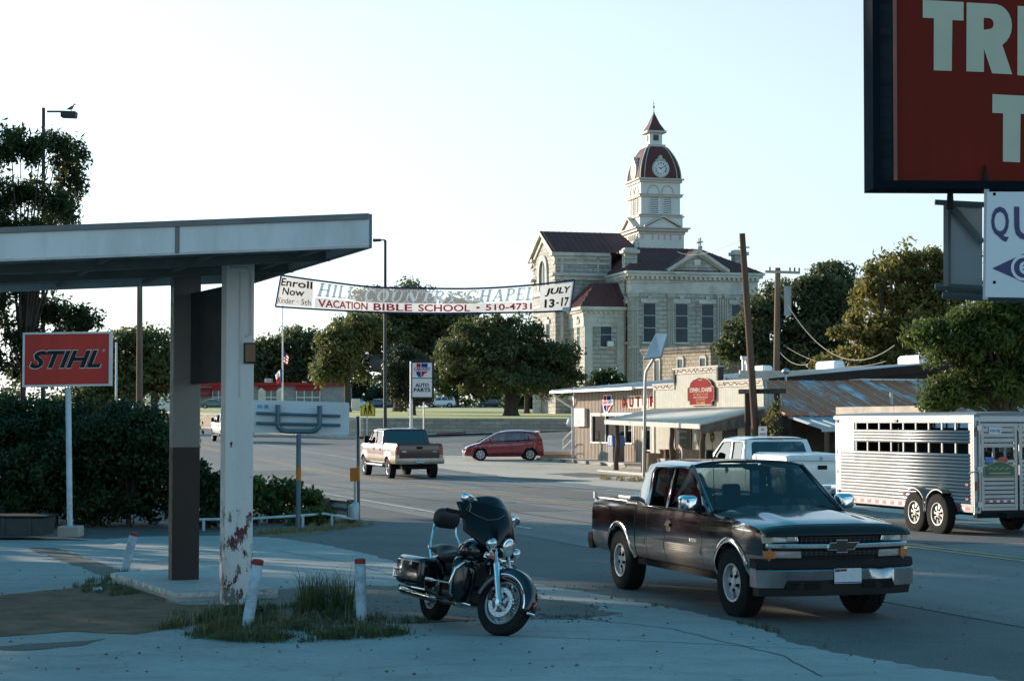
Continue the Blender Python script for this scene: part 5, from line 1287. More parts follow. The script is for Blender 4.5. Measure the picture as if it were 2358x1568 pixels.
def blob(M,rings,nm,m_,parent=mo,ang=50,sub=1):
 """smooth shell through rings of points"""
 mb=MB(M);mb.loft(rings);o=mb.build(nm,m_,parent,ang)
 if sub:s=o.modifiers.new('smooth','SUBSURF');s.levels=s.render_levels=sub
 return o
def oval(x,zc,hy,hz,n=14,pw=2.4,yc=0,tilt=0):
 out=[]
 for i in range(n):
  a=2*math.pi*i/n;c,s=math.cos(a),math.sin(a)
  y=hy*math.copysign(abs(c)**(2/pw),c);z=hz*math.copysign(abs(s)**(2/pw),s);out.append((x+tilt*z,yc+y,zc+z))
 return out
def mud(u,v,cx=.84,r0=.365,a0=-8,a1=178,hw_=.085,M=None):
 a=R(a0+(a1-a0)*v);s=u*2-1;sk=.125*(abs(s)**5)*(1-.45*abs(2*v-1)**2)+.02*s*s
 rad=r0-sk;return(cx+rad*math.cos(a),hw_*math.copysign(min(1,abs(s)*1.25)**.8,s)*(1.0 if abs(s)>0 else 1),.325+rad*math.sin(a))
mb=MB(TF);mb.grid(lambda u,v:mud(u,v),14,26);fo=mb.build('front_mudguard',M_MBLK,mo,60);fo.modifiers.new('solid','SOLIDIFY').thickness=.006
for sg in(0.06,.94):
 mb=MB(TF);mb.tube([Vector(mud(sg,v))+Vector((0,(.008 if sg>.5 else-.008),0))for v in np.linspace(.03,.62,14)],.007,5);mb.build('mudguard_trim',M_MCH,fo)
 mb=MB(TF);p=Vector(mud(sg,.2))+Vector((0,.008 if sg>.5 else-.008,.0));mb.box(p,(.05,.012,.022),Matrix.Rotation(R(45),3,'Y'));mb.build('side_reflector',M_REDL,fo,0)
mb=MB(TF);p=Vector(mud(.5,.06));mb.ell(tuple(p+Vector((.01,0,.02))),(.02,.03,.045));mb.build('mudguard_lamp',M_REDL,fo)
mb=MB(TF);q=Vector(mud(.5,0));mb.tube([q+Vector((.01,-.085,0)),q+Vector((.025,0,.005)),q+Vector((.01,.085,0))],.012,6);mb.build('mudguard_tip',M_MCH,fo)
for sg in(-1,1):
 a=Vector((.84,sg*.105,.325));d=Vector((-.40,0,.84)).normalized()
 mb=MB(TF);mb.tube([a-d*.05,a+d*.02,a+d*.40],[.026,.034,.034],14);mb.lathe([(.001,-.03),(.026,-.03),(.026,.03),(.001,.03)],tuple(a+Vector((.01,sg*.01,-.01))),'y',10);mb.build('fork_slider',M_MCH,mo)
 mb=MB(TF);mb.tube([a+d*.40,a+d*.42,a+d*.62],[.036,.026,.026],12);mb.tube([a+d*.55,a+d*.80],.033,12);mb.build('fork_tube',M_MCH,mo)
 mb=MB(TF);mb.box(a+Vector((-.13,sg*-.015,.05)),(.06,.05,.11));mb.build('brake_caliper',M_ENG,mo,0,bev=.012)
mb=MB(TF);mb.bx(.50,.60,-.14,.14,.72,.76);mb.bx(.40,.52,-.14,.14,.95,.98);mb.build('fork_yoke',M_MCH,mo,0,bev=.008)
def lamp(nm,c,r,dep,lens,M=TF,shell=M_MCH):
 mb=MB(M);mb.lathe([(r*.25,-dep),(r*.7,-dep*.8),(r*1.0,-dep*.3),(r*1.08,0),(r*1.08,.018),(r*.98,.024)],c,'x',24);o=mb.build(nm,shell,mo,40)
 mb=MB(M);mb.lathe([(r*.98,.022),(r*.8,.036),(r*.45,.045),(.001,.048)],c,'x',24);mb.build('lens',lens,o,40);return o
lamp('headlight',(.66,0,.885),.088,.13,M_LENS)
for sg in(-1,1):lamp('passing_lamp',(.62,sg*.205,.865),.053,.09,M_LENS)
for sg in(-1,1):lamp('indicator',(.60,sg*.165,.755),.032,.06,M_AMB)
mb=MB(TF);mb.tube([(.60,-.25,.83),(.62,-.17,.78),(.62,0,.745),(.62,.17,.78),(.60,.25,.83)],.013,8);mb.tube([(.6,-.205,.86),(.57,-.12,.86),(.57,.12,.86),(.6,.205,.86)],.016,8);mb.build('lamp_bar',M_MCH,mo)
mb=MB(TF);mb.loft([oval(.50,.87,.135,.12),oval(.58,.88,.125,.115),oval(.63,.885,.10,.10)]);mb.build('headlight_nacelle',M_MBLK,mo,60)
mb=MB(TF)
for sg in(-1,1):mb.lathe([(.001,0),(.028,.0),(.034,.05),(.028,.075),(.001,.075)],(.66,sg*.055,.665),'x',14)
mb.build('air_horn',M_MCH,mo)
def fair(u,v):
 s=2*u-1;a=abs(s)
 top=1.285-.055*a**2.2-.05*max(0,a-.8)*4;bot=.845+.10*math.exp(-(a/.22)**2)+.00*a+.10*max(0,a-.72)**1.2*3.2-.035*math.exp(-((a-.55)/.2)**2)
 z=bot+(top-bot)*v
 x=.68-.20*v**1.15-.34*a**2.3+.03*math.sin(math.pi*v)-.05*math.exp(-(a/.26)**2)*(1-v)**2
 return(x,s*.385*(1-.10*abs(v-.55)*a),z)
mb=MB(TF);mb.grid(fair,36,14);fa=mb.build('fairing',mat('fairing_black',(.005,.005,.006),.22,0,.05,2,spec=.28),mo,70);fs=fa.modifiers.new('solid','SOLIDIFY');fs.thickness=.05;fs.offset=-1
mb=MB(TF)
for sg in(-1,1):mb.tube([Vector(fair(.5+sg*u,v))+Vector((.006,0,.002))for u,v in((.06,.78),(.18,.66),(.30,.60),(.40,.62),(.46,.75),(.42,.9))],.0035,4)
mb.build('pinstripe',mat('pinstripe_grey',(.16,.15,.13),.4),fa)
def scr(u,v):
 s=2*u-1;a=abs(s);p=fair(.5+s*.34,.98);h=(.105-.04*a**3.0)*v
 return(p[0]+.01-.10*v-.02*v*v,p[1]*(1-.16*v),p[2]-.015+h)
mb=MB(TF);mb.grid(scr,20,8);ws_=mb.build('windscreen',mat('smoked_screen',(.006,.007,.008),.2,0,.1,2,spec=.3),mo,60);ws_.modifiers.new('solid','SOLIDIFY').thickness=.005
mb=MB(TF);mb.loft([oval(.28,1.05,.30,.10),oval(.36,1.08,.30,.12),oval(.42,1.1,.26,.12)]);mb.build('dash',M_BLACK,mo,60)
for sg in(-1,1):
 mb=MB(TF);mb.tube([(.36,0,1.0),(.36,sg*.12,1.06),(.33,sg*.28,1.10),(.24,sg*.40,1.085)],.013,8);mb.build('handlebar',M_MCH,mo)
 mb=MB(TF);mb.tube([(.26,sg*.375,1.09),(.19,sg*.475,1.075),(.165,sg*.51,1.07)],[.02,.02,.021],10);mb.build('grip',M_BLACK,mo)
 mb=MB(TF);mb.box((.29,sg*.35,1.07),(.06,.08,.07));mb.tube([(.32,sg*.36,1.07),(.31,sg*.48,1.055)],.007,6);mb.build('lever',M_BLACK,mo,0,bev=.01)
 mb=MB(TF);mb.tube([(.33,sg*.34,1.12),(.36,sg*.38,1.18),(.35,sg*(.42 if sg<0 else .36),1.215)],.008,6);mr=mb.build('mirror_stalk',M_MCH,mo)
 mb=MB(TF);mb.loft([[(.34+dx,sg*(.44 if sg<0 else .36)+.078*sc*p[0],1.235+.042*sc*p[1])for p in rrect(-1,1,-1,1,.55,4)]for dx,sc in((-.02,1.0),(.0,1.05),(.02,.95),(.042,.6))]);mb.build('mirror',M_MCH,mr,40)
blob(None,[oval(.36,.80,.07,.06),oval(.33,.80,.15,.11),oval(.20,.815,.185,.135),oval(.02,.80,.18,.125),oval(-.12,.765,.14,.09),oval(-.17,.75,.08,.05)],'tank',M_MBLK)
mb=MB();mb.loft([oval(.20,.945,.05,.012),oval(.0,.925,.05,.014),oval(-.12,.86,.04,.014)]);mb.build('tank_console',M_MCH,mo,60)
blob(None,[oval(-.10,.73,.10,.05),oval(-.16,.725,.15,.075),oval(-.34,.69,.19,.07),oval(-.46,.71,.19,.085),oval(-.54,.76,.16,.08),oval(-.74,.765,.15,.06),oval(-.84,.755,.10,.04)],'seat',M_LEA)
mb=MB();pts=rrect(-.145,.145,.99,1.205,.08,5);mb.loft([[(x+.10*(z-1.1),y*sc,1.10+(z-1.10)*sc)for y,z in pts]for x,sc in((-.80,.86),(-.79,.97),(-.755,1.0),(-.72,.97),(-.705,.86))]);bk=mb.build('backrest',M_LEA,mo,50)
for sg in(-1,1):
 mb=MB();mb.tube([(-.62,sg*.18,.66),(-.66,sg*.19,.74),(-.70,sg*.175,.83),(-.77,sg*.14,.93),(-.785,sg*.12,1.06)],[.015,.015,.011,.011,.011],8);mb.lathe([(.001,-.025),(.024,-.02),(.024,.02),(.001,.025)],(-.675,sg*.19,.77),'y',12);mb.build('backrest_post',M_MCH,mo)
mb=MB();mb.grid(lambda u,v:(-.78+.375*math.cos(R(-5+150*v+40)),(2*u-1)*.10,.32+.375*math.sin(R(-5+150*v+40))-.05*abs(2*u-1)**4),10,18);o=mb.build('rear_mudguard',M_MBLK,mo,60);o.modifiers.new('solid','SOLIDIFY').thickness=.008
for sg in(-1,1):
 rings=[]
 for x,sc,dz in((-.36,.80,.0),(-.375,.95,.0),(-.42,1.0,0),(-.80,1.0,.0),(-.96,.97,.01),(-1.0,.90,.01),(-1.01,.78,.01)):
  rings.append([(x+.06*(p[1]-.5),sg*(.30+(p[0])*sc),.50+dz+(p[1]-.50)*sc)for p in rrect(-.105,.115,.34,.66,.07,4)])
 mb=MB();mb.loft(rings);pn=mb.build('pannier',M_MBLK,mo,50)
 mb=MB();mb.loft([[(x+.06*(p[1]-.5),sg*(.30+p[0]*sc),p[1])for p in rrect(-.108,.119,.60,.615,.006,2)]for x,sc in((-.375,.97),(-.42,1.0),(-.80,1.0),(-.97,.97))]);mb.build('pannier_trim',M_MCH,pn,40)
 mb=MB();mb.box((-.62,sg*.416,.585),(.06,.012,.05));mb.build('latch',M_MCH,pn,0,bev=.005)
 mb=MB();mb.box((-1.005,sg*.31,.56),(.02,.07,.035));mb.build('rear_lamp',M_REDL,pn,0,bev=.005)
 mb=MB()
 for z in(.42,.50):mb.tube([(-.84,sg*.43,z),(-.98,sg*.43,z),(-1.05,sg*.38,z),(-1.05,sg*.22,z)],.012,8)
 for y in(.42,.25):mb.tube([(-1.02 if y>.4 else-1.05,sg*y,.41),(-1.02 if y>.4 else-1.05,sg*y,.51)],.011,8)
 mb.tube([(-.42,sg*.30,.33),(-.46,sg*.43,.34),(-.80,sg*.43,.335)],.013,8)
 mb.build('pannier_guard',M_MCH,pn)
mb=MB();mb.bx(-.24,.30,-.13,.13,.24,.42);mb.bx(-.42,-.16,-.12,.12,.26,.50);mb.build('engine_case',M_ENG,mo,0,bev=.04)
for a,x in((24,.14),(-24,-.04)):
 mb=MB();d=Vector((math.sin(R(a)),0,math.cos(R(a))));c=Vector((x,0,.40))
 for k in range(9):mb.lathe([(.001,-.004),(.085-.0*k,-.004),(.085,.004),(.001,.004)],(0,0,0),'z',16)if False else mb.tube([c+d*(.02+k*.022),c+d*(.032+k*.022)],.088,16)
 mb.tube([c,c+d*.22],.062,12);mb.tube([c+d*.215,c+d*.28],[.09,.07],14);mb.build('cylinder',M_ENG,mo)
mb=MB();mb.lathe([(.001,-.20),(.09,-.195),(.11,-.165),(.11,-.12)],(.10,0,.545),'y',18);mb.build('air_cleaner',M_MCH,mo)
mb=MB();mb.lathe([(.001,-.165),(.10,-.16),(.125,-.13),(.125,.13),(.10,.16),(.001,.165)],(.06,0,.33),'y',20);mb.build('primary_cover',M_MCH,mo)
mb=MB();mb.tube([(.46,0,.78),(.36,.10,.55),(.32,.12,.26),(-.3,.12,.22),(-.62,.11,.32)],.02,8);mb.tube([(.46,0,.78),(.36,-.10,.55),(.32,-.12,.26),(-.3,-.12,.22),(-.62,-.11,.32)],.02,8);mb.tube([(.46,0,.82),(0,0,.70),(-.5,0,.62)],.03,8);mb.bx(-.5,.35,-.06,.06,.45,.68);mb.build('frame',M_ENG,mo)
for sg in(-1,1):
 rings=[]
 for z,w_,xo in((.27,.05,.36),(.30,.09,.37),(.45,.115,.385),(.60,.125,.37),(.70,.10,.35),(.73,.06,.33)):
  rings.append([(xo+.05*p[1],sg*(.245+w_*p[0]),z)for p in rrect(-1,1,-1,1,.6,3)])
 mb=MB();mb.loft(rings);mb.build('leg_shield',M_MBLK,mo,50)
 mb=MB();mb.tube([(.36,sg*.10,.70),(.40,sg*.26,.685),(.405,sg*.36,.60),(.40,sg*.385,.48),(.38,sg*.37,.36),(.35,sg*.25,.27),(.32,sg*.11,.25)],.017,10);mb.build('crash_bar',M_MCH,mo)
 mb=MB();mb.bx(.06,.36,sg*.34-.055,sg*.34+.055,.285,.305);mb.tube([(.2,sg*.12,.26),(.2,sg*.3,.285)],.015,6);mb.build('footboard',M_BLACK,mo,0,bev=.008)
 mb=MB();mb.tube([(.0,sg*.39,.45),(-.19,sg*.39,.45)],.024,10);mb.tube([(.38,sg*.385,.45),(.0,sg*.385,.45)],.012,8);mb.build('foot_peg',M_MCH,mo)
 mb=MB();mb.tube([(.26,sg*.12,.42),(.24,sg*.20,.34),(.05,sg*.22,.27),(-.22,sg*.24,.265)],.022,8);mb.tube([(-.22,sg*.245,.265),(-.30,sg*.25,.265),(-.98,sg*.29,.285),(-1.02,sg*.292,.287)],[.03,.05,.052,.046],16);mb.build('exhaust',M_MCH,mo)
mb=MB();mb.tube([(.08,.16,.24),(.14,.34,.075),(.16,.40,.062)],.012,8);mb.box((.165,.41,.068),(.07,.05,.012));mb.build('side_stand',M_MCH,mo)
# ---------------------------------------------------------------- cars
def car(label,pos,yaw,P,cat='car',name='parked_car',grp=None):
 """P: L-section profiles: body outline (x, z) of bonnet/belt line, roof outline, windows; lofted in y"""
 root=thing(name,label,cat,pos,sit(pos,yaw),grp)
 hw=P['W']/2;xa,xb,r=P['xa'],P['xb'],P['r'];zs=P['zs'];ra=r*1.16
 belt=P['belt'];x0,x1=belt[0][0],belt[-1][0]
 zb=lambda x:interp(belt,x)
 def yf(x,z):
  m_=(x0+x1)/2;e=abs(x-m_)/((x1-x0)/2);y=hw*(1-.16*max(0,e-.70)**1.5/.3**1.5*1.0)
  t=(z-zs)/(zb(x)-zs);return y-.05*max(0,1-t/.3)**2-.045*max(0,(t-.75)/.25)**2
 def zlow(x):
  z=zs+P.get('tuck',.08)*(max(0,(x-x1+.35)/.35)+max(0,(x0+.35-x)/.35))
  for w in(xa,xb):
   d=abs(x-w)
   if d<ra:z=max(z,r+math.sqrt(ra*ra-d*d))
  return z
 xs=set(np.linspace(x0,x1,40))
 for w in(xa,xb):
  for a in np.linspace(-1,1,17):xs.add(w+ra*math.sin(a*math.pi/2)*.9999)
 xs=sorted(xs);n=9
 mb=MB()
 for sd in(1,-1):
  rows=[[(x,sd*yf(x,zlow(x)+(zb(x)-zlow(x))*j/n),zlow(x)+(zb(x)-zlow(x))*j/n)for j in range(n+1)]for x in xs]
  for a,b in zip(rows,rows[1:]):
   for j in range(n):mb.add([a[j],b[j],b[j+1],a[j+1]],[(0,1,2,3)])
   mb.add([a[0],b[0],(b[0][0],b[0][1]-sd*.1,b[0][2]),(a[0][0],a[0][1]-sd*.1,a[0][2])],[(0,1,2,3)])
 mb.grid(lambda u,v:(x0+(x1-x0)*v,(2*u-1)*yf(x0+(x1-x0)*v,zb(x0+(x1-x0)*v)),zb(x0+(x1-x0)*v)+.03*(1-(2*u-1)**4)),12,60)
 for x,sg in((x1,1),(x0,-1)):
  mb.grid(lambda u,v:(x+sg*.06*(1-(2*u-1)**2)*math.sin(math.pi*min(1,v*.9+.1)),(2*u-1)*yf(x,zlow(x)+(zb(x)-zlow(x))*v),zlow(x)+(zb(x)-zlow(x))*v),14,6)
 o=mb.build('body',P['mat'],root,45,fix=False)
 bm=bmesh.new();bm.from_mesh(o.data);bmesh.ops.remove_doubles(bm,verts=bm.verts,dist=.0005);bmesh.ops.recalc_face_normals(bm,faces=bm.faces);bm.to_mesh(o.data);bm.free();o.data.set_sharp_from_angle(angle=R(45))
 rf=P['roof'];tum=P.get('tum',.20)
 zbm=P['zwin'];ys=lambda x,z:yf(x,zb(x))-.03-tum*max(0,z-zbm)**1.15
 mb=MB()
 for sd in(1,-1):mb.sheet([(x,z-.02)for x,z in rf],P['wins'],lambda x,z:(x,sd*ys(x,z),z))
 def rg(u,v):
  k=v*(len(rf)-1);i=min(int(k),len(rf)-2);t=k-i;x=rf[i][0]+(rf[i+1][0]-rf[i][0])*t;z=rf[i][1]+(rf[i+1][1]-rf[i][1])*t;s=2*u-1
  return(x,s*ys(x,z-.02),z-.02+.05*(1-s**4))
 a,b=P['ws']
 k=len(rf)-1
 mb.grid(lambda u,v:rg(u,(a+(k-a-b)*v)/k),12,24)
 mb.build('roof',P['mat'],root,45)
 mb=MB();mb.grid(lambda u,v:rg(u,a*v/k),12,8);mb.build('windshield',P.get('wsg',M_GLASS),root,45)
 mb=MB();mb.grid(lambda u,v:rg(u,1-b*v/k),12,8);mb.build('rear_window',M_GLASSD,root,45)
 for sd in(1,-1):
  for w in P['wins']:
   mb=MB();mb.sheet(w,[],lambda x,z:(x,sd*(ys(x,z)-.008),z));mb.build('window',P.get('glass',M_GLASS),root,0)
  for xd0,xd1 in P.get('doors',()):
   mb=MB()
   for x in(xd0,xd1):mb.tube([(x,sd*(yf(x,z)+.001),z)for z in np.linspace(zs+.1,zb(x)-.01,6)],.006,4)
   mb.tube([(xd0,sd*(yf(xd0,zs+.1)+.001),zs+.1),(xd1,sd*(yf(xd1,zs+.1)+.001),zs+.1)],.006,4);d=mb.build('door_seam',M_HULL,root,0)
   mb=MB();xh=xd0+.14;zh_=zb(xh)-.12;y=sd*(yf(xh,zh_)+.018);mb.box((xh,y,zh_),(.16,.03,.03));mb.build('door_handle',P['mat'],root,0,bev=.01)
  mb=MB();xm=P['mir'];y=sd*(ys(xm,zb(xm)+.1)+.11);mb.ell((xm,y,zb(xm)+.10),(.08,.10,.065),12,8);mb.box((xm+.02,sd*(abs(y)-.1),zb(xm)+.06),(.05,.08,.03));mb.build('mirror',P['mat'],root)
  for nm,ps,m_ in P.get('lamps',()):
   mb=MB();pts=ps
   if P.get('lampside'):mb.sheet(pts,[],lambda x,z:(x,sd*(yf(x,z)+.006),z))
   mb.build(nm,m_,root,0)
  for x in(xa,xb):wheel(root,x,sd*(hw-.12),r,.2,r*.66,sd,P.get('rim',M_ALLOY),P.get('spokes',5))
 mb=MB();mb.bx(x0+.25,x1-.25,-hw+.28,hw-.28,zs+.02,zb(xa)-.28);mb.bx(xb+ra,xa-ra,-hw+.06,hw-.06,zs-.02,zs+.2);mb.build('underbody',M_HULL,root,0)
 fz=zbm-.35
 for sx in P.get('seats',()):
  for yy in(.36,-.36):
   mb=MB();mb.box((sx,yy,fz+.22),(.16,.46,.62),Matrix.Rotation(R(-12),3,'Y'));mb.box((sx-.08,yy,fz+.62),(.09,.26,.17));mb.build('seat',mat('light_grey_seat',(.32,.32,.31),.9),root,0,bev=.05)
 P['fn']=(yf,zb,ys,rg)
 return root
PH=dict(W=1.70,xa=1.25,xb=-1.27,r=.31,zs=.22,mat=paint('cherry_paint',(.19,.006,.022),.35,.25),mir=.80,spokes=7,rim=mat('wheel_cover',(.55,.55,.55),.4,.3,.1,5),tuck=.03,belt=[(-1.98,.62),(-1.95,.80),(-1.90,.95),(-1.6,1.03),(-.9,1.0),(.2,.955),(1.0,.92),(1.45,.85),(1.82,.73),(1.98,.60),(2.03,.48)],roof=[(1.28,.89),(1.0,1.07),(.72,1.22),(.45,1.35),(.25,1.43),(-.1,1.49),(-.55,1.51),(-1.0,1.50),(-1.4,1.46),(-1.62,1.43),(-1.74,1.34),(-1.85,1.16),(-1.95,.98)],ws=(4,3),zwin=.98,wins=[[(.66,.99),(.98,.985),(.74,1.15),(.66,1.17)],[(-.30,1.02),(.60,.99),(.60,1.20),(.30,1.35),(-.26,1.40)],[(-1.18,1.06),(-.36,1.02),(-.34,1.40),(-.80,1.41),(-1.12,1.39)],[(-1.62,1.12),(-1.24,1.07),(-1.20,1.38),(-1.45,1.34)]],doors=[(-.33,.95),(-1.2,-.33)],seats=(.05,-.85),lampside=True,tum=.24,lamps=[('headlight',[(1.50,.70),(1.93,.60),(1.96,.66),(1.72,.76),(1.45,.82)],M_LENS),('taillight',[(-1.95,.86),(-1.80,.80),(-1.72,.98),(-1.86,1.0)],M_REDL)],wsg=glass('pale_screen',(.62,.66,.66),1.0))
ff=G(1159,1059);yaw=heading((-1,-.12))
hb=car('cherry red hatchback turning out of the shop lot',(ff.x,ff.y,ff.z),yaw,PH,'car','hatchback')
yf_,zb_,ys_,rg_=PH['fn']
mb=MB();mb.bx(2.02,2.07,-.62,.62,.50,.58);mb.bx(2.0,2.06,-.55,.55,.28,.36);mb.build('grille',M_BLACK,hb,0,bev=.01)
mb=MB();mb.bx(2.03,2.085,-.5,.5,.60,.635);mb.tube([(2.0,-.65,.235),(2.05,0,.235),(2.0,.65,.235)],.02,6);mb.build('grille_bar',M_CHROME,hb,0)
mb=MB();mb.bx(2.08,2.09,-.16,.16,.40,.51);mb.build('licence_plate',M_PLATE,hb,0)
mb=MB()
for sd in(1,-1):mb.tube([(x,sd*(yf_(x,z)+.002),z)for x,z in((1.0,.60),(0,.68),(-1.0,.78),(-1.5,.84))],.006,4)
mb.build('crease',PH['mat'],hb)
def far(label,px,py,Y,yaw,kind,col,name='parked_car',grp=None,fn=lz,cat='car',m_=None):
 p=at(px,py,Y);p.z=fn(p.x,p.y)
 base=dict(W=1.8,xa=1.38,xb=-1.38,r=.32,zs=.24,mat=m_ or paint(col[0],col[1],.2,.3),spokes=5,seats=(),glass=M_GLASSD,doors=[(-.2,.9)],mir=.85)
 if kind=='sedan':base.update(belt=[(-2.25,.6),(-2.2,.92),(-1.5,.97),(.9,.93),(1.6,.85),(2.15,.68),(2.25,.5)],roof=[(1.2,.90),(.8,1.16),(.4,1.36),(0,1.43),(-.5,1.43),(-.9,1.38),(-1.3,1.18),(-1.7,.97)],ws=(2,2),zwin=.95,wins=[[(-.1,1.0),(.85,1.0),(.45,1.30),(-.08,1.36)],[(-1.2,1.03),(-.18,1.0),(-.16,1.36),(-.8,1.32)]])
 else:base.update(W=1.95,r=.37,zs=.36,belt=[(-2.45,.6),(-2.42,1.15),(-1.5,1.18),(1.05,1.16),(1.9,1.10),(2.4,.98),(2.5,.6)],roof=[(1.2,1.14),(.95,1.40),(.7,1.66),(.4,1.78),(-.4,1.82),(-1.6,1.82),(-2.1,1.78),(-2.28,1.5),(-2.4,1.16)],ws=(2,2),zwin=1.16,wins=[[(-.1,1.22),(.95,1.22),(.60,1.62),(-.08,1.68)],[(-1.1,1.22),(-.18,1.22),(-.16,1.68),(-1.06,1.68)],[(-2.15,1.24),(-1.18,1.22),(-1.14,1.68),(-2.02,1.66)]],xa=1.5,xb=-1.5,doors=[(-.2,1.0),(-1.1,-.2)])
 return car(label,(p.x,p.y,p.z),yaw,base,cat,name,grp)
GP='cars parked beyond the lawn'
far('white and blue estate car parked beyond the lawn behind the auto parts sign',1016,937,300,R(175),'suv',('white_blue_paint',(.62,.66,.70)),grp=GP)
far('dark teal saloon parked beyond the lawn beside the tall light pole',868,942,300,R(170),'sedan',('teal_paint',(.03,.09,.11)),grp=GP)
far('pale green saloon parked beyond the lawn at the right end of the red roofed building',815,941,290,R(150),'sedan',('sage_paint',(.38,.44,.42)),grp=GP)
far('dark green saloon parked in front of the red roofed building',494,951,280,R(5),'sedan',('bottle_green_paint',(.02,.10,.10)),grp=GP)
far('dark saloon parked beyond the big oak on the lawn',1130,934,310,R(185),'sedan',('dark_blue_paint',(.02,.03,.05)),grp=GP)
far('white pickup nose half hidden by the shop steps',1390,992,128,R(172),'suv',('white_far_paint',(.72,.72,.70)),name='parked_truck',fn=gz,cat='truck')
# ---------------------------------------------------------------- shops along the far side of the road
def metalroof(name,col,seam=.4,rust=None,amt=.5):
 m,t,b=nt(name)
 s=nd(t,'ShaderNodeSeparateXYZ');t.links.new(nd(t,'ShaderNodeTexCoord').outputs['Object'],s.inputs[0])
 c=mixc(t,ramp(t,noise(t,1.2,4),.3,.7),col,[x*.8 for x in col])
 if rust:
  co=nd(t,'ShaderNodeTexCoord').outputs['Object']
  f=math_(t,'ADD',noise(t,.6,5,.7,co,(.35,1.6,.35)),math_(t,'MULTIPLY',noise(t,3.5,4,.7,co,(.3,3.0,.3)),.35))
  c=mixc(t,ramp(t,f,.62-amt*.1,.74-amt*.1),c,mixc(t,noise(t,4,3,.6,co),(.46,.10,.045),(.66,.22,.10)))
 t.links.new(c,b.inputs['Base Color']);b.inputs['Roughness'].default_value=.7;b.inputs['Specular IOR Level'].default_value=.2
 MATS[name]=m;return m
def seams(mb,x0,x1,y0,z0,y1,z1,step,w=.03,h=.035,along='x'):
 """standing seams from (y0,z0) to (y1,z1), repeated along x (or the other way round)"""
 n=int((x1-x0)/step)
 for k in range(n+1):
  x=x0+(x1-x0)*k/max(1,n)
  pr=[(x-w/2,0),(x+w/2,0),(x+w/2,h),(x-w/2,h)]
  if along=='x':mb.loft([[(p[0],yy,zz+p[1])for p in pr]for yy,zz in((y0,z0),(y1,z1))])
  else:mb.loft([[(yy,p[0],zz+p[1])for p in pr]for yy,zz in((y0,z0),(y1,z1))])
def shop(name,label,o,cat='building'):
 return thing(name,label,cat,o,UROT)
M_TANW=mat('tan_metal_wall',(.64,.54,.45),.9,0,.06,1.2,spec=0,dirt=(.35,.28,.22),dsc=1.5,damt=.4)
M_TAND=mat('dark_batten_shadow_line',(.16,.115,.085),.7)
M_WGUT=mat('white_gutter',(.70,.70,.68),.4,0,.05,2)
M_WINF=mat('shop_window_frame',(.16,.16,.155),.45,.4,.1,3)
M_SHGL=glass('shop_glass',(.10,.12,.12))
M_GROOF=metalroof('grey_metal_roof',(.55,.57,.58))
# --- auto parts shop
O=Vector((3.23,94.9,0));O.z=gz(O.x,O.y)-.02
sh=shop('auto_parts_shop','long tan ribbed metal auto parts shop under a low grey roof',O)
LX,DY=19.8,10.3;ze=3.46
mb=MB();mb.m(0)
wx0,wx1,wz0,wz1=2.62,8.1,.92,2.28
for x0,x1,z0,z1 in((0,wx0,-.6,ze),(wx0,wx1,-.6,wz0),(wx0,wx1,wz1,ze),(wx1,9.4,-.6,ze),(10.4,LX,-.6,ze),(9.4,10.4,2.3,ze)):mb.bx(x0,x1,0,.12,z0,z1)
mb.bx(0,.12,.12,DY,-.6,ze);mb.bx(LX-.12,LX,.12,DY,-.8,ze+.6);mb.bx(.12,LX-.12,DY-.1,DY,-.6,ze)
mb.build('wall',M_TANW,sh,0)
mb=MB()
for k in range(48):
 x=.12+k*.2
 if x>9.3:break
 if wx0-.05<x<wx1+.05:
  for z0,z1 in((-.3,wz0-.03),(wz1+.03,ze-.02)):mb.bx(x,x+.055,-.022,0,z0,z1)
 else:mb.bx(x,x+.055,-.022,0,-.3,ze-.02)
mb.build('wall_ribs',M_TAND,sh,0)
mb=MB();mb.bx(-.04,.05,-.04,.06,-.5,ze-.01);mb.build('corner_trim',M_WGUT,sh,0)
mb=MB();mb.bx(wx0,wx1,.06,.075,wz0,wz1);win=mb.build('shop_window',M_SHGL,sh,0)
mb=MB()
for x in(wx0,4.5,5.9,7.1,wx1-.08):mb.bx(x,x+.08,-.02,.09,wz0,wz1)
mb.bx(wx0,wx1,-.02,.09,wz1-.07,wz1);mb.build('frame',M_WINF,win,0)
mb=MB();mb.bx(wx0-.1,wx1+.06,-.06,.02,wz0-.06,wz0);mb.bx(wx0-.1,wx1+.06,-.05,.02,wz1,wz1+.07);mb.bx(wx0-.1,wx0,-.045,.02,wz0,wz1);mb.build('sill',M_WGUT,win,0)
mb=MB();mb.bx(9.42,10.38,.05,.08,-.4,2.26);dr=mb.build('glass_door',M_SHGL,sh,0)
mb=MB();
for a in((9.4,9.48),(10.32,10.4)):mb.bx(a[0],a[1],-.02,.1,-.4,2.3)
mb.bx(9.48,10.32,-.02,.1,2.2,2.3);mb.bx(9.48,10.32,-.02,.1,.55,.62);mb.build('door_frame',mat('door_frame_pale',(.42,.42,.40),.5),dr,0)
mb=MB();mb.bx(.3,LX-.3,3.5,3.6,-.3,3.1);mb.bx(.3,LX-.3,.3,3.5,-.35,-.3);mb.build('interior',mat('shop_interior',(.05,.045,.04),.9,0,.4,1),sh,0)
mb=MB()
ov=.9;r0,r1=ze-.0,ze+1.0
mb.add([(-ov,-ov,r0),(LX+.3,-ov,r0),(LX+.3,DY,r1),(-ov,DY,r1),(-ov,-ov,r0+.06),(LX+.3,-ov,r0+.06),(LX+.3,DY,r1+.06),(-ov,DY,r1+.06)],[(3,2,1,0),(4,5,6,7),(0,1,5,4),(1,2,6,5),(2,3,7,6),(3,0,4,7)])
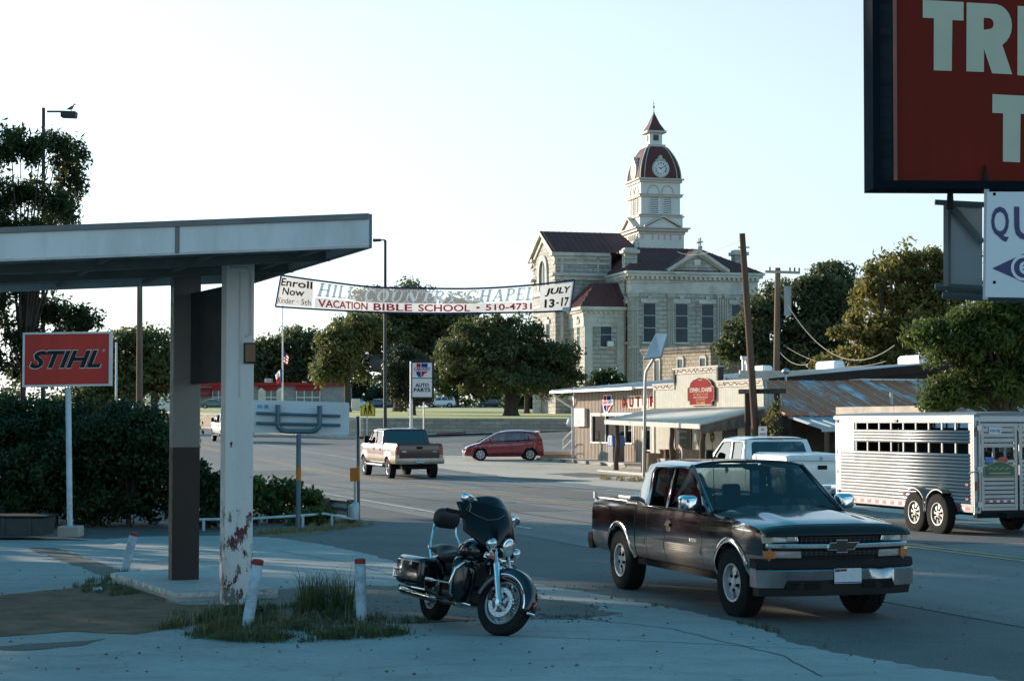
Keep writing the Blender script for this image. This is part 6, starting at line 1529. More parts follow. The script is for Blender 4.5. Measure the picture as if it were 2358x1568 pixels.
mb.add([(-ov,DY,r1+.06),(LX+.3,DY,r1+.06),(LX+.3,DY+10,r0+.06),(-ov,DY+10,r0+.06)],[(0,1,2,3)])
seams(mb,-ov+.1,LX+.2,-ov,r0+.06,DY,r1+.06,.45);rf=mb.build('roof',M_GROOF,sh,0)
mb=MB();mb.loft([[(x,-ov-.12,r0+.07),(x,-ov-.13,r0-.05),(x,-ov-.02,r0-.06),(x,-ov,r0+.05)]for x in(-ov-.05,10.5)]);mb.build('gutter',M_WGUT,rf,0)
mb=MB();mb.bx(-ov-.03,-ov+.03,-ov,-ov+.1,r0-.02,r0+.14);mb.loft([[(-ov-.04,y,z-.05),(-ov-.04,y,z+.12),(-ov+.02,y,z+.12),(-ov+.02,y,z-.05)]for y,z in((-ov+.02,r0+.02),(DY,r1+.02))]);mb.build('barge_board',M_WGUT,rf,0)
mb=MB();mb.loft([[(LX+.26,y,z-h),(LX+.26,y,z+.07),(LX+.36,y,z+.07),(LX+.36,y,z-h)]for y,z,h in((-ov,r0,.25),(DY,r1,.32))]);mb.add([(LX+.25,-ov,r0-.2),(LX+.25,DY,r1-.2),(LX+.25,DY,2.0),(LX+.25,-ov,2.0)],[(0,1,2,3)]);mb.build('gable_fascia_and_shade',mat('fascia_and_wall_shade',(.035,.022,.018),.7),rf,0)  # brown fascia board; the sheet below it paints the end wall's shade
mb=MB();mb.tube([(-ov+.1,-ov+.0,r0-.03),(-ov+.12,-ov+.1,r0-.2),(-.25,-.2,r0-.72),(-.07,-.07,r0-.82),(-.07,-.07,0.0)],.05,8);mb.build('downpipe',M_WGUT,sh)
mb=MB();mb.bx(.5,2.05,-.2,-.024,1.68,2.62);bx_=mb.build('wall_box',mat('cream_box',(.60,.53,.45),.5,0,.06,2),sh,0,bev=.02)
mb=MB();mb.text('QUEST',(1.27,-.204,2.2),(1,0,0),(0,0,1),1.0,.15,.01);mb.prism([(.95,2.05),(1.6,2.05),(1.5,1.92),(1.3,1.8),(1.0,1.78)],'y',-.206,-.202);mb.build('faded_print',mat('faded_pink',(.50,.33,.27),.6),bx_,0)
def emblem(M,cx,cz,w,h,y,par,nm='emblem',border=True):
 """shield of red and blue quarters with a word across the middle"""
 P_=lambda x,z:(cx+x*w,z*h+cz)
 mb=MB(M);mats_=[mat('emblem_white',(.70,.70,.70),.9,spec=0),mat('emblem_red',(.46,.02,.025),.9,spec=0),mat('emblem_blue',(.015,.05,.24),.9,spec=0)]
 if border:mb.m(0).prism([P_(*p)for p in((-.40,.54),(.40,.54),(.40,.28),(.55,.28),(.55,-.05),(.38,-.08),(.20,-.30),(-.02,-.54),(-.26,-.52),(-.42,-.30),(-.46,-.05),(-.55,-.05),(-.55,.28),(-.40,.28))],'y',y-.03,y)
 f=y-.036
 for mi,q in((1,((-.34,.47),(-.09,.47),(-.09,.22),(-.34,.22))),(2,((-.04,.47),(.34,.47),(.34,.22),(-.04,.22))),(2,((-.36,-.06),(-.09,-.06),(-.09,-.46),(-.22,-.42),(-.34,-.26))),(1,((-.04,-.06),(.36,-.06),(.28,-.14),(.14,-.20),(.06,-.38),(-.04,-.46)))):
  mb.m(mi).prism([P_(*p)for p in q],'y',f,y-.031 if border else f+.004)
 mb.m(1).text('CAR',(cx-.29*w,f-.001,cz+.09*h),(1,0,0),(0,0,1),.42*w,.22*h,.03);mb.m(2).text('QUEST',(cx+.22*w,f-.001,cz+.09*h),(1,0,0),(0,0,1),.60*w,.22*h,.02)
 return mb.build(nm,mats_,par,0)
e1=emblem(None,4.94,2.80,1.42,.84,-.03,sh,'shop_emblem')
M_LRED=mat('letter_red',(.30,.012,.016),.9,spec=0)
x=6.95
for ch,x_ in zip('AUTO PARTS',(7.15,8.1,8.95,9.75,9.9,10.7,11.5,12,12.6,13.4)):
 if ch==' ' or x_>10.8:continue
 mb=MB();mb.m(0).bx(x_-.42,x_+.42,-.05,-.024,2.57,3.18)if x_>7.3 else None
 mb.m(1).text(ch,(x_,-.06,2.86),(1,0,0),(0,0,1),.44,.48,.006);mb.mi=1;mb.text(ch,(x_,-.10,2.86),(1,0,0),(0,0,1),.44,.48,.006);mb.build('wall_letter',[mat('letter_board',(.58,.52,.46),.6),M_LRED],sh,0)
for i,(x_,lab)in enumerate(((.3,0),(8.2,1),(16.2,2))):
 mb=MB();mb.loft([[(x_+a,DY-.1+b,r1+.02),(x_+a,DY-.1+b,r1+.36),(x_+a*.96,DY+.0+b*.8,r1+.47),(x_+a*.96,DY+.4,r1+.47),(x_+a,DY+.5,r1+.36),(x_+a,DY+.5,r1+.02)]for a,b in((-.95,0),(.95,0))]);mb.build('roof_skylight',mat('white_fibreglass',(.75,.75,.74),.35),rf,30,bev=.03)
for x_,y_,h_ in((8.9,DY-4.8,1.05),(10.0,DY-5.1,.80)):
 z=r0+(r1-r0)*(y_+ov)/(DY+ov);mb=MB();mb.tube([(x_,y_,z),(x_,y_,z+h_-.14)],.12,12);mb.tube([(x_,y_,z+h_-.14),(x_,y_,z+h_)],.18,12);mb.build('roof_vent',M_STEEL,rf,40)
def walk(nm,q,top,bot):
 o=MB().prism(q,'z',bot,top).build(nm,M_WALK,None,0,bev=.02);o.location=O;o.rotation_euler=(0,0,UROT);o['kind']='structure';return o
walk('shop_walk',[(-1.2,-1.6),(11.0,-1.6),(11.0,0),(-1.2,0)],.02,-.9)
st=thing('shop_steps','small concrete steps at the far corner of the auto parts shop','steps',O+U*-.6-N*.6,UROT)
mb=MB()
for k in range(4):mb.bx(-2.4+k*.35,-.2,-1.0,1.2,-.6,-.02+k*.16-.05)
mb.build('steps',M_WALK,st,0,bev=.015)
for i,y in enumerate((-1.0,1.1)):
 rl_=thing('hand_rail',('near' if i==0 else 'rear')+' pale pipe hand rail on the steps beside the auto parts shop','rail',O+U*-.6-N*.6,UROT,'hand rails at the shop steps');mb=MB()
 mb.tube([(-2.5,y,-.3),(-2.5,y,.95),(-1.2,y,1.42),(-.3,y,1.42),(-.3,y,.3)],.035,6);mb.tube([(-2.5,y,.5),(-1.2,y,.95),(-.3,y,.95)],.028,6);mb.build('rail',mat('rail_cream',(.50,.44,.38),.5),rl_)
for i,(px,py)in enumerate(((1251,1061),(1279,1063),(1310,1065),(1340,1067.5),(1372,1070.5),(1428,1077),(1466,1081))):
 p=G(px,py);wsn=('first, farthest','second','third','fourth','fifth','sixth','last, nearest')[i]
 mb=MB();mb.prism([(-.9,0),(.9,0),(.86,.10),(.78,.15),(-.78,.15),(-.86,.10)],'y',-.1,.1);o=mb.build('wheel_stop',mat('old_concrete_stop',(.26,.235,.21),.9,0,.2,3),None,0,bev=.02);o.location=p;o.rotation_euler=(0,0,UROT+random.uniform(-.08,.08));tag(o,wsn+' low concrete wheel stop in the row before the auto parts shop','wheel stop','wheel stops along the shop lot')
p=G(1438,1083);p=O+U*8.0-N*.8;bn=thing('litter_bin','grey litter bin with a blue hood before the shop window','bin',(p.x,p.y,gz(p.x,p.y)+.05),UROT)
mb=MB();mb.prism(rect(-.33,.33,-.3,.3),'z',0,.85);mb.build('body',mat('bin_grey',(.12,.12,.125),.6),bn,0,bev=.03)
mb=MB();mb.prism([(-.36,.85),(.36,.85),(.30,1.28),(.2,1.36),(-.2,1.36),(-.30,1.28)],'y',-.33,.33);hd_=mb.build('hood',mat('bin_blue',(.02,.09,.28),.45),bn,0,bev=.03)
for x in(-.14,.14):mb=MB();mb.bx(x-.1,x+.1,-.34,-.325,1.05,1.2);mb.build('opening',mat('bin_slot',(.30,.36,.42),.6),hd_,0)
# --- law office with a stepped false front and porch
O2=Vector((6.42,82.25,0));O2.z=gz(O2.x,O2.y)
law=shop('law_office','pale board false front law office with a stepped top and shed porch',O2)
M_SIDE=stone('pale_board_siding',(.52,.51,.44),(.48,.46,.40),(.30,.28,.24),.17,40,.016,(.40,.36,.29),.25,.35)
L2=11.1;zb1,zb2=3.78,4.42;c0,c1=2.35,6.9
mb=MB();prof=[(0,-.3),(L2,-.3),(L2,zb1),(c1,zb1),(c1,zb2),(c0,zb2),(c0,zb1),(0,zb1)]
mb.prism(prof,'y',0,.16);mb.bx(0,.12,.16,3.2,-.3,3.1);mb.bx(L2-.12,L2,.16,.8,-.3,3.2);mb.build('false_front',M_SIDE,law,0)
M_TRIMW=mat('weathered_white_trim',(.50,.46,.40),.8,0,.2,3,dirt=(.18,.13,.09),dsc=3,damt=.8)
mb=MB()
for x0,x1,z in((-.06,c0+.05,zb1),(c1-.05,L2+.06,zb1),(c0-.12,c1+.12,zb2)):
 mb.bx(x0,x1,-.09,.2,z-.02,z+.055);mb.bx(x0+.03,x1-.03,-.05,-.003,z-.22,z-.02)
mb.bx(-.05,.07,-.05,-.003,-.1,zb1-.22);mb.build('cornice',M_TRIMW,law,0)
mb=MB()
for x in(c0-.06,c1-.06):mb.bx(x,x+.16,-.07,.18,zb1+.06,zb2-.02)
mb.build('step_trim',mat('dark_trim',(.06,.05,.045),.8),law,0)
rng=np.random.default_rng(11)
mb=MB()
for x0,x1,z in((c0,c1,zb2-.10),(.1,c0-.1,zb1-.10),(c1+.1,L2-.1,zb1-.10)):
 x=x0;pts=[]
 while x<x1:pts.append((x,-.065,z+rng.uniform(-.08,.07)));x+=rng.uniform(.08,.16)
 mb.tube(pts,.011,4)
mb.build('string_lights',M_BLACK,law,0)
sg_=[(-.60,2.42),(.60,2.42),(.60,2.60),(.72,2.66),(.72,3.35),(.66,3.42),(.60,3.42),(.56,3.62),(.40,3.80),(.14,3.90),(.10,3.80),(0,3.76),(-.10,3.80),(-.14,3.90),(-.40,3.80),(-.56,3.62),(-.60,3.42),(-.66,3.42),(-.72,3.35),(-.72,2.66),(-.60,2.60)]
cx=5.36;sz=1.85;zq=lambda z:2.84+(z-2.42)*.78
sg_=[(x,zq(z))for x,z in sg_]
mb=MB();mb.prism([(cx+x*sz,z)for x,z in sg_],'y',-.12,-.03);sgo=mb.build('attorney_sign',mat('sign_brick_red',(.21,.042,.042),.95,0,.08,2,spec=0),law,0)
mb=MB();mb.tube([(cx+x*sz,-.125,z)for x,z in sg_+sg_[:1]],.02,4,False)
for st,z,w,h,b_ in(('STEPHEN L. SCHAEFER',3.24,1.66,.23,.012),('ATTORNEY AT LAW',3.0,1.12,.12,.0),('BOARD CERTIFIED SPECIALIST',2.84,1.1,.085,.0),('Personal Injury Trial Law',2.71,.75,.08,.0),('796-8888',2.53,.66,.17,.0)):mb.m(0 if st[0]in 'SBP' else 1).text(st,(cx,-.126,zq(z)),(1,0,0),(0,0,1),w*1.37,h*.80,b_)
mb.build('lettering',[mat('sign_ivory',(.58,.50,.44),.9,spec=0),mat('sign_gold',(.50,.32,.13),.9,spec=0)],sgo,0)
pd=2.47;pz0,pz1=2.16,2.66;px0,px1=-1.25,9.2
pa,pb_=(-1.0,-pd-.25,pz0),(9.0,-pd-.25,pz0-.06)
mb=MB();mb.add([(1.0,-pd-.3,pz0),(11.2,-pd-.3,pz0-.18),(11.25,-.01,pz1),(-.05,-.01,pz1),(1.0,-pd-.3,pz0+.05),(11.2,-pd-.3,pz0-.13),(11.25,-.01,pz1+.05),(-.05,-.01,pz1+.05)],[(3,2,1,0),(4,5,6,7),(0,1,5,4),(1,2,6,5),(2,3,7,6),(3,0,4,7)])
n=40
for k in range(n+1):
 t=k/n;a=Vector((1.0+10.2*t,-pd-.3,pz0+.05-.18*t));b=Vector((-.05+11.3*t,-.01,pz1+.05));mb.tube([a,b],.034,4)
pr_=mb.build('porch_roof',metalroof('porch_tin',(.66,.62,.55),rust=(1,1,1),amt=-4),law,0)
mb=MB();mb.loft([[(x,-pd-.33,z-.13),(x,-pd-.33,z+.06),(x,-pd-.28,z+.06),(x,-pd-.28,z-.13)]for x,z in((.98,pz0),(11.22,pz0-.18))]);mb.build('porch_fascia',mat('old_white_board',(.55,.53,.48),.8,0,.2,4,dirt=(.22,.18,.14),dsc=4,damt=.8),pr_,0)
mb=MB()
for k in range(16):
 t=k/16;a=Vector((11.23+.0*t,-pd-.28+(pd+.27)*t,pz0-.18+.63*t));b=Vector((11.23+.0*(t+1/16),-pd-.28+(pd+.27)*(t+1/16),pz0-.18+.63*(t+1/16)));dz=.32+.22*t+random.uniform(0,.04)
 mb.add([a,b,b-Vector((0,0,dz)),a-Vector((0,0,dz))],[(0,1,2,3)])
mb.build('porch_gable_boards',mat('grey_old_boards',(.14,.115,.10),.9,0,.4,6,st=(6,1,.4)),law,0)
for i,t in enumerate((2.0,5.15,8.2,11.0)):
 rng=np.random.default_rng(60+i);pts=[(-.25+t+rng.normal()*.03,-pd-.05+rng.normal()*.03,z)for z in np.linspace(-.1,pz0-.1,6)]
 mb=MB();mb.tube(pts,[.125,.11,.115,.10,.105,.10],9);mb.build('porch_post',mat('cedar_post',(.10,.07,.05),.95,0,.35,5,.6,12,st=(1,1,.25)),law)
mb=MB();mb.bx(2.43,4.07,-.03,-.004,.1,2.02);wd=mb.build('office_window',mat('dark_sign_glass',(.02,.03,.034),.6,0,.2,2,spec=.05),law,0)
mb=MB()
for z,w,h,st in((1.72,.9,.10,'STEPHEN SCHAEFER'),(1.45,.8,.10,'ATTORNEY AT LAW'),(1.12,.55,.07,'Personal Injury'),(.95,.5,.06,'796-8888')):mb.text(st,(3.25,-.034,z),(1,0,0),(0,0,1),w,h,.0)
mb.build('lettering',mat('window_gold',(.32,.28,.20),.5),wd,0)
mb=MB();mb.bx(2.35,4.15,-.045,-.004,2.02,2.1);mb.bx(2.35,2.43,-.045,-.004,.0,2.02);mb.bx(4.07,4.15,-.045,-.004,.0,2.02);mb.build('window_frame',mat('brown_trim',(.09,.05,.035),.7),wd,0)
mb=MB();mb.bx(4.85,5.5,-.03,-.004,-.1,2.05);mb.build('door',mat('dark_red_door',(.05,.02,.018),.5),law,0)
mb=MB();mb.bx(7.3,8.7,-.03,-.004,.6,1.9);mb.build('side_window',MATS['dark_sign_glass'],law,0)
mb=MB();mb.bx(4.42,4.66,-.02,-.004,1.3,1.62);mb.build('notice',M_WHITE,law,0)
mb=MB();st_=[(6.3+.17*(1 if k%2==0 else .42)*math.sin(2*math.pi*k/10),1.5+.17*(1 if k%2==0 else .42)*math.cos(2*math.pi*k/10))for k in range(10)];mb.tube([(x,-.03,z)for x,z in st_+st_[:1]],.018,4);mb.tube([(6.3+.2*math.cos(a),-.03,1.5+.2*math.sin(a))for a in np.linspace(0,6.29,20)],.012,4);mb.build('wall_star',M_DKMET,law,0)
o=MB().prism([(.7,-pd-.6),(12.2,-pd-.6),(12.2,0),(-1.0,0)],'z',-.5,.03).build('porch_slab',M_WALK,None,0,bev=.03);o.location=O2;o.rotation_euler=(0,0,UROT);o['kind']='structure'
def onlaw(x,y):p=O2+U*x+N*y;return Vector((p.x,p.y,O2.z+.03))
bch=thing('porch_bench','carved wooden bench end with a star in a ring on the porch','bench',onlaw(6.4,-1.6),UROT)
mb=MB();mb.prism([(-.32,0),(.32,0),(.32,.55),(.40,.75),(.36,1.0),(.12,1.12),(0,1.18),(-.12,1.12),(-.36,1.0),(-.40,.75),(-.32,.55)],'y',0,.1);mb.build('end_panel',mat('bleached_wood',(.44,.37,.30),.8,0,.2,6),bch,0,bev=.02)
mb=MB();mb.tube([(.24*math.cos(a),-.02,.72+.28*math.sin(a))for a in np.linspace(0,6.3,22)],.025,5);st_=[(.2*(1 if k%2==0 else .42)*math.sin(2*math.pi*k/10),.72+.24*(1 if k%2==0 else .42)*math.cos(2*math.pi*k/10))for k in range(10)];mb.prism(st_,'y',-.03,.0);mb.build('star_carving',mat('carving_dark',(.16,.11,.08),.8),bch,0)
mb=MB();mb.bx(-.3,.3,.1,1.6,.40,.47);mb.bx(.28,.34,.1,1.6,.47,.95);mb.build('seat',mat('bleached_wood',(.44,.37,.30)),bch,0)
sm_=thing('tree_stump','thick wooden stump used as a seat beside the porch post','stump',onlaw(4.35,-1.9));mb=MB();mb.tube([(0,0,-.02),(0,0,.35),(.02,0,.78)],[.36,.32,.33],14);mb.build('trunk',mat('stump_wood',(.30,.22,.15),.9,0,.3,5,.5,14),sm_)
tb_=thing('small_table','small pale table with a box on top on the porch','table',onlaw(5.7,-1.8),UROT);mb=MB();mb.bx(-.45,.45,-.3,.3,.5,.58);mb.build('tabletop',M_WALK,tb_,0,bev=.01)
for sx in(-.36,.36):
 for sy in(-.22,.22):mb=MB();mb.bx(sx-.05,sx+.05,sy-.05,sy+.05,0,.5);mb.build('leg',M_WALK,tb_,0)
bo=thing('crate','brown wooden box standing on the small porch table','crate',onlaw(5.7,-1.8)+Vector((0,0,.585)),UROT);mb=MB();mb.bx(-.3,.3,-.22,.22,0,.32);mb.build('body',mat('crate_wood',(.12,.07,.05),.9),bo,0,bev=.01)
mb=MB();mb.bx(-.34,.34,-.25,.25,.32,.37);mb.build('lid',mat('crate_lid',(.16,.10,.07),.9),bo,0)
# --- lean-to with the rusty roof, dark porch below
O3=O2+U*6.98+N*1.0;O3.z=gz(O3.x,O3.y)
ba=shop('rusty_roof_building','low building under a long rusty ribbed tin roof',O3)
zt3,zl3=4.0,2.5;y0_,y1_=-.7,15.5;xe=5.3
mb=MB();mb.add([(0,y0_,zt3),(0,y1_,zt3),(xe,y1_,zl3),(xe,y0_,zl3),(0,y0_,zt3-.06),(0,y1_,zt3-.06),(xe,y1_,zl3-.06),(xe,y0_,zl3-.06)],[(0,1,2,3),(7,6,5,4),(0,4,5,1),(1,5,6,2),(2,6,7,3),(3,7,4,0)])
rr_=mb.build('rusty_roof',metalroof('rusty_tin',(.60,.64,.67),rust=(1,1,1),amt=.75),ba,0)
mb=MB();seams(mb,y0_+.05,y1_,0,zt3,xe,zl3,.55,.03,.035,'y');mb.build('roof_seam',mat('seam_metal',(.40,.39,.37),.6,.1,.3,3),rr_,0)
mb=MB();mb.bx(-.05,.1,y0_,y1_,zt3-.02,zt3+.05);mb.build('ridge_flashing',M_STEEL,rr_,0)
zl4,x4=1.98,8.0
mb=MB();mb.add([(xe-.1,y0_+.2,zl3-.08),(xe-.1,y1_,zl3-.08),(x4,y1_,zl4),(x4,y0_+.2,zl4),(xe-.1,y0_+.2,zl3-.13),(xe-.1,y1_,zl3-.13),(x4,y1_,zl4-.05),(x4,y0_+.2,zl4-.05)],[(0,1,2,3),(7,6,5,4),(0,4,5,1),(1,5,6,2),(2,6,7,3),(3,7,4,0)]);seams(mb,y0_+.25,y1_,xe-.1,zl3-.08,x4,zl4,.45,.04,.04,'y');mb.bx(x4-.02,x4+.05,y0_+.2,y1_,zl4-.14,zl4+.03)
mb.build('awning',metalroof('blue_grey_tin',(.40,.46,.48)),ba,0)
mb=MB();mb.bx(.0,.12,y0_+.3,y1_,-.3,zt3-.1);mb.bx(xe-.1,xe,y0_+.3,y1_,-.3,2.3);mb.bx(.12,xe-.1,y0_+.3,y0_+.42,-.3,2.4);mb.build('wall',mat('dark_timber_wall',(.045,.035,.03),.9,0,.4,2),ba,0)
for y in(y0_+.4,2.2,5.2,8.4,11.6):mb=MB();mb.bx(x4-.2,x4-.06,y,y+.14,-.2,zl4-.05);mb.build('awning_post',MATS['cedar_post'],ba,0)
for y,x in((4.8,3.9),(8.6,3.2)):mb=MB();z=zt3+(zl3-zt3)*x/xe;mb.tube([(x,y,z),(x,y,z+.5)],.07,8);mb.build('roof_vent',M_STEEL,rr_)
p=O3+U*.3+N*1.9
mb=MB();mb.tube([(.3,1.9,zt3-.1),(.3,1.9,zt3+.22)],.05,8);mb.ell((.3,1.9,zt3+.32),(.17,.17,.12),12,8);mb.build('turbine_vent',M_STEEL,rr_)
a,b=at(1928,962,62),at(2135,960,57);a.z=b.z=0
pf=thing('plank_fence','tall pale plank fence just behind the roof of the silver trailer','fence',a)
d=(b-a);n=34;mb=MB();ang_=math.atan2(d.y,d.x)
for k in range(n):c=d*((k+.5)/n);mb.box((c.x,c.y,1.26+random.uniform(-.02,.02)),(d.length/n*.95,.03,2.52),ang_)
mb.build('planks',mat('fence_planks',(.36,.29,.22),.9,0,.35,1.5,st=(8,8,.3)),pf,0)
mb=MB()
for k in range(3):c=d*((k+.5)/3);mb.box((c.x,c.y,2.62),(d.length/3*.99,.12,.24),ang_)
mb.build('cap_board',mat('fence_cap',(.44,.38,.32),.9,0,.2,2),pf,0)
A=at(1722,1090,70.5);A.z=0;B=at(1790,1085,69.5);B.z=0;zt5=at(1722,905,70.5).z
ar=thing('timber_arch','dark timber entrance arch behind the leaning pole','arch',A)
for p in(A,B):mb=MB(W2L(A));q=p;mb.box((q.x,q.y,zt5/2),(.2,.2,zt5));mb.build('post',mat('dark_old_timber',(.055,.045,.04),.9,0,.3,3),ar,0,bev=.015)
mb=MB(W2L(A));e=(B-A).normalized();c=(A+B)/2;mb.box((c.x,c.y,zt5+.06),((B-A).length+.7,.24,.18),math.atan2(e.y,e.x));mb.build('beam',MATS['dark_old_timber'],ar,0,bev=.015)
mb=MB(W2L(A));c=c+N*.4;mb.box((c.x,c.y,1.6),(.95,.06,1.9),math.atan2(e.y,e.x));sgn=mb.build('hanging_sign',mat('dark_brown_board',(.035,.022,.016),.7),ar,0)
mb=MB(W2L(A))
for st,z,w in(('Bakery',1.35,.55),('Gourmet',1.12,.5),('& Cafe',.9,.5)):mb.text(st,(c.x,c.y-.05,z),(e.x,e.y,0),(0,0,1),w,.14,.0)
mb.build('lettering',mat('arch_lettering',(.35,.30,.2),.6),sgn,0)
vb=B+Vector((-.15,-.2,0));shr_c=[(random.uniform(-.28,.28)-.15*(z<1.2),random.uniform(-.2,.2),z)for z in np.linspace(.2,zt5-.35,26)]
vr=thing('climbing_vine','yellow green climbing plant on the right post of the timber arch','plant',vb)
leaves('foliage',L_OLIVE,shr_c,[.2]*len(shr_c),26,.06,vr,seed=9,tints=[.9-.3*random.random()for _ in shr_c])
mb=MB();mb.tube([(0,.1,-.1),(.05,.12,.9),(0,.1,zt5-.4)],.02,5);mb.build('stem',BARK,vr)
p=at(1756,1100,66);p.z=0
ps=thing('parking_sign','small white and red parking sign in front of the timber arch','sign',p)
mb=MB(W2L(p));mb.tube([(p.x,p.y,-.1),(p.x,p.y,2.05)],.025,8);mb.build('post',M_STEEL,ps)
t_=at(1756,984,66);mb=MB(W2L(p));mb.prism([(t_.x+x,t_.z+z)for x,z in rrect(-.15,.15,-.42,.04,.03)],'y',p.y-.05,p.y-.035);pp=mb.build('plate',M_WHITE,ps,0)
mb=MB(W2L(p));mb.text('NO',(t_.x,p.y-.053,t_.z-.07),(1,0,0),(0,0,1),.12,.09,.02);mb.text('PARKING',(t_.x,p.y-.053,t_.z-.24),(1,0,0),(0,0,1),.24,.08,.02);mb.build('lettering',M_LRED,pp,0)
b=G(1482,1099);cl=thing('reflector_lamp','grey curved pole topped by a tilted silver sign panel before the shops','sign post',b)
mb=MB(W2L(b));Y=b.y;mb.tube([(b.x,b.y,-.1),at(1484,1000,Y),at(1486,878,Y),at(1488,856,Y),at(1497,840,Y-.2),at(1506,826,Y-.4)],.065,10);mb.build('pole',mat('pole_grey',(.36,.35,.33),.5,.4,.1,4),cl)
q=[at(1483,828,Y-.4),at(1523,823,Y-.8),at(1538,770,Y-.2),at(1511,770,Y+.2)];nn=(q[1]-q[0]).cross(q[3]-q[0]).normalized()*.06
mb=MB(W2L(b));mb.add(q+[p+nn for p in q],[(0,1,2,3),(7,6,5,4),(0,4,5,1),(1,5,6,2),(2,6,7,3),(3,7,4,0)]);mb.build('panel',mat('silver_panel',(.34,.36,.38),.35,.6,.25,1.0),cl,0,bev=.02)
mb=MB(W2L(b));mb.tube(q+q[:1],.025,5,False);mb.build('rim',mat('panel_rim',(.22,.21,.20),.6),cl)
blades('dry_grass','dry weeds and leaf litter along the foot of the porch slab',patchpts([(1380,1101),(1440,1102),(1505,1106),(1500,1112),(1430,1108),(1385,1106)],900),MATS['dry_blade'],.22,.02,16,.9)
# ---------------------------------------------------------------- courthouse on the hill
TH=R(14);CX=Vector((math.cos(TH),math.sin(TH),0));CY=Vector((-math.sin(TH),math.cos(TH),0))
CO=Vector((11.4,175,0));CO.z=lz(11.4,175)-.1
ch=thing('courthouse','large pale limestone courthouse with a maroon roof and domed clock tower','courthouse',CO,TH)
zz=lambda z:z-CO.z
M_LIME=stone('rough_limestone',(.58,.56,.50),(.46,.44,.39),(.39,.37,.33),.95,.42,.03,(.15,.135,.115),1.6,.75)
M_LIMES=mat('smooth_limestone',(.56,.54,.49),.8,0,.12,.8,dirt=(.20,.18,.155),dsc=.5,damt=.6)
M_CREAM=mat('tower_cream',(.68,.64,.58),.6,0,.05,.6)
M_TRIMC=mat('tower_trim',(.54,.48,.42),.6,0,.06,1)
M_MROOF=mat('maroon_roof',(.12,.045,.042),.7,0,.15,.8)
M_SEAM=mat('maroon_seam',(.16,.07,.06),.7)
M_CWIN=mat('dark_sash_glass',(.03,.052,.066),.2,0,.4,.4,spec=.2)
M_CWF=mat('sash_paint',(.40,.42,.42),.6)
W_,D_=13.0,22.7
zc=zz(16.7)
def frame_bands(par,x0,x1,y0,y1,lv,out,m_,nm):
 mb=MB()
 for z0,z1,o in lv:mb.bx(x0-o,x1+o,y0-o,y1+o,z0,z1)
 return mb.build(nm,m_,par,0)
def windows(par,face,lst,nm='window',y=0.0):
 """lst of (centre, half width, z0, z1); face 'f' = local -y wall at y, 'l' = local -x wall at x=y"""
 for c,w,z0,z1 in lst:
  P_=(lambda a,o,z:(a,y-o,z))if face=='f' else(lambda a,o,z:(y-o,a,z))
  def bq(mb,a0,a1,o0,o1,za,zb_):
   p,q=P_(a0,o0,za),P_(a1,o1,zb_);mb.bx(min(p[0],q[0]),max(p[0],q[0]),min(p[1],q[1]),max(p[1],q[1]),min(p[2],q[2]),max(p[2],q[2]))
  mb=MB();bq(mb,c-w,c+w,-.0,.012,z0,z1);wo=mb.build(nm,M_CWIN,par,0)
  mb=MB();bq(mb,c-w-.06,c-w,.0,.05,z0,z1);bq(mb,c+w,c+w+.06,.0,.05,z0,z1);bq(mb,c-w,c+w,.0,.05,z1-.06,z1);h=z1-z0
  for k in((.36,.68)if h>3 else(.5,)):bq(mb,c-w,c+w,.0,.045,z0+h*k-.035,z0+h*k+.035)
  mb.build('sash',M_CWF,wo,0)
  mb=MB();bq(mb,c-w-.3,c+w+.3,.0,.16,z1,z1+.42);bq(mb,c-w-.2,c+w+.2,.0,.2,z0-.2,z0);bq(mb,c-.2,c+.2,.0,.22,z1+.42,z1+.7);mb.build('surround',M_LIMES,wo,0,bev=.03)
mb=MB();mb.bx(0,W_,0,D_,-3,zc-2.0);mb.build('wall',M_LIME,ch,0)
mb=MB();mb.bx(-.05,W_+.05,-.05,D_+.05,zc-2.0,zc-.75);mb.build('entablature',M_LIMES,ch,0)
mb=MB();mb.bx(-.45,W_+.45,-.45,D_+.45,zc-.4,zc-.12);mb.bx(-.6,W_+.6,-.6,D_+.6,zc-.12,zc+.1);mb.bx(-.15,W_+.15,-.15,D_+.15,zc-.75,zc-.4)
for k in range(27):x=.0+k*(W_-.25)/26;mb.bx(x,x+.25,-.42,-.15,zc-.68,zc-.4)
for k in range(16):y=.4+k*.52;mb.bx(-.42,-.15,y,y+.25,zc-.68,zc-.4)
mb.build('cornice',M_LIMES,ch,0)
M_PIL=mat('pilaster_stone',(.46,.425,.37),.8,0,.12,1.2,dirt=(.2,.18,.155),dsc=.6,damt=.6)
xp=lambda px:((px-1179)/4200*175-11.4)/(.97-(px-1179)/4200*.242)
for x in[xp(p)for p in(1454,1537,1651,1662,1728)]:
 mb=MB()
 for k in range(3):mb.bx(x+.06+k*.2,x+.19+k*.2,-.2,-.02,2.4,zc-2.2)
 mb.bx(x,x+.68,-.12,0,2.2,zc-2.2);mb.bx(x-.05,x+.73,-.26,0,zc-2.4,zc-2.0);mb.bx(x-.05,x+.73,-.28,0,1.9,2.4);mb.bx(x-.05,x+.73,-.27,0,6.4,6.75);mb.build('pilaster',M_PIL,ch,0)
mb=MB();mb.bx(-.12,W_+.12,-.14,0,1.5,1.9);mb.bx(-.14,0,.0,7,1.5,1.9);mb.build('string_course',M_LIMES,ch,0)
wz0,wz1=zz(2.2+(974-787)*.0417),zz(2.2+(974-697)*.0417)
windows(ch,'f',[(xp(p),.60,wz0,wz1)for p in(1496,1570,1630,1699)])
windows(ch,'f',[(xp(p),.5,-1.2,.6)for p in(1496,1570,1630)],y=0)
windows(ch,'l',[(1.2,.35,wz0,wz1)],y=0)
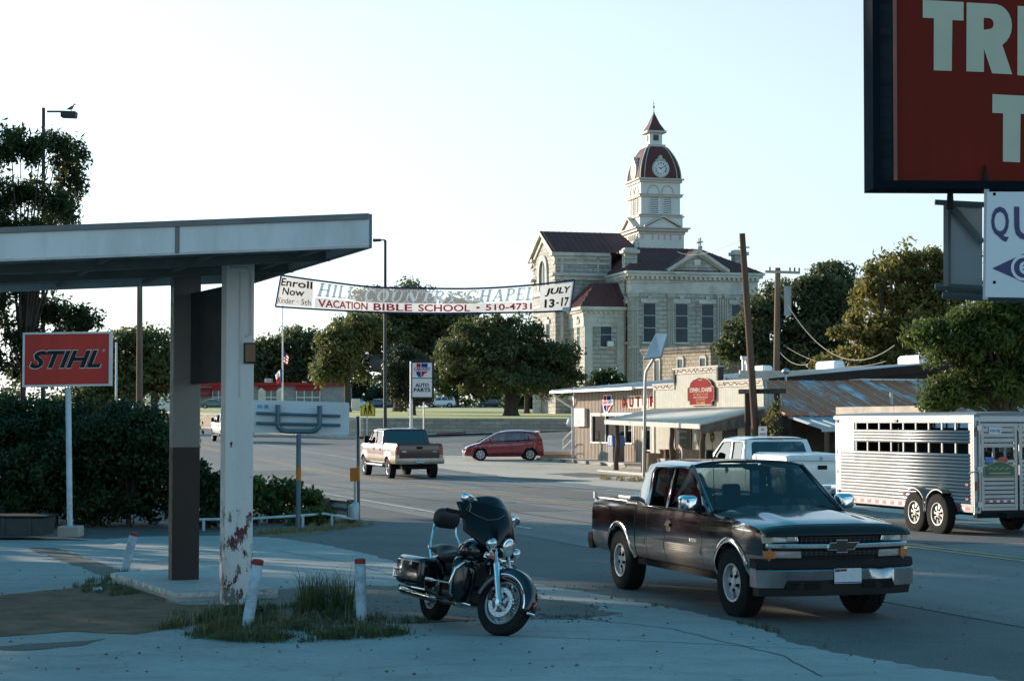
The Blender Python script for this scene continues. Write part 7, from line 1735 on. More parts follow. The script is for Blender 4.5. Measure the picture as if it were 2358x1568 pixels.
def hip(par,q,ridge,ze,zr,nm='roof',step=.55):
 (x0,x1,y0,y1),(a0,a1,b0,b1)=q,ridge
 P_=[(x0,y0,ze),(x1,y0,ze),(x1,y1,ze),(x0,y1,ze),(a0,b0,zr),(a1,b0,zr),(a1,b1,zr),(a0,b1,zr)]
 mb=MB();mb.add(P_,[(0,1,5,4),(1,2,6,5),(2,3,7,6),(3,0,4,7),(4,5,6,7)]);o=mb.build(nm,M_MROOF,par,0)
 mb=MB()
 for(i,j,k,l)in((0,1,5,4),(3,0,4,7)):
  A,B,C2,D2=[Vector(P_[n])for n in(i,j,k,l)];n_=int((B-A).length/step)
  for s in range(n_+1):
   p=A.lerp(B,s/n_);f=(B-A).normalized();d=(p-A).dot(f);a,b=(D2-A).dot(f),(C2-A).dot(f)
   t=1.0
   if d<a:t=d/a if a else 1
   elif d>b:t=((B-A).length-d)/max(.01,(B-A).length-b)
   up_=(D2-A)-f*a;e=p+up_*min(1,t)
   if(e-p).length>.1:mb.tube([p+Vector((0,0,.03)),e+Vector((0,0,.03))],.035,4)
 mb.build('seams',M_SEAM,o,0);return o
zr=zz(19.7)
rf=hip(ch,(-.55,W_+.55,-.55,D_+.55),(2.6,9.4,6.2,D_-6.2),zc+.1,zr)
x0,x1=xp(1537),xp(1674);xm=(x0+x1)/2;zp=zz(18.75)
mb=MB();mb.prism([(x0+.3,zc+.1),(x1-.3,zc+.1),(xm,zp-.35)],'y',-.15,.3);pe=mb.build('pediment',M_LIME,ch,0)
mb=MB()
for a,b in(((x0-.1,zc+.08),(xm,zp)),((xm,zp),(x1+.1,zc+.08))):mb.loft([[(p[0],y,p[1]+dz)for y,dz in((-.65,-.02),(-.65,.3),(.2,.3),(.2,-.32),(-.3,-.32))]for p in(a,b)])
mb.build('rake_cornice',M_LIMES,pe,0)
mb=MB();mb.bx(xm-.32,xm+.32,-.2,-.14,zc+.75,zc+1.35);mb.build('vent',M_CREAM,pe,0,bev=.03)
mb=MB();mb.add([(x0-.1,-.6,zc+.4),(xm,-.6,zp+.31),(xm,5.2,zp+.31),(x0-.1,.0,zc+.4)],[(0,1,2,3)]);mb.add([(xm,-.6,zp+.31),(x1+.1,-.6,zc+.4),(x1+.1,.0,zc+.4),(xm,5.2,zp+.31)],[(0,1,2,3)]);mb.build('pediment_roof',M_MROOF,ch,0)
for nm_,cx_,cy_,t_ in(('a',.55,2.0,zz(19.2)),('b',12.4,3.4,zz(19.4))):
 mb=MB();mb.bx(cx_-.62,cx_+.62,cy_-.5,cy_+.5,zc-.2,t_-.55);mb.build('chimney',M_LIME,ch,0)
 mb=MB();mb.bx(cx_-.85,cx_+.85,cy_-.72,cy_+.72,t_-.55,t_-.2);mb.bx(cx_-.65,cx_+.65,cy_-.52,cy_+.52,t_-.2,t_);mb.build('chimney_cap',M_LIMES,ch,0,bev=.06)
for x_,y_,z_ in((2.6,6.2,zr),(xm+.1,-.3,zp+.2),(9.4,6.2,zr)):
 mb=MB();mb.bx(x_-.05,x_+.05,y_-.05,y_+.05,z_,z_+1.15);mb.bx(x_-.24,x_+.24,y_-.05,y_+.05,z_+.65,z_+.8);mb.bx(x_-.14,x_+.14,y_-.14,y_+.14,z_,z_+.3);mb.build('finial',M_LIMES,ch,0)
gx0,gy0,gy1=-5.6,6.9,15.8;ge,gp=zz(19.0),zz(21.6);gm=(gy0+gy1)/2
mb=MB();mb.prism([(gy0,-3),(gy1,-3),(gy1,ge),(gm,gp-.3),(gy0,ge)],'x',gx0,.2);mb.build('wing_wall',M_LIME,ch,0)
mb=MB();zb_=zz(16.9)
for z0,z1,o in((zb_-.5,zb_-.1,.12),(zb_-.1,zb_+.15,.4),(ge-.55,ge-.2,.1),(ge-.2,ge+.12,.35),(zb_+1.05,zb_+1.25,.15),(zb_-3.0,zb_-2.7,.12),(5.4,5.8,.12)):mb.bx(gx0+.02,.0,gy0-o,gy0,z0,z1);mb.bx(gx0-o,gx0,gy0-o,gy0+1.0,z0,z1);mb.bx(gx0-o,gx0,gy1-1.0,gy1+o,z0,z1)
mb.bx(gx0-.12,gx0,gy0+1,gy1-1,zb_-3.0,zb_-2.7);mb.bx(gx0+.5,gx0+.8,gy0-.12,gy0,1.9,ge-.5);mb.bx(-1.3,-1.1,gy0-.1,gy0,zb_+.2,ge-.3);mb.build('wing_cornice',M_LIMES,ch,0)
mb=MB()
for a,b in(((gy0-.4,ge+.1),(gm,gp)),((gm,gp),(gy1+.4,ge+.1))):
 for o,dz,th in((.45,0,.35),(.18,-.6,.4)):mb.loft([[(x,p[0],p[1]+dz+t)for x,t in((gx0-o,-th),(gx0-o,0),(gx0+.1,0),(gx0+.1,-th))]for p in(a,b)])
mb.build('wing_rake',M_LIMES,ch,0)
mb=MB();mb.add([(gx0-.4,gy0-.4,ge+.15),(gx0-.4,gm,gp+.05),(2.5,gm,gp+.05),(3.5,gy0-.4,ge+.15)],[(0,1,2,3)]);mb.add([(gx0-.4,gy1+.4,ge+.15),(gx0-.4,gm,gp+.05),(2.5,gm,gp+.05),(3.5,gy1+.4,ge+.15)],[(0,1,2,3)])
wr=mb.build('wing_roof',M_MROOF,ch,0);mb=MB()
for k in range(11):x=gx0-.2+k*.62;mb.tube([(x,gy0-.4,ge+.19),(x,gm,gp+.09)],.035,4)
mb.build('seams',M_SEAM,wr,0)
mb=MB();ay,az,ar_=gm,zb_+.5,1.25
arch_=[(ay+ar_*math.cos(a),az+ar_*math.sin(a))for a in np.linspace(0,math.pi,13)]+[(ay-ar_,az-1.9),(ay+ar_,az-1.9)]
mb.prism(arch_,'x',gx0-.03,gx0+.02);aw=mb.build('arched_window',M_CWIN,ch,0)
mb=MB();o_=[(ay+(ar_+.55)*math.cos(a),az+(ar_+.55)*math.sin(a))for a in np.linspace(0,math.pi,13)];i_=arch_[:13]
mb.loft([[(gx0-.2,a[0],a[1]),(gx0-.2,b[0],b[1]),(gx0+.0,b[0],b[1]),(gx0+.0,a[0],a[1])]for a,b in zip([(ay+ar_+.55,az-1.9)]+o_+[(ay-ar_-.55,az-1.9)],[(ay+ar_,az-1.9)]+i_+[(ay-ar_,az-1.9)])])
mb.bx(gx0-.08,gx0-.02,ay-.07,ay+.07,az-1.9,az+1.2);mb.bx(gx0-.3,gx0-.02,ay-3.9,ay+3.9,az-2.3,az-1.9);mb.build('arch_surround',M_LIMES,aw,0)
windows(ch,'l',[(gm-1.7,.6,6.2,9.2),(gm+1.7,.6,6.2,9.2),(gm,.9,.2,4)],y=gx0)
px0_,py0_,py1_=-4.2,1.6,5.4;pe_=zz(13.4)
mb=MB();mb.bx(px0_,.1,py0_,py1_+1.6,-3,pe_-.9);mb.build('pavilion_wall',M_LIME,ch,0)
mb=MB()
for z0,z1,o in((pe_-1.9,pe_-.95,.06),(pe_-.95,pe_-.5,.12),(pe_-.5,pe_-.3,.3),(pe_-.3,pe_,.5),(1.5,1.9,.14)):mb.bx(px0_-o,.1,py0_-o,py1_+1.6+o*.2,z0,z1)
for x in(px0_,-.9):
 mb.bx(x,x+.8,py0_-.18,py0_,1.9,pe_-1.9)
for k in range(9):x=px0_+k*.5;mb.bx(x,x+.2,py0_-.3,py0_-.1,pe_-.7,pe_-.5)
mb.build('pavilion_cornice',M_LIMES,ch,0)
hip(ch,(px0_-.5,.3,py0_-.5,py1_+2),(px0_+1.7,.3,py0_+2.2,py1_),pe_,zz(15.9),'pavilion_roof')
windows(ch,'f',[(-2.0,.55,zz(2.2+174*.0424),zz(2.2+228*.0424)),(-2.0,.55,-.9,.7)],y=py0_)
windows(ch,'l',[(py0_+1.9,.35,zz(2.2+174*.0424),zz(2.2+228*.0424))],y=px0_)
mb=MB();za=zz(2.2+174*.0424);mb.bx(-1.95,-1.35,py0_-.5,py0_-.06,za,za+.5);mb.build('air_conditioner',M_WHITE,ch,0,bev=.03)
mb=MB();mb.tube([(-.15,py0_-.3,-2),(-.15,py0_-.3,zc-.4)],.09,6);mb.build('drainpipe',mat('rusty_pipe',(.30,.22,.16),.7),ch)
TC=Vector((6.2,11.35,0));tw=MB(Matrix.Translation(TC))
def sq(mb,h,z0,z1,h1=None):
 h1=h if h1 is None else h1;mb.add([(sx*a,sy*a,z)for z,a in((z0,h),(z1,h1))for sx,sy in((-1,-1),(1,-1),(1,1),(-1,1))],[(0,3,2,1),(4,5,6,7),(0,1,5,4),(1,2,6,5),(2,3,7,6),(3,0,4,7)])
zt=[zz(v)for v in(19.0,22.0,23.3,25.45,27.15,30.7,32.2,34.1,35.3)]
sq(tw,2.4,zt[0]-2,zt[1]);sq(tw,2.3,zt[1],zt[2]);sq(tw,2.1,zt[2],zt[3]);sq(tw,2.12,zt[3],zt[4]-.3);tw.build('tower',M_CREAM,ch,0)
mb=MB(Matrix.Translation(TC))
for h,z0,z1 in((2.75,zt[1]-.32,zt[1]-.05),(2.95,zt[1]-.05,zt[1]+.08),(2.5,zt[1]-.6,zt[1]-.32),(2.45,zt[2]-.12,zt[2]+.02),(2.3,zt[3]-.2,zt[3]),(2.38,zt[3],zt[3]+.1),(2.28,zt[4]-.42,zt[4]-.15),(2.45,zt[4]-.15,zt[4]),(1.05,zt[6]-.15,zt[6]+.05),(.95,zt[5]-.1,zt[5]+.12),(2.35,zt[3]-.05-2.0,zt[3]-1.98)):sq(mb,h,z0,z1)
mb.build('tower_cornice',M_TRIMC,ch,0)
for nm_,Rz in(('front',0),('left',-90)):
 Mx=Matrix.Translation(TC)@Matrix.Rotation(R(Rz),4,'Z')
 mb=MB(Mx)
 mb.prism([(-1.75,zt[1]+.08),(1.75,zt[1]+.08),(0,zt[1]+1.05)],'y',-2.72,-2.3);mb.build('tower_pediment',M_CREAM,ch,0)
 mb=MB(Mx)
 for s in(-1,1):mb.loft([[(x,y,z+d)for y,d in((-2.95,0),(-2.95,.18),(-2.3,.18),(-2.3,0))]for x,z in((s*2.0,zt[1]+.08),(0,zt[1]+1.12))])
 mb.build('pediment_rake',M_TRIMC,ch,0)
 for x in(-.72,.68):
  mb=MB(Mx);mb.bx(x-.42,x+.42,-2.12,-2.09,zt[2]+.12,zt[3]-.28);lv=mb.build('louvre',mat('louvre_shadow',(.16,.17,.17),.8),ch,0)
  mb=MB(Mx)
  for k in range(9):z=zt[2]+.16+k*.19;mb.add([(x-.42,-2.13,z+.13),(x+.42,-2.13,z+.13),(x+.42,-2.2,z),(x-.42,-2.2,z)],[(0,1,2,3)])
  mb.bx(x-.5,x-.42,-2.2,-2.1,zt[2]+.05,zt[3]-.2);mb.bx(x+.42,x+.5,-2.2,-2.1,zt[2]+.05,zt[3]-.2);mb.build('slats',M_CREAM,lv,0)
 mb=MB(Mx)
 for x in(-.75,.75):
  pts=[(x+.62*math.cos(a),zt[3]+.15+.85*math.sin(a))for a in np.linspace(0,math.pi,13)];mb.tube([(p[0],-2.13,p[1])for p in pts],.075,5)
 for x in(-2.0,-.95,-.3,.35,1.0,2.0):mb.bx(x-.05,x+.05,-2.5,-2.39,zt[1]-1.15,zt[1]-.6)
 mb.build('blind_arch',M_TRIMC,ch,0)
 cz=zt[4]+1.0;yc=-2.2
 mb=MB(Mx);mb.bx(-.95,.95,-2.12,-1.2,zt[4],zt[4]+.4);mb.lathe([(.001,-.14),(.92,-.14),(.92,.95),(.001,.95)],(0,yc+.1,cz),'y',28);mb.prism([(-.55,cz+.8),(.55,cz+.8),(.42,cz+.98),(.2,cz+1.02),(.16,cz+1.25),(0,cz+1.4),(-.16,cz+1.25),(-.2,cz+1.02),(-.42,cz+.98)],'y',-2.24,-1.4);ck=mb.build('clock',M_TRIMC,ch,30)
 mb=MB(Mx);mb.lathe([(.001,-.06),(.74,-.06),(.76,.0)],(0,yc,cz),'y',32);mb.build('clock_face',mat('clock_white',(.70,.71,.70),.5),ck,30)
 mb=MB(Mx)
 for k,st in enumerate(('XII','I','II','III','IIII','V','VI','VII','VIII','IX','X','XI')):
  a=-2*math.pi*k/12;ex=(math.cos(a),0,math.sin(a));ey=(-math.sin(a),0,math.cos(a));mb.text(st,(.56*ey[0],yc-.07,cz+.56*ey[2]),ex,ey,.06+.045*len(st),.19,.03)
 for a,l in((60,.50),(-62,.30)):d=Vector((math.sin(R(a)),0,math.cos(R(a))));mb.tube([Vector((0,yc-.085,cz))-d*.08,Vector((0,yc-.085,cz))+d*l],[.035,.02],4)
 mb.build('clock_hands',M_BLACK,ck,0)
dome=lambda t:2.18*(1-t)**.5*.74+.57*t+.57*(1-t)**.9
prof=[(2.16*(math.cos(t*math.pi/2*.93)**.72)*.74+.58,zt[4]+(zt[5]-zt[4])*t)for t in np.linspace(0,1,13)]
prof[-1]=(.72,prof[-1][1])
mb=MB(Matrix.Translation(TC));mb.loft([[(sx*h,sy*h,z)for sx,sy in((-1,-1),(1,-1),(1,1),(-1,1))]for h,z in prof]);mb.build('dome',M_MROOF,ch,0)
mb=MB(Matrix.Translation(TC))
for sx,sy in((-1,-1),(1,-1),(1,1),(-1,1)):
 mb.tube([(sx*h*1.005,sy*h*1.005,z)for h,z in prof],.07,5)
for s,(a,b)in enumerate((((1,0),(0,-1)),((1,0),(0,-1)))):mb.tube([(h*(-.80 if s else .80),-h*1.012,z)for h,z in prof],.05,4)
for s in(-1,1):mb.tube([(-h*1.012,h*.8*s,z)for h,z in prof],.05,4)
mb.build('dome_rib',mat('rib_metal',(.48,.46,.43),.5),ch)
mb=MB(Matrix.Translation(TC));sq(mb,.68,zt[5],zt[6]-.1);mb.build('lantern',M_CREAM,ch,0)
for nm_,Rz in(('f',0),('l',-90)):mb=MB(Matrix.Translation(TC)@Matrix.Rotation(R(Rz),4,'Z'));mb.bx(-.28,.28,-.72,-.66,zt[5]+.55,zt[5]+1.15);mb.build('lantern_opening',M_CWIN,ch,0)
mb=MB(Matrix.Translation(TC));mb.loft([[(sx*h,sy*h,z)for sx,sy in((-1,-1),(1,-1),(1,1),(-1,1))]for h,z in((.92,zt[6]+.05),(.48,zt[6]+.85),(.08,zt[7]))]);mb.build('spire',M_MROOF,ch,0)
mb=MB(Matrix.Translation(TC))
for sx,sy in((-1,-1),(1,-1),(1,1),(-1,1)):mb.tube([(sx*h,sy*h,z)for h,z in((.92,zt[6]+.05),(.48,zt[6]+.85),(.08,zt[7]))],.04,4)
mb.tube([(0,0,zt[7]-.1),(0,0,zt[7]+.3),(0,0,zt[8]-.1),(0,0,zt[8]+.35)],[.12,.05,.04,.01],6)
for z,r_ in((zt[7]+.05,.16),(zt[7]+.75,.14),(zt[7]+1.1,.07)):mb.ell((0,0,z),(r_,r_,r_),8,6)
mb.build('tower_finial',MATS['rib_metal'],ch)
A=at(1637,900,135);A.z=gz(A.x,A.y)
an=thing('stone_annex','flat roofed old stone building just above the shop roof','building',A,math.atan2(.52,.85)+R(90)-math.atan2(.52,.85)*0)
an.rotation_euler=(0,0,math.atan2(.85,-.52));ztp=at(1637,795,135).z-A.z
M_ANX=stone('stained_stone',(.56,.46,.36),(.42,.35,.27),(.20,.17,.14),.6,.3,.02,(.10,.07,.05),.8,.9,.4)
mb=MB();mb.bx(0,8.6,-9,0,-3,ztp-.45);mb.build('wall',M_ANX,an,0)
mb=MB();mb.bx(-.12,8.7,-9,.12,ztp-.45,ztp-.2);mb.bx(-.2,8.78,-9.1,.2,ztp-.2,ztp);mb.build('parapet',mat('dark_stained_coping',(.22,.19,.165),.9,0,.3,2,dirt=(.06,.05,.045),dsc=1.5,damt=.9),an,0)
for x in(.6,3.4,6.4):
 mb=MB();mb.bx(x,x+.62,0,.02,ztp-2.6,ztp-.95);w_=mb.build('window',M_CWIN,an,0)
 mb=MB();mb.bx(x-.12,x,0,.08,ztp-2.7,ztp-.8);mb.bx(x+.62,x+.74,0,.08,ztp-2.7,ztp-.8);mb.bx(x,x+.62,0,.08,ztp-.95,ztp-.7);mb.build('surround',M_LIMES,w_,0)
 # ---------------------------------------------------------------- low red-roofed stone building at the far end of the lawn
RB=at(465,926,303);RB.z=lz(RB.x,RB.y)
rb=thing('office_building','long low stone office building with a red flat roof edge beyond the lawn','building',RB)
kx=303/4200;X_=lambda px:(px-465)*kx;Z_=lambda py:(974-py)*kx+2.2-RB.z
M_PSTONE=stone('pale_office_stone',(.48,.46,.42),(.34,.33,.31),(.36,.34,.31),1.4,.35,.03,None,.5)
mb=MB();mb.bx(X_(340),X_(793),.6,14,-1,Z_(888));mb.build('wall',M_PSTONE,rb,0)
mb=MB();mb.bx(X_(335),X_(795),-.3,14.5,Z_(888),Z_(881));mb.build('roof',mat('red_fascia',(.33,.025,.025),.5),rb,0)
for a,b in((489,528),(596,637),(682,736)):
 mb=MB();mb.bx(X_(a),X_(b),.4,.58,Z_(930),Z_(899));w_=mb.build('window',mat('office_glass',(.14,.13,.12),.15,0,.4,.3),rb,0)
 mb=MB()
 for k in range(4):x=X_(a)+(X_(b)-X_(a))*k/3;mb.bx(x-.07,x+.07,.3,.42,Z_(930),Z_(899))
 mb.bx(X_(a),X_(b),.31,.43,Z_(915)-.08,Z_(915)+.08);mb.build('frame',M_WHITE,w_,0)
 mb=MB();mb.bx(X_(a)-.1,X_(b)+.1,.1,.62,Z_(899),Z_(888));mb.build('red_panel',MATS['red_fascia'],rb,0)
mb=MB();mb.loft([[(X_(455),y,z)for y,z in((-3.5,Z_(908)),(-3.5,Z_(911)),(.5,Z_(911)),(.5,Z_(893)))],[(X_(487),y,z)for y,z in((-3.5,Z_(908)),(-3.5,Z_(911)),(.5,Z_(911)),(.5,Z_(893)))]]);mb.build('red_canopy',MATS['red_fascia'],rb,0)
for a,b,t in((602,617,870),(690,697,877)):mb=MB();mb.bx(X_(a),X_(b),4,6,Z_(882),Z_(t));mb.build('roof_unit',M_STEEL,rb,0,bev=.05)
p=at(372,930,230);p.z=lz(p.x,p.y);o=MB();o.bx(-2,2.4,0,4,-1,4.0);q=thing('white_shed','small white building with a dark roof edge left of the columns','building',p);o.build('wall',M_WHITE,q,0);mb=MB();mb.bx(-2.3,2.7,-.4,4.3,4.0,4.3);mb.build('roof',M_DKMET,q,0)
for i,(px,w_)in enumerate(((601,14),(644,14))):
 p=at(px,930,240);p.z=lz(p.x,p.y);q=thing('memorial_stone',('left' if i==0 else 'right')+' pale pointed stone marker in front of the red roofed building','monument',p,0,'stone markers before the red roofed building');mb=MB();k_=240/4200;h_=at(px,893,240).z-p.z;mb.prism([(-.38,0),(.38,0),(.38,h_*.9),(0,h_),(-.38,h_*.9)],'y',0,.5);mb.build('shaft',M_LIMES,q,0);mb=MB();mb.bx(-.6,.6,-.2,.7,0,.4);mb.build('plinth',M_LIMES,q,0)
 # ---------------------------------------------------------------- poles, signs and wires
def pole(name,label,px,py_top,Y,r,m_,base=None,cat='pole',px_b=None,fn=gz,ztop=None):
 t=at(px,py_top,Y);b=at(px_b if px_b else px,974,Y);b.z=fn(b.x,b.y)
 o=thing(name,label,cat,b);mb=MB();v=t-b;mb.tube([v*-.02,v*.5,v],[r*1.15,r,r*.85],12);mb.build('pole',m_,o);return o,b,t
lp,b,t=pole('street_lamp','tall slim street lamp with its head on the left above the banner',887,553,100,.09,M_DKMET,cat='street lamp')
mb=MB();v=t-b;mb.tube([v,v+Vector((-.25,0,.0))],.04,6);mb.build('arm',M_DKMET,lp);mb=MB();mb.prism([(v.x-.68,v.z-.10),(v.x-.22,v.z-.07),(v.x-.22,v.z+.06),(v.x-.68,v.z+.06)],'y',-.14,.14);mb.build('lamp_head',M_DKMET,lp,0,bev=.03)
hh=at(860,836,100)-b;mb=MB();mb.tube([hh+Vector((.58*math.cos(a),-.1,.36*math.sin(a)))for a in np.linspace(0,6.3,24)],.03,5);mb.ell(tuple(hh+Vector((.12,-.1,.0))),(.36,.05,.3));mb.tube([(0,-.05,hh.z+.42),(hh.x-.5,-.1,hh.z+.42)],.025,5);mb.build('scroll_bracket',M_DKMET,lp)
lp,b,t=pole('street_lamp','tall street lamp behind the feathery tree with a bird on its head',100,249,63,.075,M_DKMET,cat='street lamp')
v=t-b;mb=MB();mb.bx(0,.55,-.03,.03,v.z-.16,v.z-.10);mb.build('arm',M_DKMET,lp,0);mb=MB();mb.prism([(.50,v.z-.34),(1.02,v.z-.36),(1.04,v.z-.14),(.56,v.z-.12),(.50,v.z-.2)],'y',-.18,.18);mb.build('lamp_head',M_DKMET,lp,0,bev=.03)
bd=thing('bird','small grey bird perched on the tall street lamp at the left','bird',b+Vector((.84,0,v.z-.12)))
mb=MB();mb.loft([[(x+.0,hy*math.cos(a),z+hz*math.sin(a))for a in np.linspace(0,2*math.pi,10,endpoint=False)]for x,z,hy,hz in((-.17,.06,.01,.01),(-.10,.09,.04,.03),(-.02,.11,.06,.06),(.05,.14,.055,.06),(.08,.19,.04,.04),(.10,.24,.038,.036),(.14,.245,.02,.018),(.18,.24,.004,.004))]);mb.tube([(0,.02,0),(0,.02,.07)],.008,4);mb.tube([(0,-.02,0),(0,-.02,.07)],.008,4);mb.build('body',mat('feather_grey',(.12,.12,.13),.8),bd,60)
pole('utility_pole','brown wooden utility pole seen below the canopy left of the columns',322,600,75,.13,M_POST,cat='utility pole')
pole('flag_post','thin pale post just right of the red sign',268,788,78,.05,M_WHITE,cat='pole')
lpole,lb,ltp=pole('leaning_pole','leaning wooden utility pole beside the stepped false front',1709,538,70,.135,mat('dark_pole_wood',(.10,.065,.045),.9,0,.3,4,.5,20,st=(1,1,.15)),cat='utility pole',px_b=1747)
mb=MB();q=at(1714,570,70)-lb;mb.tube([q+Vector((-.25,0,0)),q+Vector((.2,0,0))],.03,5);mb.build('bracket',M_STEEL,lpole)
up2,ub,ut=pole('utility_pole','wooden utility pole with a cross arm rising behind the shop roof',1791,617,112,.20,M_POST,cat='utility pole',px_b=1786)
v=ut-ub;mb=MB();mb.box((v.x+.25,-.2,v.z-.28),(2.4,.12,.16),R(20));mb.build('cross_arm',mat('bleached_arm',(.42,.34,.28),.9),up2,0)
mb=MB()
for x in(-.8,.5,.8,1.1):mb.tube([(v.x+.25+x,-.2+.36*x,v.z-.2),(v.x+.25+x,-.2+.36*x,v.z+.02)],.05,6)
mb.build('insulator',M_BLACK,up2)
q=at(1812,694,112)-ub;mb=MB();mb.tube([q+Vector((.0,-.3,-.9)),q+Vector((0,-.3,.9))],.22,12);mb.build('transformer',mat('transformer_grey',(.30,.33,.32),.5),up2,40)
M_WIRE=mat('cable_pale',(.30,.27,.24),.7);M_WIRED=mat('cable_dark',(.05,.05,.05),.7)
def wire(name,label,a,b,sag,r,m_):
 a,b=Vector(a),Vector(b);o=thing(name,label,'cable',a);mb=MB();mb.tube([(a.lerp(b,t)-a)-Vector((0,0,sag*4*t*(1-t)))for t in np.linspace(0,1,22)],r,5);mb.build('line',m_,o);return o
wire('overhead_cable','thick pale cable sagging from the cross arm pole down into the right hand trees',at(1801,681,112),at(2060,795,100),2.1,.028,M_WIRE)
wire('overhead_cable','pale service cable running low behind the roof skylights',at(1805,795,112),at(2040,832,95),.7,.014,M_WIRE)
wire('overhead_cable','short pale service cable dropping from the pole to the roof',at(1797,812,111),at(1862,838,92),.3,.016,M_WIRE)
wire('overhead_cable','thin wire running left from the top of the leaning pole',at(1706,553,70),at(1560,580,155),.4,.010,M_WIRE)
wire('overhead_cable','thin wire crossing in front of the trees left of the flags',at(590,846,120),at(770,828,130),.5,.012,M_WIRED)
YBN=64.0;kb=YBN/4200
tp=[(658,636),(760,650),(860,661),(987,664.5),(1110,664),(1220,657),(1323,645)];bt=[(634,706),(760,714),(860,719),(987,722),(1110,721),(1220,719),(1313,716)]
tp[0]=(647,634)
ban=thing('street_banner','long thin white banner strung across the road advertising a bible school','banner',at(980,690,YBN))
BL_=ban.location
def ip(l,u):
 f=u*(len(l)-1);i=min(int(f),len(l)-2);t=f-i
 p0,p1,p2,p3=l[max(i-1,0)],l[i],l[i+1],l[min(i+2,len(l)-1)]
 c=lambda a,b,d,e:b+.5*t*(d-a+t*(2*a-5*b+4*d-e+t*(3*(b-d)+e-a)))
 return c(p0[0],p1[0],p2[0],p3[0]),c(p0[1],p1[1],p2[1],p3[1])
def bp(u,v,o=0):
 a,b=ip(tp,u),ip(bt,u);x,y=b[0]+(a[0]-b[0])*v,b[1]+(a[1]-b[1])*v
 p=at(x,y,YBN-o);p.y+=.06*math.sin(u*23)*(1-abs(2*v-1)*.5);return p-BL_
def uf(px):return max(0,min(1,(px-640)/(1318-640)))
mesh_,mt_,mbs=nt('banner_mesh');tr_=nd(mt_,'ShaderNodeBsdfTransparent');tl_=nd(mt_,'ShaderNodeBsdfTranslucent');tl_.inputs[0].default_value=(.8,.8,.8,1)
mbs.inputs['Base Color'].default_value=(.68,.69,.70,1);m1=nd(mt_,'ShaderNodeMixShader');m1.inputs[0].default_value=.5;mt_.links.new(mbs.outputs[0],m1.inputs[1]);mt_.links.new(tl_.outputs[0],m1.inputs[2]);m2=nd(mt_,'ShaderNodeMixShader');m2.inputs[0].default_value=.24;mt_.links.new(tr_.outputs[0],m2.inputs[1]);mt_.links.new(m1.outputs[0],m2.inputs[2]);mt_.links.new(m2.outputs[0],mt_.nodes['Material Output'].inputs[0])
def cloth(name,col,tr=.5):
 m,t,b=nt(name);b.inputs['Base Color'].default_value=c4(col);b.inputs['Roughness'].default_value=.8
 l=nd(t,'ShaderNodeBsdfTranslucent');l.inputs[0].default_value=c4(col);x=nd(t,'ShaderNodeMixShader');x.inputs[0].default_value=tr;t.links.new(b.outputs[0],x.inputs[1]);t.links.new(l.outputs[0],x.inputs[2]);t.links.new(x.outputs[0],t.nodes['Material Output'].inputs[0]);return m
M_CLW=cloth('banner_cloth',(.74,.72,.70));M_CLK=cloth('banner_black',(.03,.02,.025),.2);M_CLR=cloth('banner_crimson',(.45,.03,.07),.3);M_CLG=cloth('banner_grey_blue',(.44,.53,.59),.4);M_CLB=cloth('banner_navy',(.02,.05,.14),.2)
mb=MB();mb.grid(lambda u,v:bp(u,v),60,6);mb.build('mesh_sheet',mesh_,ban,60,fix=False)
def bgrid(u0,u1,v0,v1,o,n=10):mb=MB();mb.grid(lambda u,v:bp(u0+(u1-u0)*u,v0+(v1-v0)*v,o),n,2);return mb
for a,b,v0,v1 in((644,718,.06,.96),(1229,1310,.04,.93),(722,1214,.05,.40)):bgrid(uf(a),uf(b),v0,v1,.02,40).build('patch',M_CLW,ban,60,fix=False)
def btext(mb,st,px0,px1,v0,v1,bold,shear=0,o=.04,data=None):
 v,f=data or txt(st,bold,shear);u0,u1=uf(px0),uf(px1)
 mb.add([bp(u0+(u1-u0)*(p[0]+.5),v0+(v1-v0)*(p[1]+.5),o)for p in v],f)
mb=MB();
for st,a,b,v0,v1,bo in(('Enroll',647,716,.68,.93,.02),('Now',655,702,.40,.64,.02),('Kinder · 5th',646,715,.12,.31,.0),('13',1240,1264,.14,.44,.04),('-',1268,1275,.26,.31,.04),('17',1281,1305,.16,.46,.04)):btext(mb,st,a,b,v0,v1,bo)
btext(mb,'JULY',1240,1306,.54,.82,.04,.15);mb.build('black_lettering',M_CLK,ban,0)
for st,a,b,v0,v1 in(('VACATION',728,852,.08,.36),('BIBLE',866,946,.08,.36),('SCHOOL',958,1066,.08,.36),('510-4731',1100,1210,.10,.35),('•',1079,1087,.18,.27)):mb=MB();btext(mb,st,a,b,v0,v1,.02);mb.build('crimson_lettering',M_CLR,ban,0)
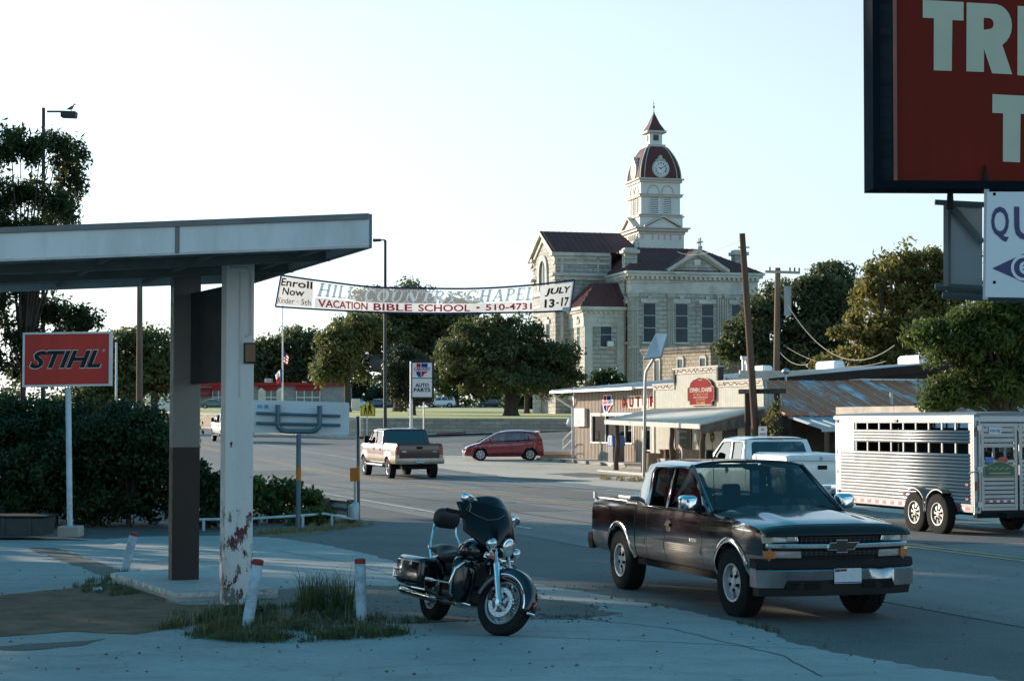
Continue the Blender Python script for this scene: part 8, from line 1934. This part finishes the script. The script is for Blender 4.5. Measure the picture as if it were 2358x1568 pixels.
def serif(s):
 w,sf=.2,.075;V,Fc=[],[];x=0
 def q(pts):b=len(V);V.extend(pts);Fc.append(tuple(range(b,b+len(pts))))
 def bar(x0,x1,y0,y1):q([(x0,y0),(x1,y0),(x1,y1),(x0,y1)])
 def stem(cx,w_=w):bar(cx-w_/2,cx+w_/2,0,1);bar(cx-w_*.95,cx+w_*.95,0,sf);bar(cx-w_*.95,cx+w_*.95,1-sf,1)
 def diag(x0,y0,x1,y1,w_):q([(x0-w_/2,y0),(x0+w_/2,y0),(x1+w_/2,y1),(x1-w_/2,y1)])
 def arc_(cx,cy,rx,ry,a0,a1,wx=w,wy=.09):
  n=12
  for i in range(n):
   A0,A1=R(a0+(a1-a0)*i/n),R(a0+(a1-a0)*(i+1)/n)
   q([(cx+rx*math.cos(A0),cy+ry*math.sin(A0)),(cx+rx*math.cos(A1),cy+ry*math.sin(A1)),(cx+(rx-wx)*math.cos(A1),cy+(ry-wy)*math.sin(A1)),(cx+(rx-wx)*math.cos(A0),cy+(ry-wy)*math.sin(A0))])
 for c in s:
  if c==' ':x+=.38;continue
  if c=='I':stem(x+.2);x+=.44
  elif c=='H':stem(x+.2);stem(x+.72);bar(x+.2,x+.72,.45,.54);x+=.98
  elif c=='L':stem(x+.2);bar(x+.2,x+.72,0,.09);bar(x+.65,x+.72,.0,.3);x+=.78
  elif c=='E':stem(x+.2);bar(x+.2,x+.7,0,.09);bar(x+.2,x+.66,.91,1);bar(x+.2,x+.55,.46,.54);bar(x+.63,x+.7,0,.28);bar(x+.6,x+.66,.74,1);x+=.78
  elif c in 'OC':arc_(x+.43,.5,.43,.53,0 if c=='O' else 42,360 if c=='O' else 318);x+=.92;(bar(x-.16,x-.1,.62,.98)if c=='C' else None)
  elif c=='U':stem_=None;bar(x+.1,x+.3,.3,1);bar(x,x+.4,1-sf,1);bar(x+.68,x+.78,.3,1);bar(x+.56,x+.9,1-sf,1);arc_(x+.44,.33,.34,.36,180,360,.15);x+=.96
  elif c=='N':bar(x+.12,x+.22,0,1);bar(x,x+.34,0,sf);bar(x+.72,x+.82,0,1);bar(x+.6,x+.94,1-sf,1);diag(x+.17,1,x+.72,0,.24);bar(x,x+.2,1-sf,1);x+=1.0
  elif c=='T':stem(x+.38);bar(x,x+.76,.91,1);bar(x,x+.07,.7,1);bar(x+.69,x+.76,.7,1);x+=.82
  elif c in 'RP':stem(x+.2);arc_(x+.42,.73,.30,.27,-90,90,.18);bar(x+.2,x+.42,.91,1);bar(x+.2,x+.42,.46,.54);(diag(x+.76,0,x+.45,.5,.22)if c=='R' else None);x+=.9 if c=='R' else .8
  elif c=='Y':bar(x+.32,x+.52,0,.5);bar(x+.2,x+.64,0,sf);diag(x+.42,.42,x+.12,1,.2);diag(x+.42,.42,x+.74,1,.1);bar(x-.02,x+.3,1-sf,1);bar(x+.6,x+.88,1-sf,1);x+=.86
  elif c=='A':diag(x+.12,0,x+.44,1,.1);diag(x+.76,0,x+.44,1,.2);bar(x+.2,x+.66,.3,.38);bar(x,x+.28,0,sf);bar(x+.58,x+.94,0,sf);x+=.96
  x+=.04
 sh=.22;V=[(p[0]+sh*p[1],p[1])for p in V];W2=max(p[0]for p in V)
 return[(p[0]/W2-.5,p[1]-.5)for p in V],Fc
for st,a,b,v0,v1 in(('HILL',724,820,.46,.93),('COUNTRY',842,1046,.44,.90),('CHAPEL',1054,1216,.45,.93)):mb=MB();btext(mb,'',a,b,v0,v1,0,data=serif(st));mb.build('grey_lettering',M_CLG,ban,0,fix=False)
mb=MB();mb.tube([bp(u,1)for u in np.linspace(0,1,50)],.035,5);mb.tube([bp(u,0)for u in np.linspace(0,1,50)],.035,5);mb.tube([bp(0,v)for v in(0,.5,1)],.03,5);mb.tube([bp(1,v)for v in(0,.5,1)],.035,5);mb.build('border',M_CLB,ban)
mb=bgrid(uf(1287),uf(1313),-.02,.13,.05,6);o=mb.build('maker_label',cloth('label_teal',(.25,.45,.52)),ban,60,fix=False)
mb=MB();btext(mb,'ALLIED',1289,1311,.0,.06,.02,o=.06);mb.build('label_lettering',M_CLW,o,0)
wire('banner_rope','thin rope tying the right end of the banner to the leaning pole',at(1321,646,YBN),at(1717,640,70),.15,.006,M_WIRED)
wire('banner_rope','thin rope tying the lower right corner of the banner to the leaning pole',at(1313,716,YBN),at(1722,700,70),.1,.006,M_WIRED)
pole('banner_pole','dark pole hidden behind the peeling column that holds the left end of the banner',545,600,62,.08,M_DKMET,cat='pole')
wire('banner_rope','thin rope tying the left end of the banner to the hidden pole',at(646,635,YBN),at(545,622,62),.02,.006,M_WIRED)
b=at(947,1000,88);b.z=gz(b.x,b.y);kk=88/4200
ap2=thing('auto_parts_sign','white two panel auto parts sign on a pale pole beside the street','sign',b)
def q2(x,y):p=at(x,y,88)-b;return p.x,p.z
mb=MB();mb.tube([(0,0,-.2),(0,0,q2(0,832)[1])],.075,10);mb.build('pole',mat('pole_pale',(.55,.56,.58),.4,.3,.06,3),ap2)
x0,z0=q2(950,914);x1,z1=q2(995,836)
mb=MB();mb.bx(x0-.03,x1+.06,-.2,.2,z0-.08,z1+.08);mb.bx(0,x1+.1,-.03,.03,z1+.12,z1+.17);mb.bx(x1+.06,x1+.1,-.05,.05,z0-.2,z1+.2);mb.bx(0,x1+.1,-.03,.03,z0-.25,z0-.2);mb.build('case',mat('sign_case_dark',(.05,.045,.04),.6),ap2,0)
zm=q2(0,871)[1]
for za,zb_ in((z0,zm-.02),(zm+.02,z1)):mb=MB();mb.bx(x0,x1,-.23,-.2,za,zb_);mb.build('panel',mat('panel_offwhite',(.70,.67,.65),.4,0,.03,2),ap2,0)
emblem(None,(x0+x1)/2,(zm+z1)/2,.78,.72,-.205,ap2,'emblem',False)
mb=MB();c=(x0+x1)/2
for st,y,w in(('AUTO',887,31),('PARTS',898,38)):mb.text(st,(c,-.24,q2(0,y)[1]),(1,0,0),(0,0,1),w*kk,9*kk,.03)
mb.build('lettering',M_BLACK,ap2,0)
mb=MB();xr_,zr_=q2(976,922);mb.tube([(xr_,0,-.2),(xr_,0,z0-.2)],.035,8);mb.build('rear_pole',M_STEEL,ap2)
b=at(847,1000,95);b.z=gz(b.x,b.y);ks=95/4200
sc_=thing('school_sign','yellow five sided school crossing sign with two walking figures','sign',b);zb_=at(847,958,95).z-b.z
w,h1,h2=17.3*ks,19*ks,35*ks
mb=MB();mb.tube([(-.05,.04,-.2),(-.05,.04,zb_+h2*.7)],.035,6);mb.build('post',M_STEEL,sc_)
pg=[(-w,zb_),(w,zb_),(w,zb_+h1),(0,zb_+h2),(-w,zb_+h1)]
mb=MB();mb.prism(pg,'y',-.02,0);pl=mb.build('plate',mat('sign_yellow',(.72,.50,.05),.45),sc_,0)
mb=MB();cc=(0,zb_+h2*.45);ins=lambda p,f:(cc[0]+(p[0]-cc[0])*f,cc[1]+(p[1]-cc[1])*f)
for a,b2 in zip(pg,pg[1:]+pg[:1]):mb.add([(p[0],-.024,p[1])for p in(ins(a,.93),ins(b2,.93),ins(b2,.87),ins(a,.87))],[(0,1,2,3)])
def walker(cx,s):
 z=zb_+.1
 for pts,r_ in(([(0,.50),(0,.30)],[.05,.045]),([(0,.31),(-.06,.16),(-.09,0)],[.035,.03,.022]),([(0,.31),(.06,.17),(.08,.0)],[.035,.03,.022]),([(-.02,.48),(-.09,.36),(-.05,.28)],[.022,.02,.016]),([(.02,.48),(.08,.36),(.12,.30)],[.022,.02,.016])):mb.tube([(cx+p[0]*s,-.024,z+p[1]*s)for p in pts],[q*s for q in r_],5)
 mb.ell((cx+.01*s,-.024,z+.58*s),(.05*s,.008,.058*s),8,6)
walker(-.12,.72);walker(.10,.98);mb.build('pictogram',M_BLACK,pl,0)
fp_,b,t=pole('flagpole','white flagpole with two limp flags beyond the road',651,700,170,.07,M_WHITE,fn=lz,cat='flagpole')
kf=170/4200
def flag(label,name,c,sg,py0,py1,wpx,stripes):
 o=thing(name,label,'flag',at(651,(py0+py1)/2,170));h=(py1-py0)*kf;w=wpx*kf
 def fn(u,v):return(sg*(.06+u*w*(.75+.25*v)),.25*math.sin(u*9)*u,(v-.5)*h*(1-.35*u)-u*h*.32)
 ms=[cloth(name+'_red',(.45,.03,.05),.4),cloth(name+'_white',(.72,.72,.72),.5),cloth(name+'_blue',(.02,.04,.16),.3)]
 for i,(u0,u1,v0,v1,k)in enumerate(stripes):mb=MB();mb.grid(lambda u,v:fn(u0+(u1-u0)*u,v0+(v1-v0)*v),8,2);mb.build('cloth' if i==0 else 'stripe',ms[k],o,60,fix=False)
flag('striped red, white and blue flag hanging on the flagpole','striped_flag',0,1,806,836,13,[(.0,.5,.5,1,2)]+[(.5 if k>3 else 0,1,k/7,(k+1)/7,0 if k%2==0 else 1)for k in range(7)])
flag('lone star style flag of red, white and blue hanging below the striped flag','state_flag',0,-1,846,880,16,[(0,.34,0,1,2),(.34,1,.5,1,1),(.34,1,0,.5,0)])
# ---------------------------------------------------------------- trees of the town
k_=lambda Y:Y/F
def bigtree(name,label,px,py,Y,blobs,leaf,n,per,ls,cr,tr_,seed,fork=.35,fn=lz,grp=None,**kw):
 b=at(px,py,Y);b.z=fn(b.x,b.y);s=k_(Y);bl=[]
 for x,y,rx,rz in blobs:
  p=at(x,y,Y);bl.append((p.x-b.x,random.uniform(-.25,.25)*rx*s,p.z-b.z,rx*s,rx*s*.9,rz*s))
 return tree(name,label,b,bl,leaf,n,per,ls,cr,tr_,fork,'tree',grp,None,seed,**kw)
bigtree('oak_tree','broad round oak on the lawn between the sign and the courthouse',1177,957,160,[(1170,840,120,80),(1080,835,78,70),(1262,848,76,62),(1120,775,66,40),(1200,768,62,38),(1295,880,44,36),(1050,885,46,36),(1180,890,110,34)],L_OAK,560,76,.17,.86,.62,71,.26)
bigtree('oak_tree','small slim oak behind the broad oak on the lawn',1213,950,185,[(1225,880,40,40)],L_OAK,60,40,.26,1.0,.28,72,.5)
bigtree('juniper_tree','dense upright juniper beside the tall street lamp',950,951,165,[(935,830,42,36),(930,870,50,44),(945,905,46,34),(905,885,24,40),(955,925,34,22)],L_JUN,300,90,.11,.6,.3,73,.2)
bigtree('oak_tree','big spreading oak with bare top twigs behind the banner',920,940,215,[(900,770,110,70),(820,790,70,70),(1010,770,80,60),(940,700,60,44),(870,700,50,34),(1060,720,40,36),(790,850,60,46),(1000,840,80,60)],L_OAK,620,60,.27,1.4,.7,74,.3)
bigtree('oak_tree','olive lit oak left of the tall street lamp',800,940,205,[(790,800,46,60),(770,860,38,40),(840,760,40,40)],L_MID,200,60,.25,1.2,.4,75,.3)
for i,(px,rx,top,lab)in enumerate(((610,46,775,'dark tree behind the red roofed building next to the peeling column'),(690,60,752,'tall dark tree behind the red roofed building right of the flagpole'),(745,50,790,'dark tree at the right end of the red roofed building'),(510,55,765,'dark tree behind the red roofed building seen between the columns'))):
 bigtree('dark_tree',lab,px,930,335,[(px,top+50,rx,48),(px-20,top+95,rx,48),(px+18,top+120,rx,40)],L_OAK,220,50,.38,1.9,.5,80+i,.25,grp='dark trees behind the red roofed building')
for i,(px,rx,top,lab)in enumerate(((290,50,758,'pale hazy tree left of the wooden utility pole'),(355,46,757,'pale hazy tree right of the wooden utility pole'),(230,50,790,'pale hazy tree behind the red sign'))):
 bigtree('hazy_tree',lab,px,930,150,[(px,top+45,rx,45),(px+15,top+100,rx,50),(px-10,top+140,rx,40)],L_MID,150,50,.20,1.0,.3,85+i,.3,grp='loose trees beyond the dark shrubs')
for i,(px,rx,top,lab)in enumerate(((1050,70,760,'dark tree behind the broad oak to its left'),(1140,70,770,'dark tree directly behind the broad oak'),(870,90,860,'dark low tree behind the parked cars by the juniper'),(1250,60,830,'dark tree behind the broad oak to its right'))):
 bigtree('dark_tree',lab,px,930,325 if i!=3 else 260,[(px,top+50,rx,48),(px-20,top+100,rx,50),(px+25,top+135,rx,45)],L_DARK,220,50,.38,1.9,.5,90+i,.25,grp='dark trees beyond the lawn')
bigtree('shrub','dark rounded shrub at the foot of the courthouse wall',1398,905,168,[(1398,882,44,30),(1375,895,26,20)],L_DARK,70,36,.2,.7,.12,95,.2)
TR='trees to the right of the courthouse'
bigtree('oak_tree','dark grey green oak between the leaning pole and the cross arm pole',1770,900,130,[(1770,740,60,70),(1720,790,55,50),(1830,700,70,60),(1860,780,70,70),(1690,815,30,30),(1900,680,50,56),(1905,740,50,60),(1790,830,70,40),(1870,840,80,50),(1940,830,60,50)],L_OAK,560,66,.17,.84,.5,96,.3,gz,TR)
bigtree('tall_tree','tall loose tree whose top rises behind the cross arm pole',1925,900,150,[(1925,640,36,36),(1945,700,44,60),(1900,680,34,40)],L_OAK,100,60,.19,1.0,.35,97,.5,gz,TR)
bigtree('golden_tree','large golden olive tree above the middle skylight',2040,900,112,[(2060,640,66,60),(2120,620,60,50),(2010,690,50,50),(2080,720,84,60),(1965,770,42,40),(2030,780,70,44),(2110,790,70,44),(2190,660,60,80),(2150,700,70,70),(1970,835,70,40),(2050,838,80,40)],L_OLIVE,460,62,.16,.74,.4,98,.3,gz,TR)
bigtree('ash_tree','feathery green tree overhanging the silver trailer at the right edge',2320,1060,56,[(2250,780,80,70),(2330,760,90,80),(2180,800,56,46),(2200,900,60,44),(2290,880,90,60),(2370,860,80,100),(2360,720,60,50),(2140,770,40,34),(2165,925,36,26),(2260,730,60,40)],L_GREEN,760,70,.095,.44,.22,99,.35,gz,TR,asp=.36,droop=.15)
rng=np.random.default_rng(12);cs=[]
for k in range(760):
 x=rng.uniform(-190,190);y=rng.uniform(385,430);cs.append((x,y,lz(x,330)+abs(rng.normal())*2.6+1.5+2.2*math.sin(x*.07)+1.5*math.sin(x*.19)))
o=leaves('distant_wood',L_OAK,cs,[3.0]*len(cs),46,.62,seed=13);tag(o,'far line of dark trees along the horizon beyond the town','wood',None,'stuff')
rng=np.random.default_rng(8);b=at(925,720,215);tw_=thing('bare_branches','bare dead branch tips sticking up above the big oak behind the banner','branches',b);mb=MB();s=k_(215)
for k in range(16):
 x=rng.uniform(-110,70);p=Vector((x*s,rng.uniform(-1,1),-1.5));d=Vector((rng.normal()*.3,0,1))
 q=p+d*rng.uniform(2.5,5.2);mb.tube([p,p.lerp(q,.5)+Vector((rng.normal()*.2,0,0)),q],[.06,.04,.015],4)
 for j in range(4):c=p.lerp(q,rng.uniform(.4,.9));mb.tube([c,c+Vector((rng.normal()*.8,rng.normal()*.4,rng.uniform(.5,1.4)))],[.03,.01],4)
mb.build('twigs',BARK,tw_)
p=at(817,946,230);p.z=lz(p.x,p.y);o=MB();o.prism([(-.5,0),(.6,0),(.6,1.5),(-.35,1.5)],'y',0,.8);q=thing('utility_box','small white utility cabinet on the lawn left of the school sign','cabinet',p);o.build('cabinet',M_WHITE,q,0,bev=.04)
p=G(1385,955,lz);p=at(1383,958,150);
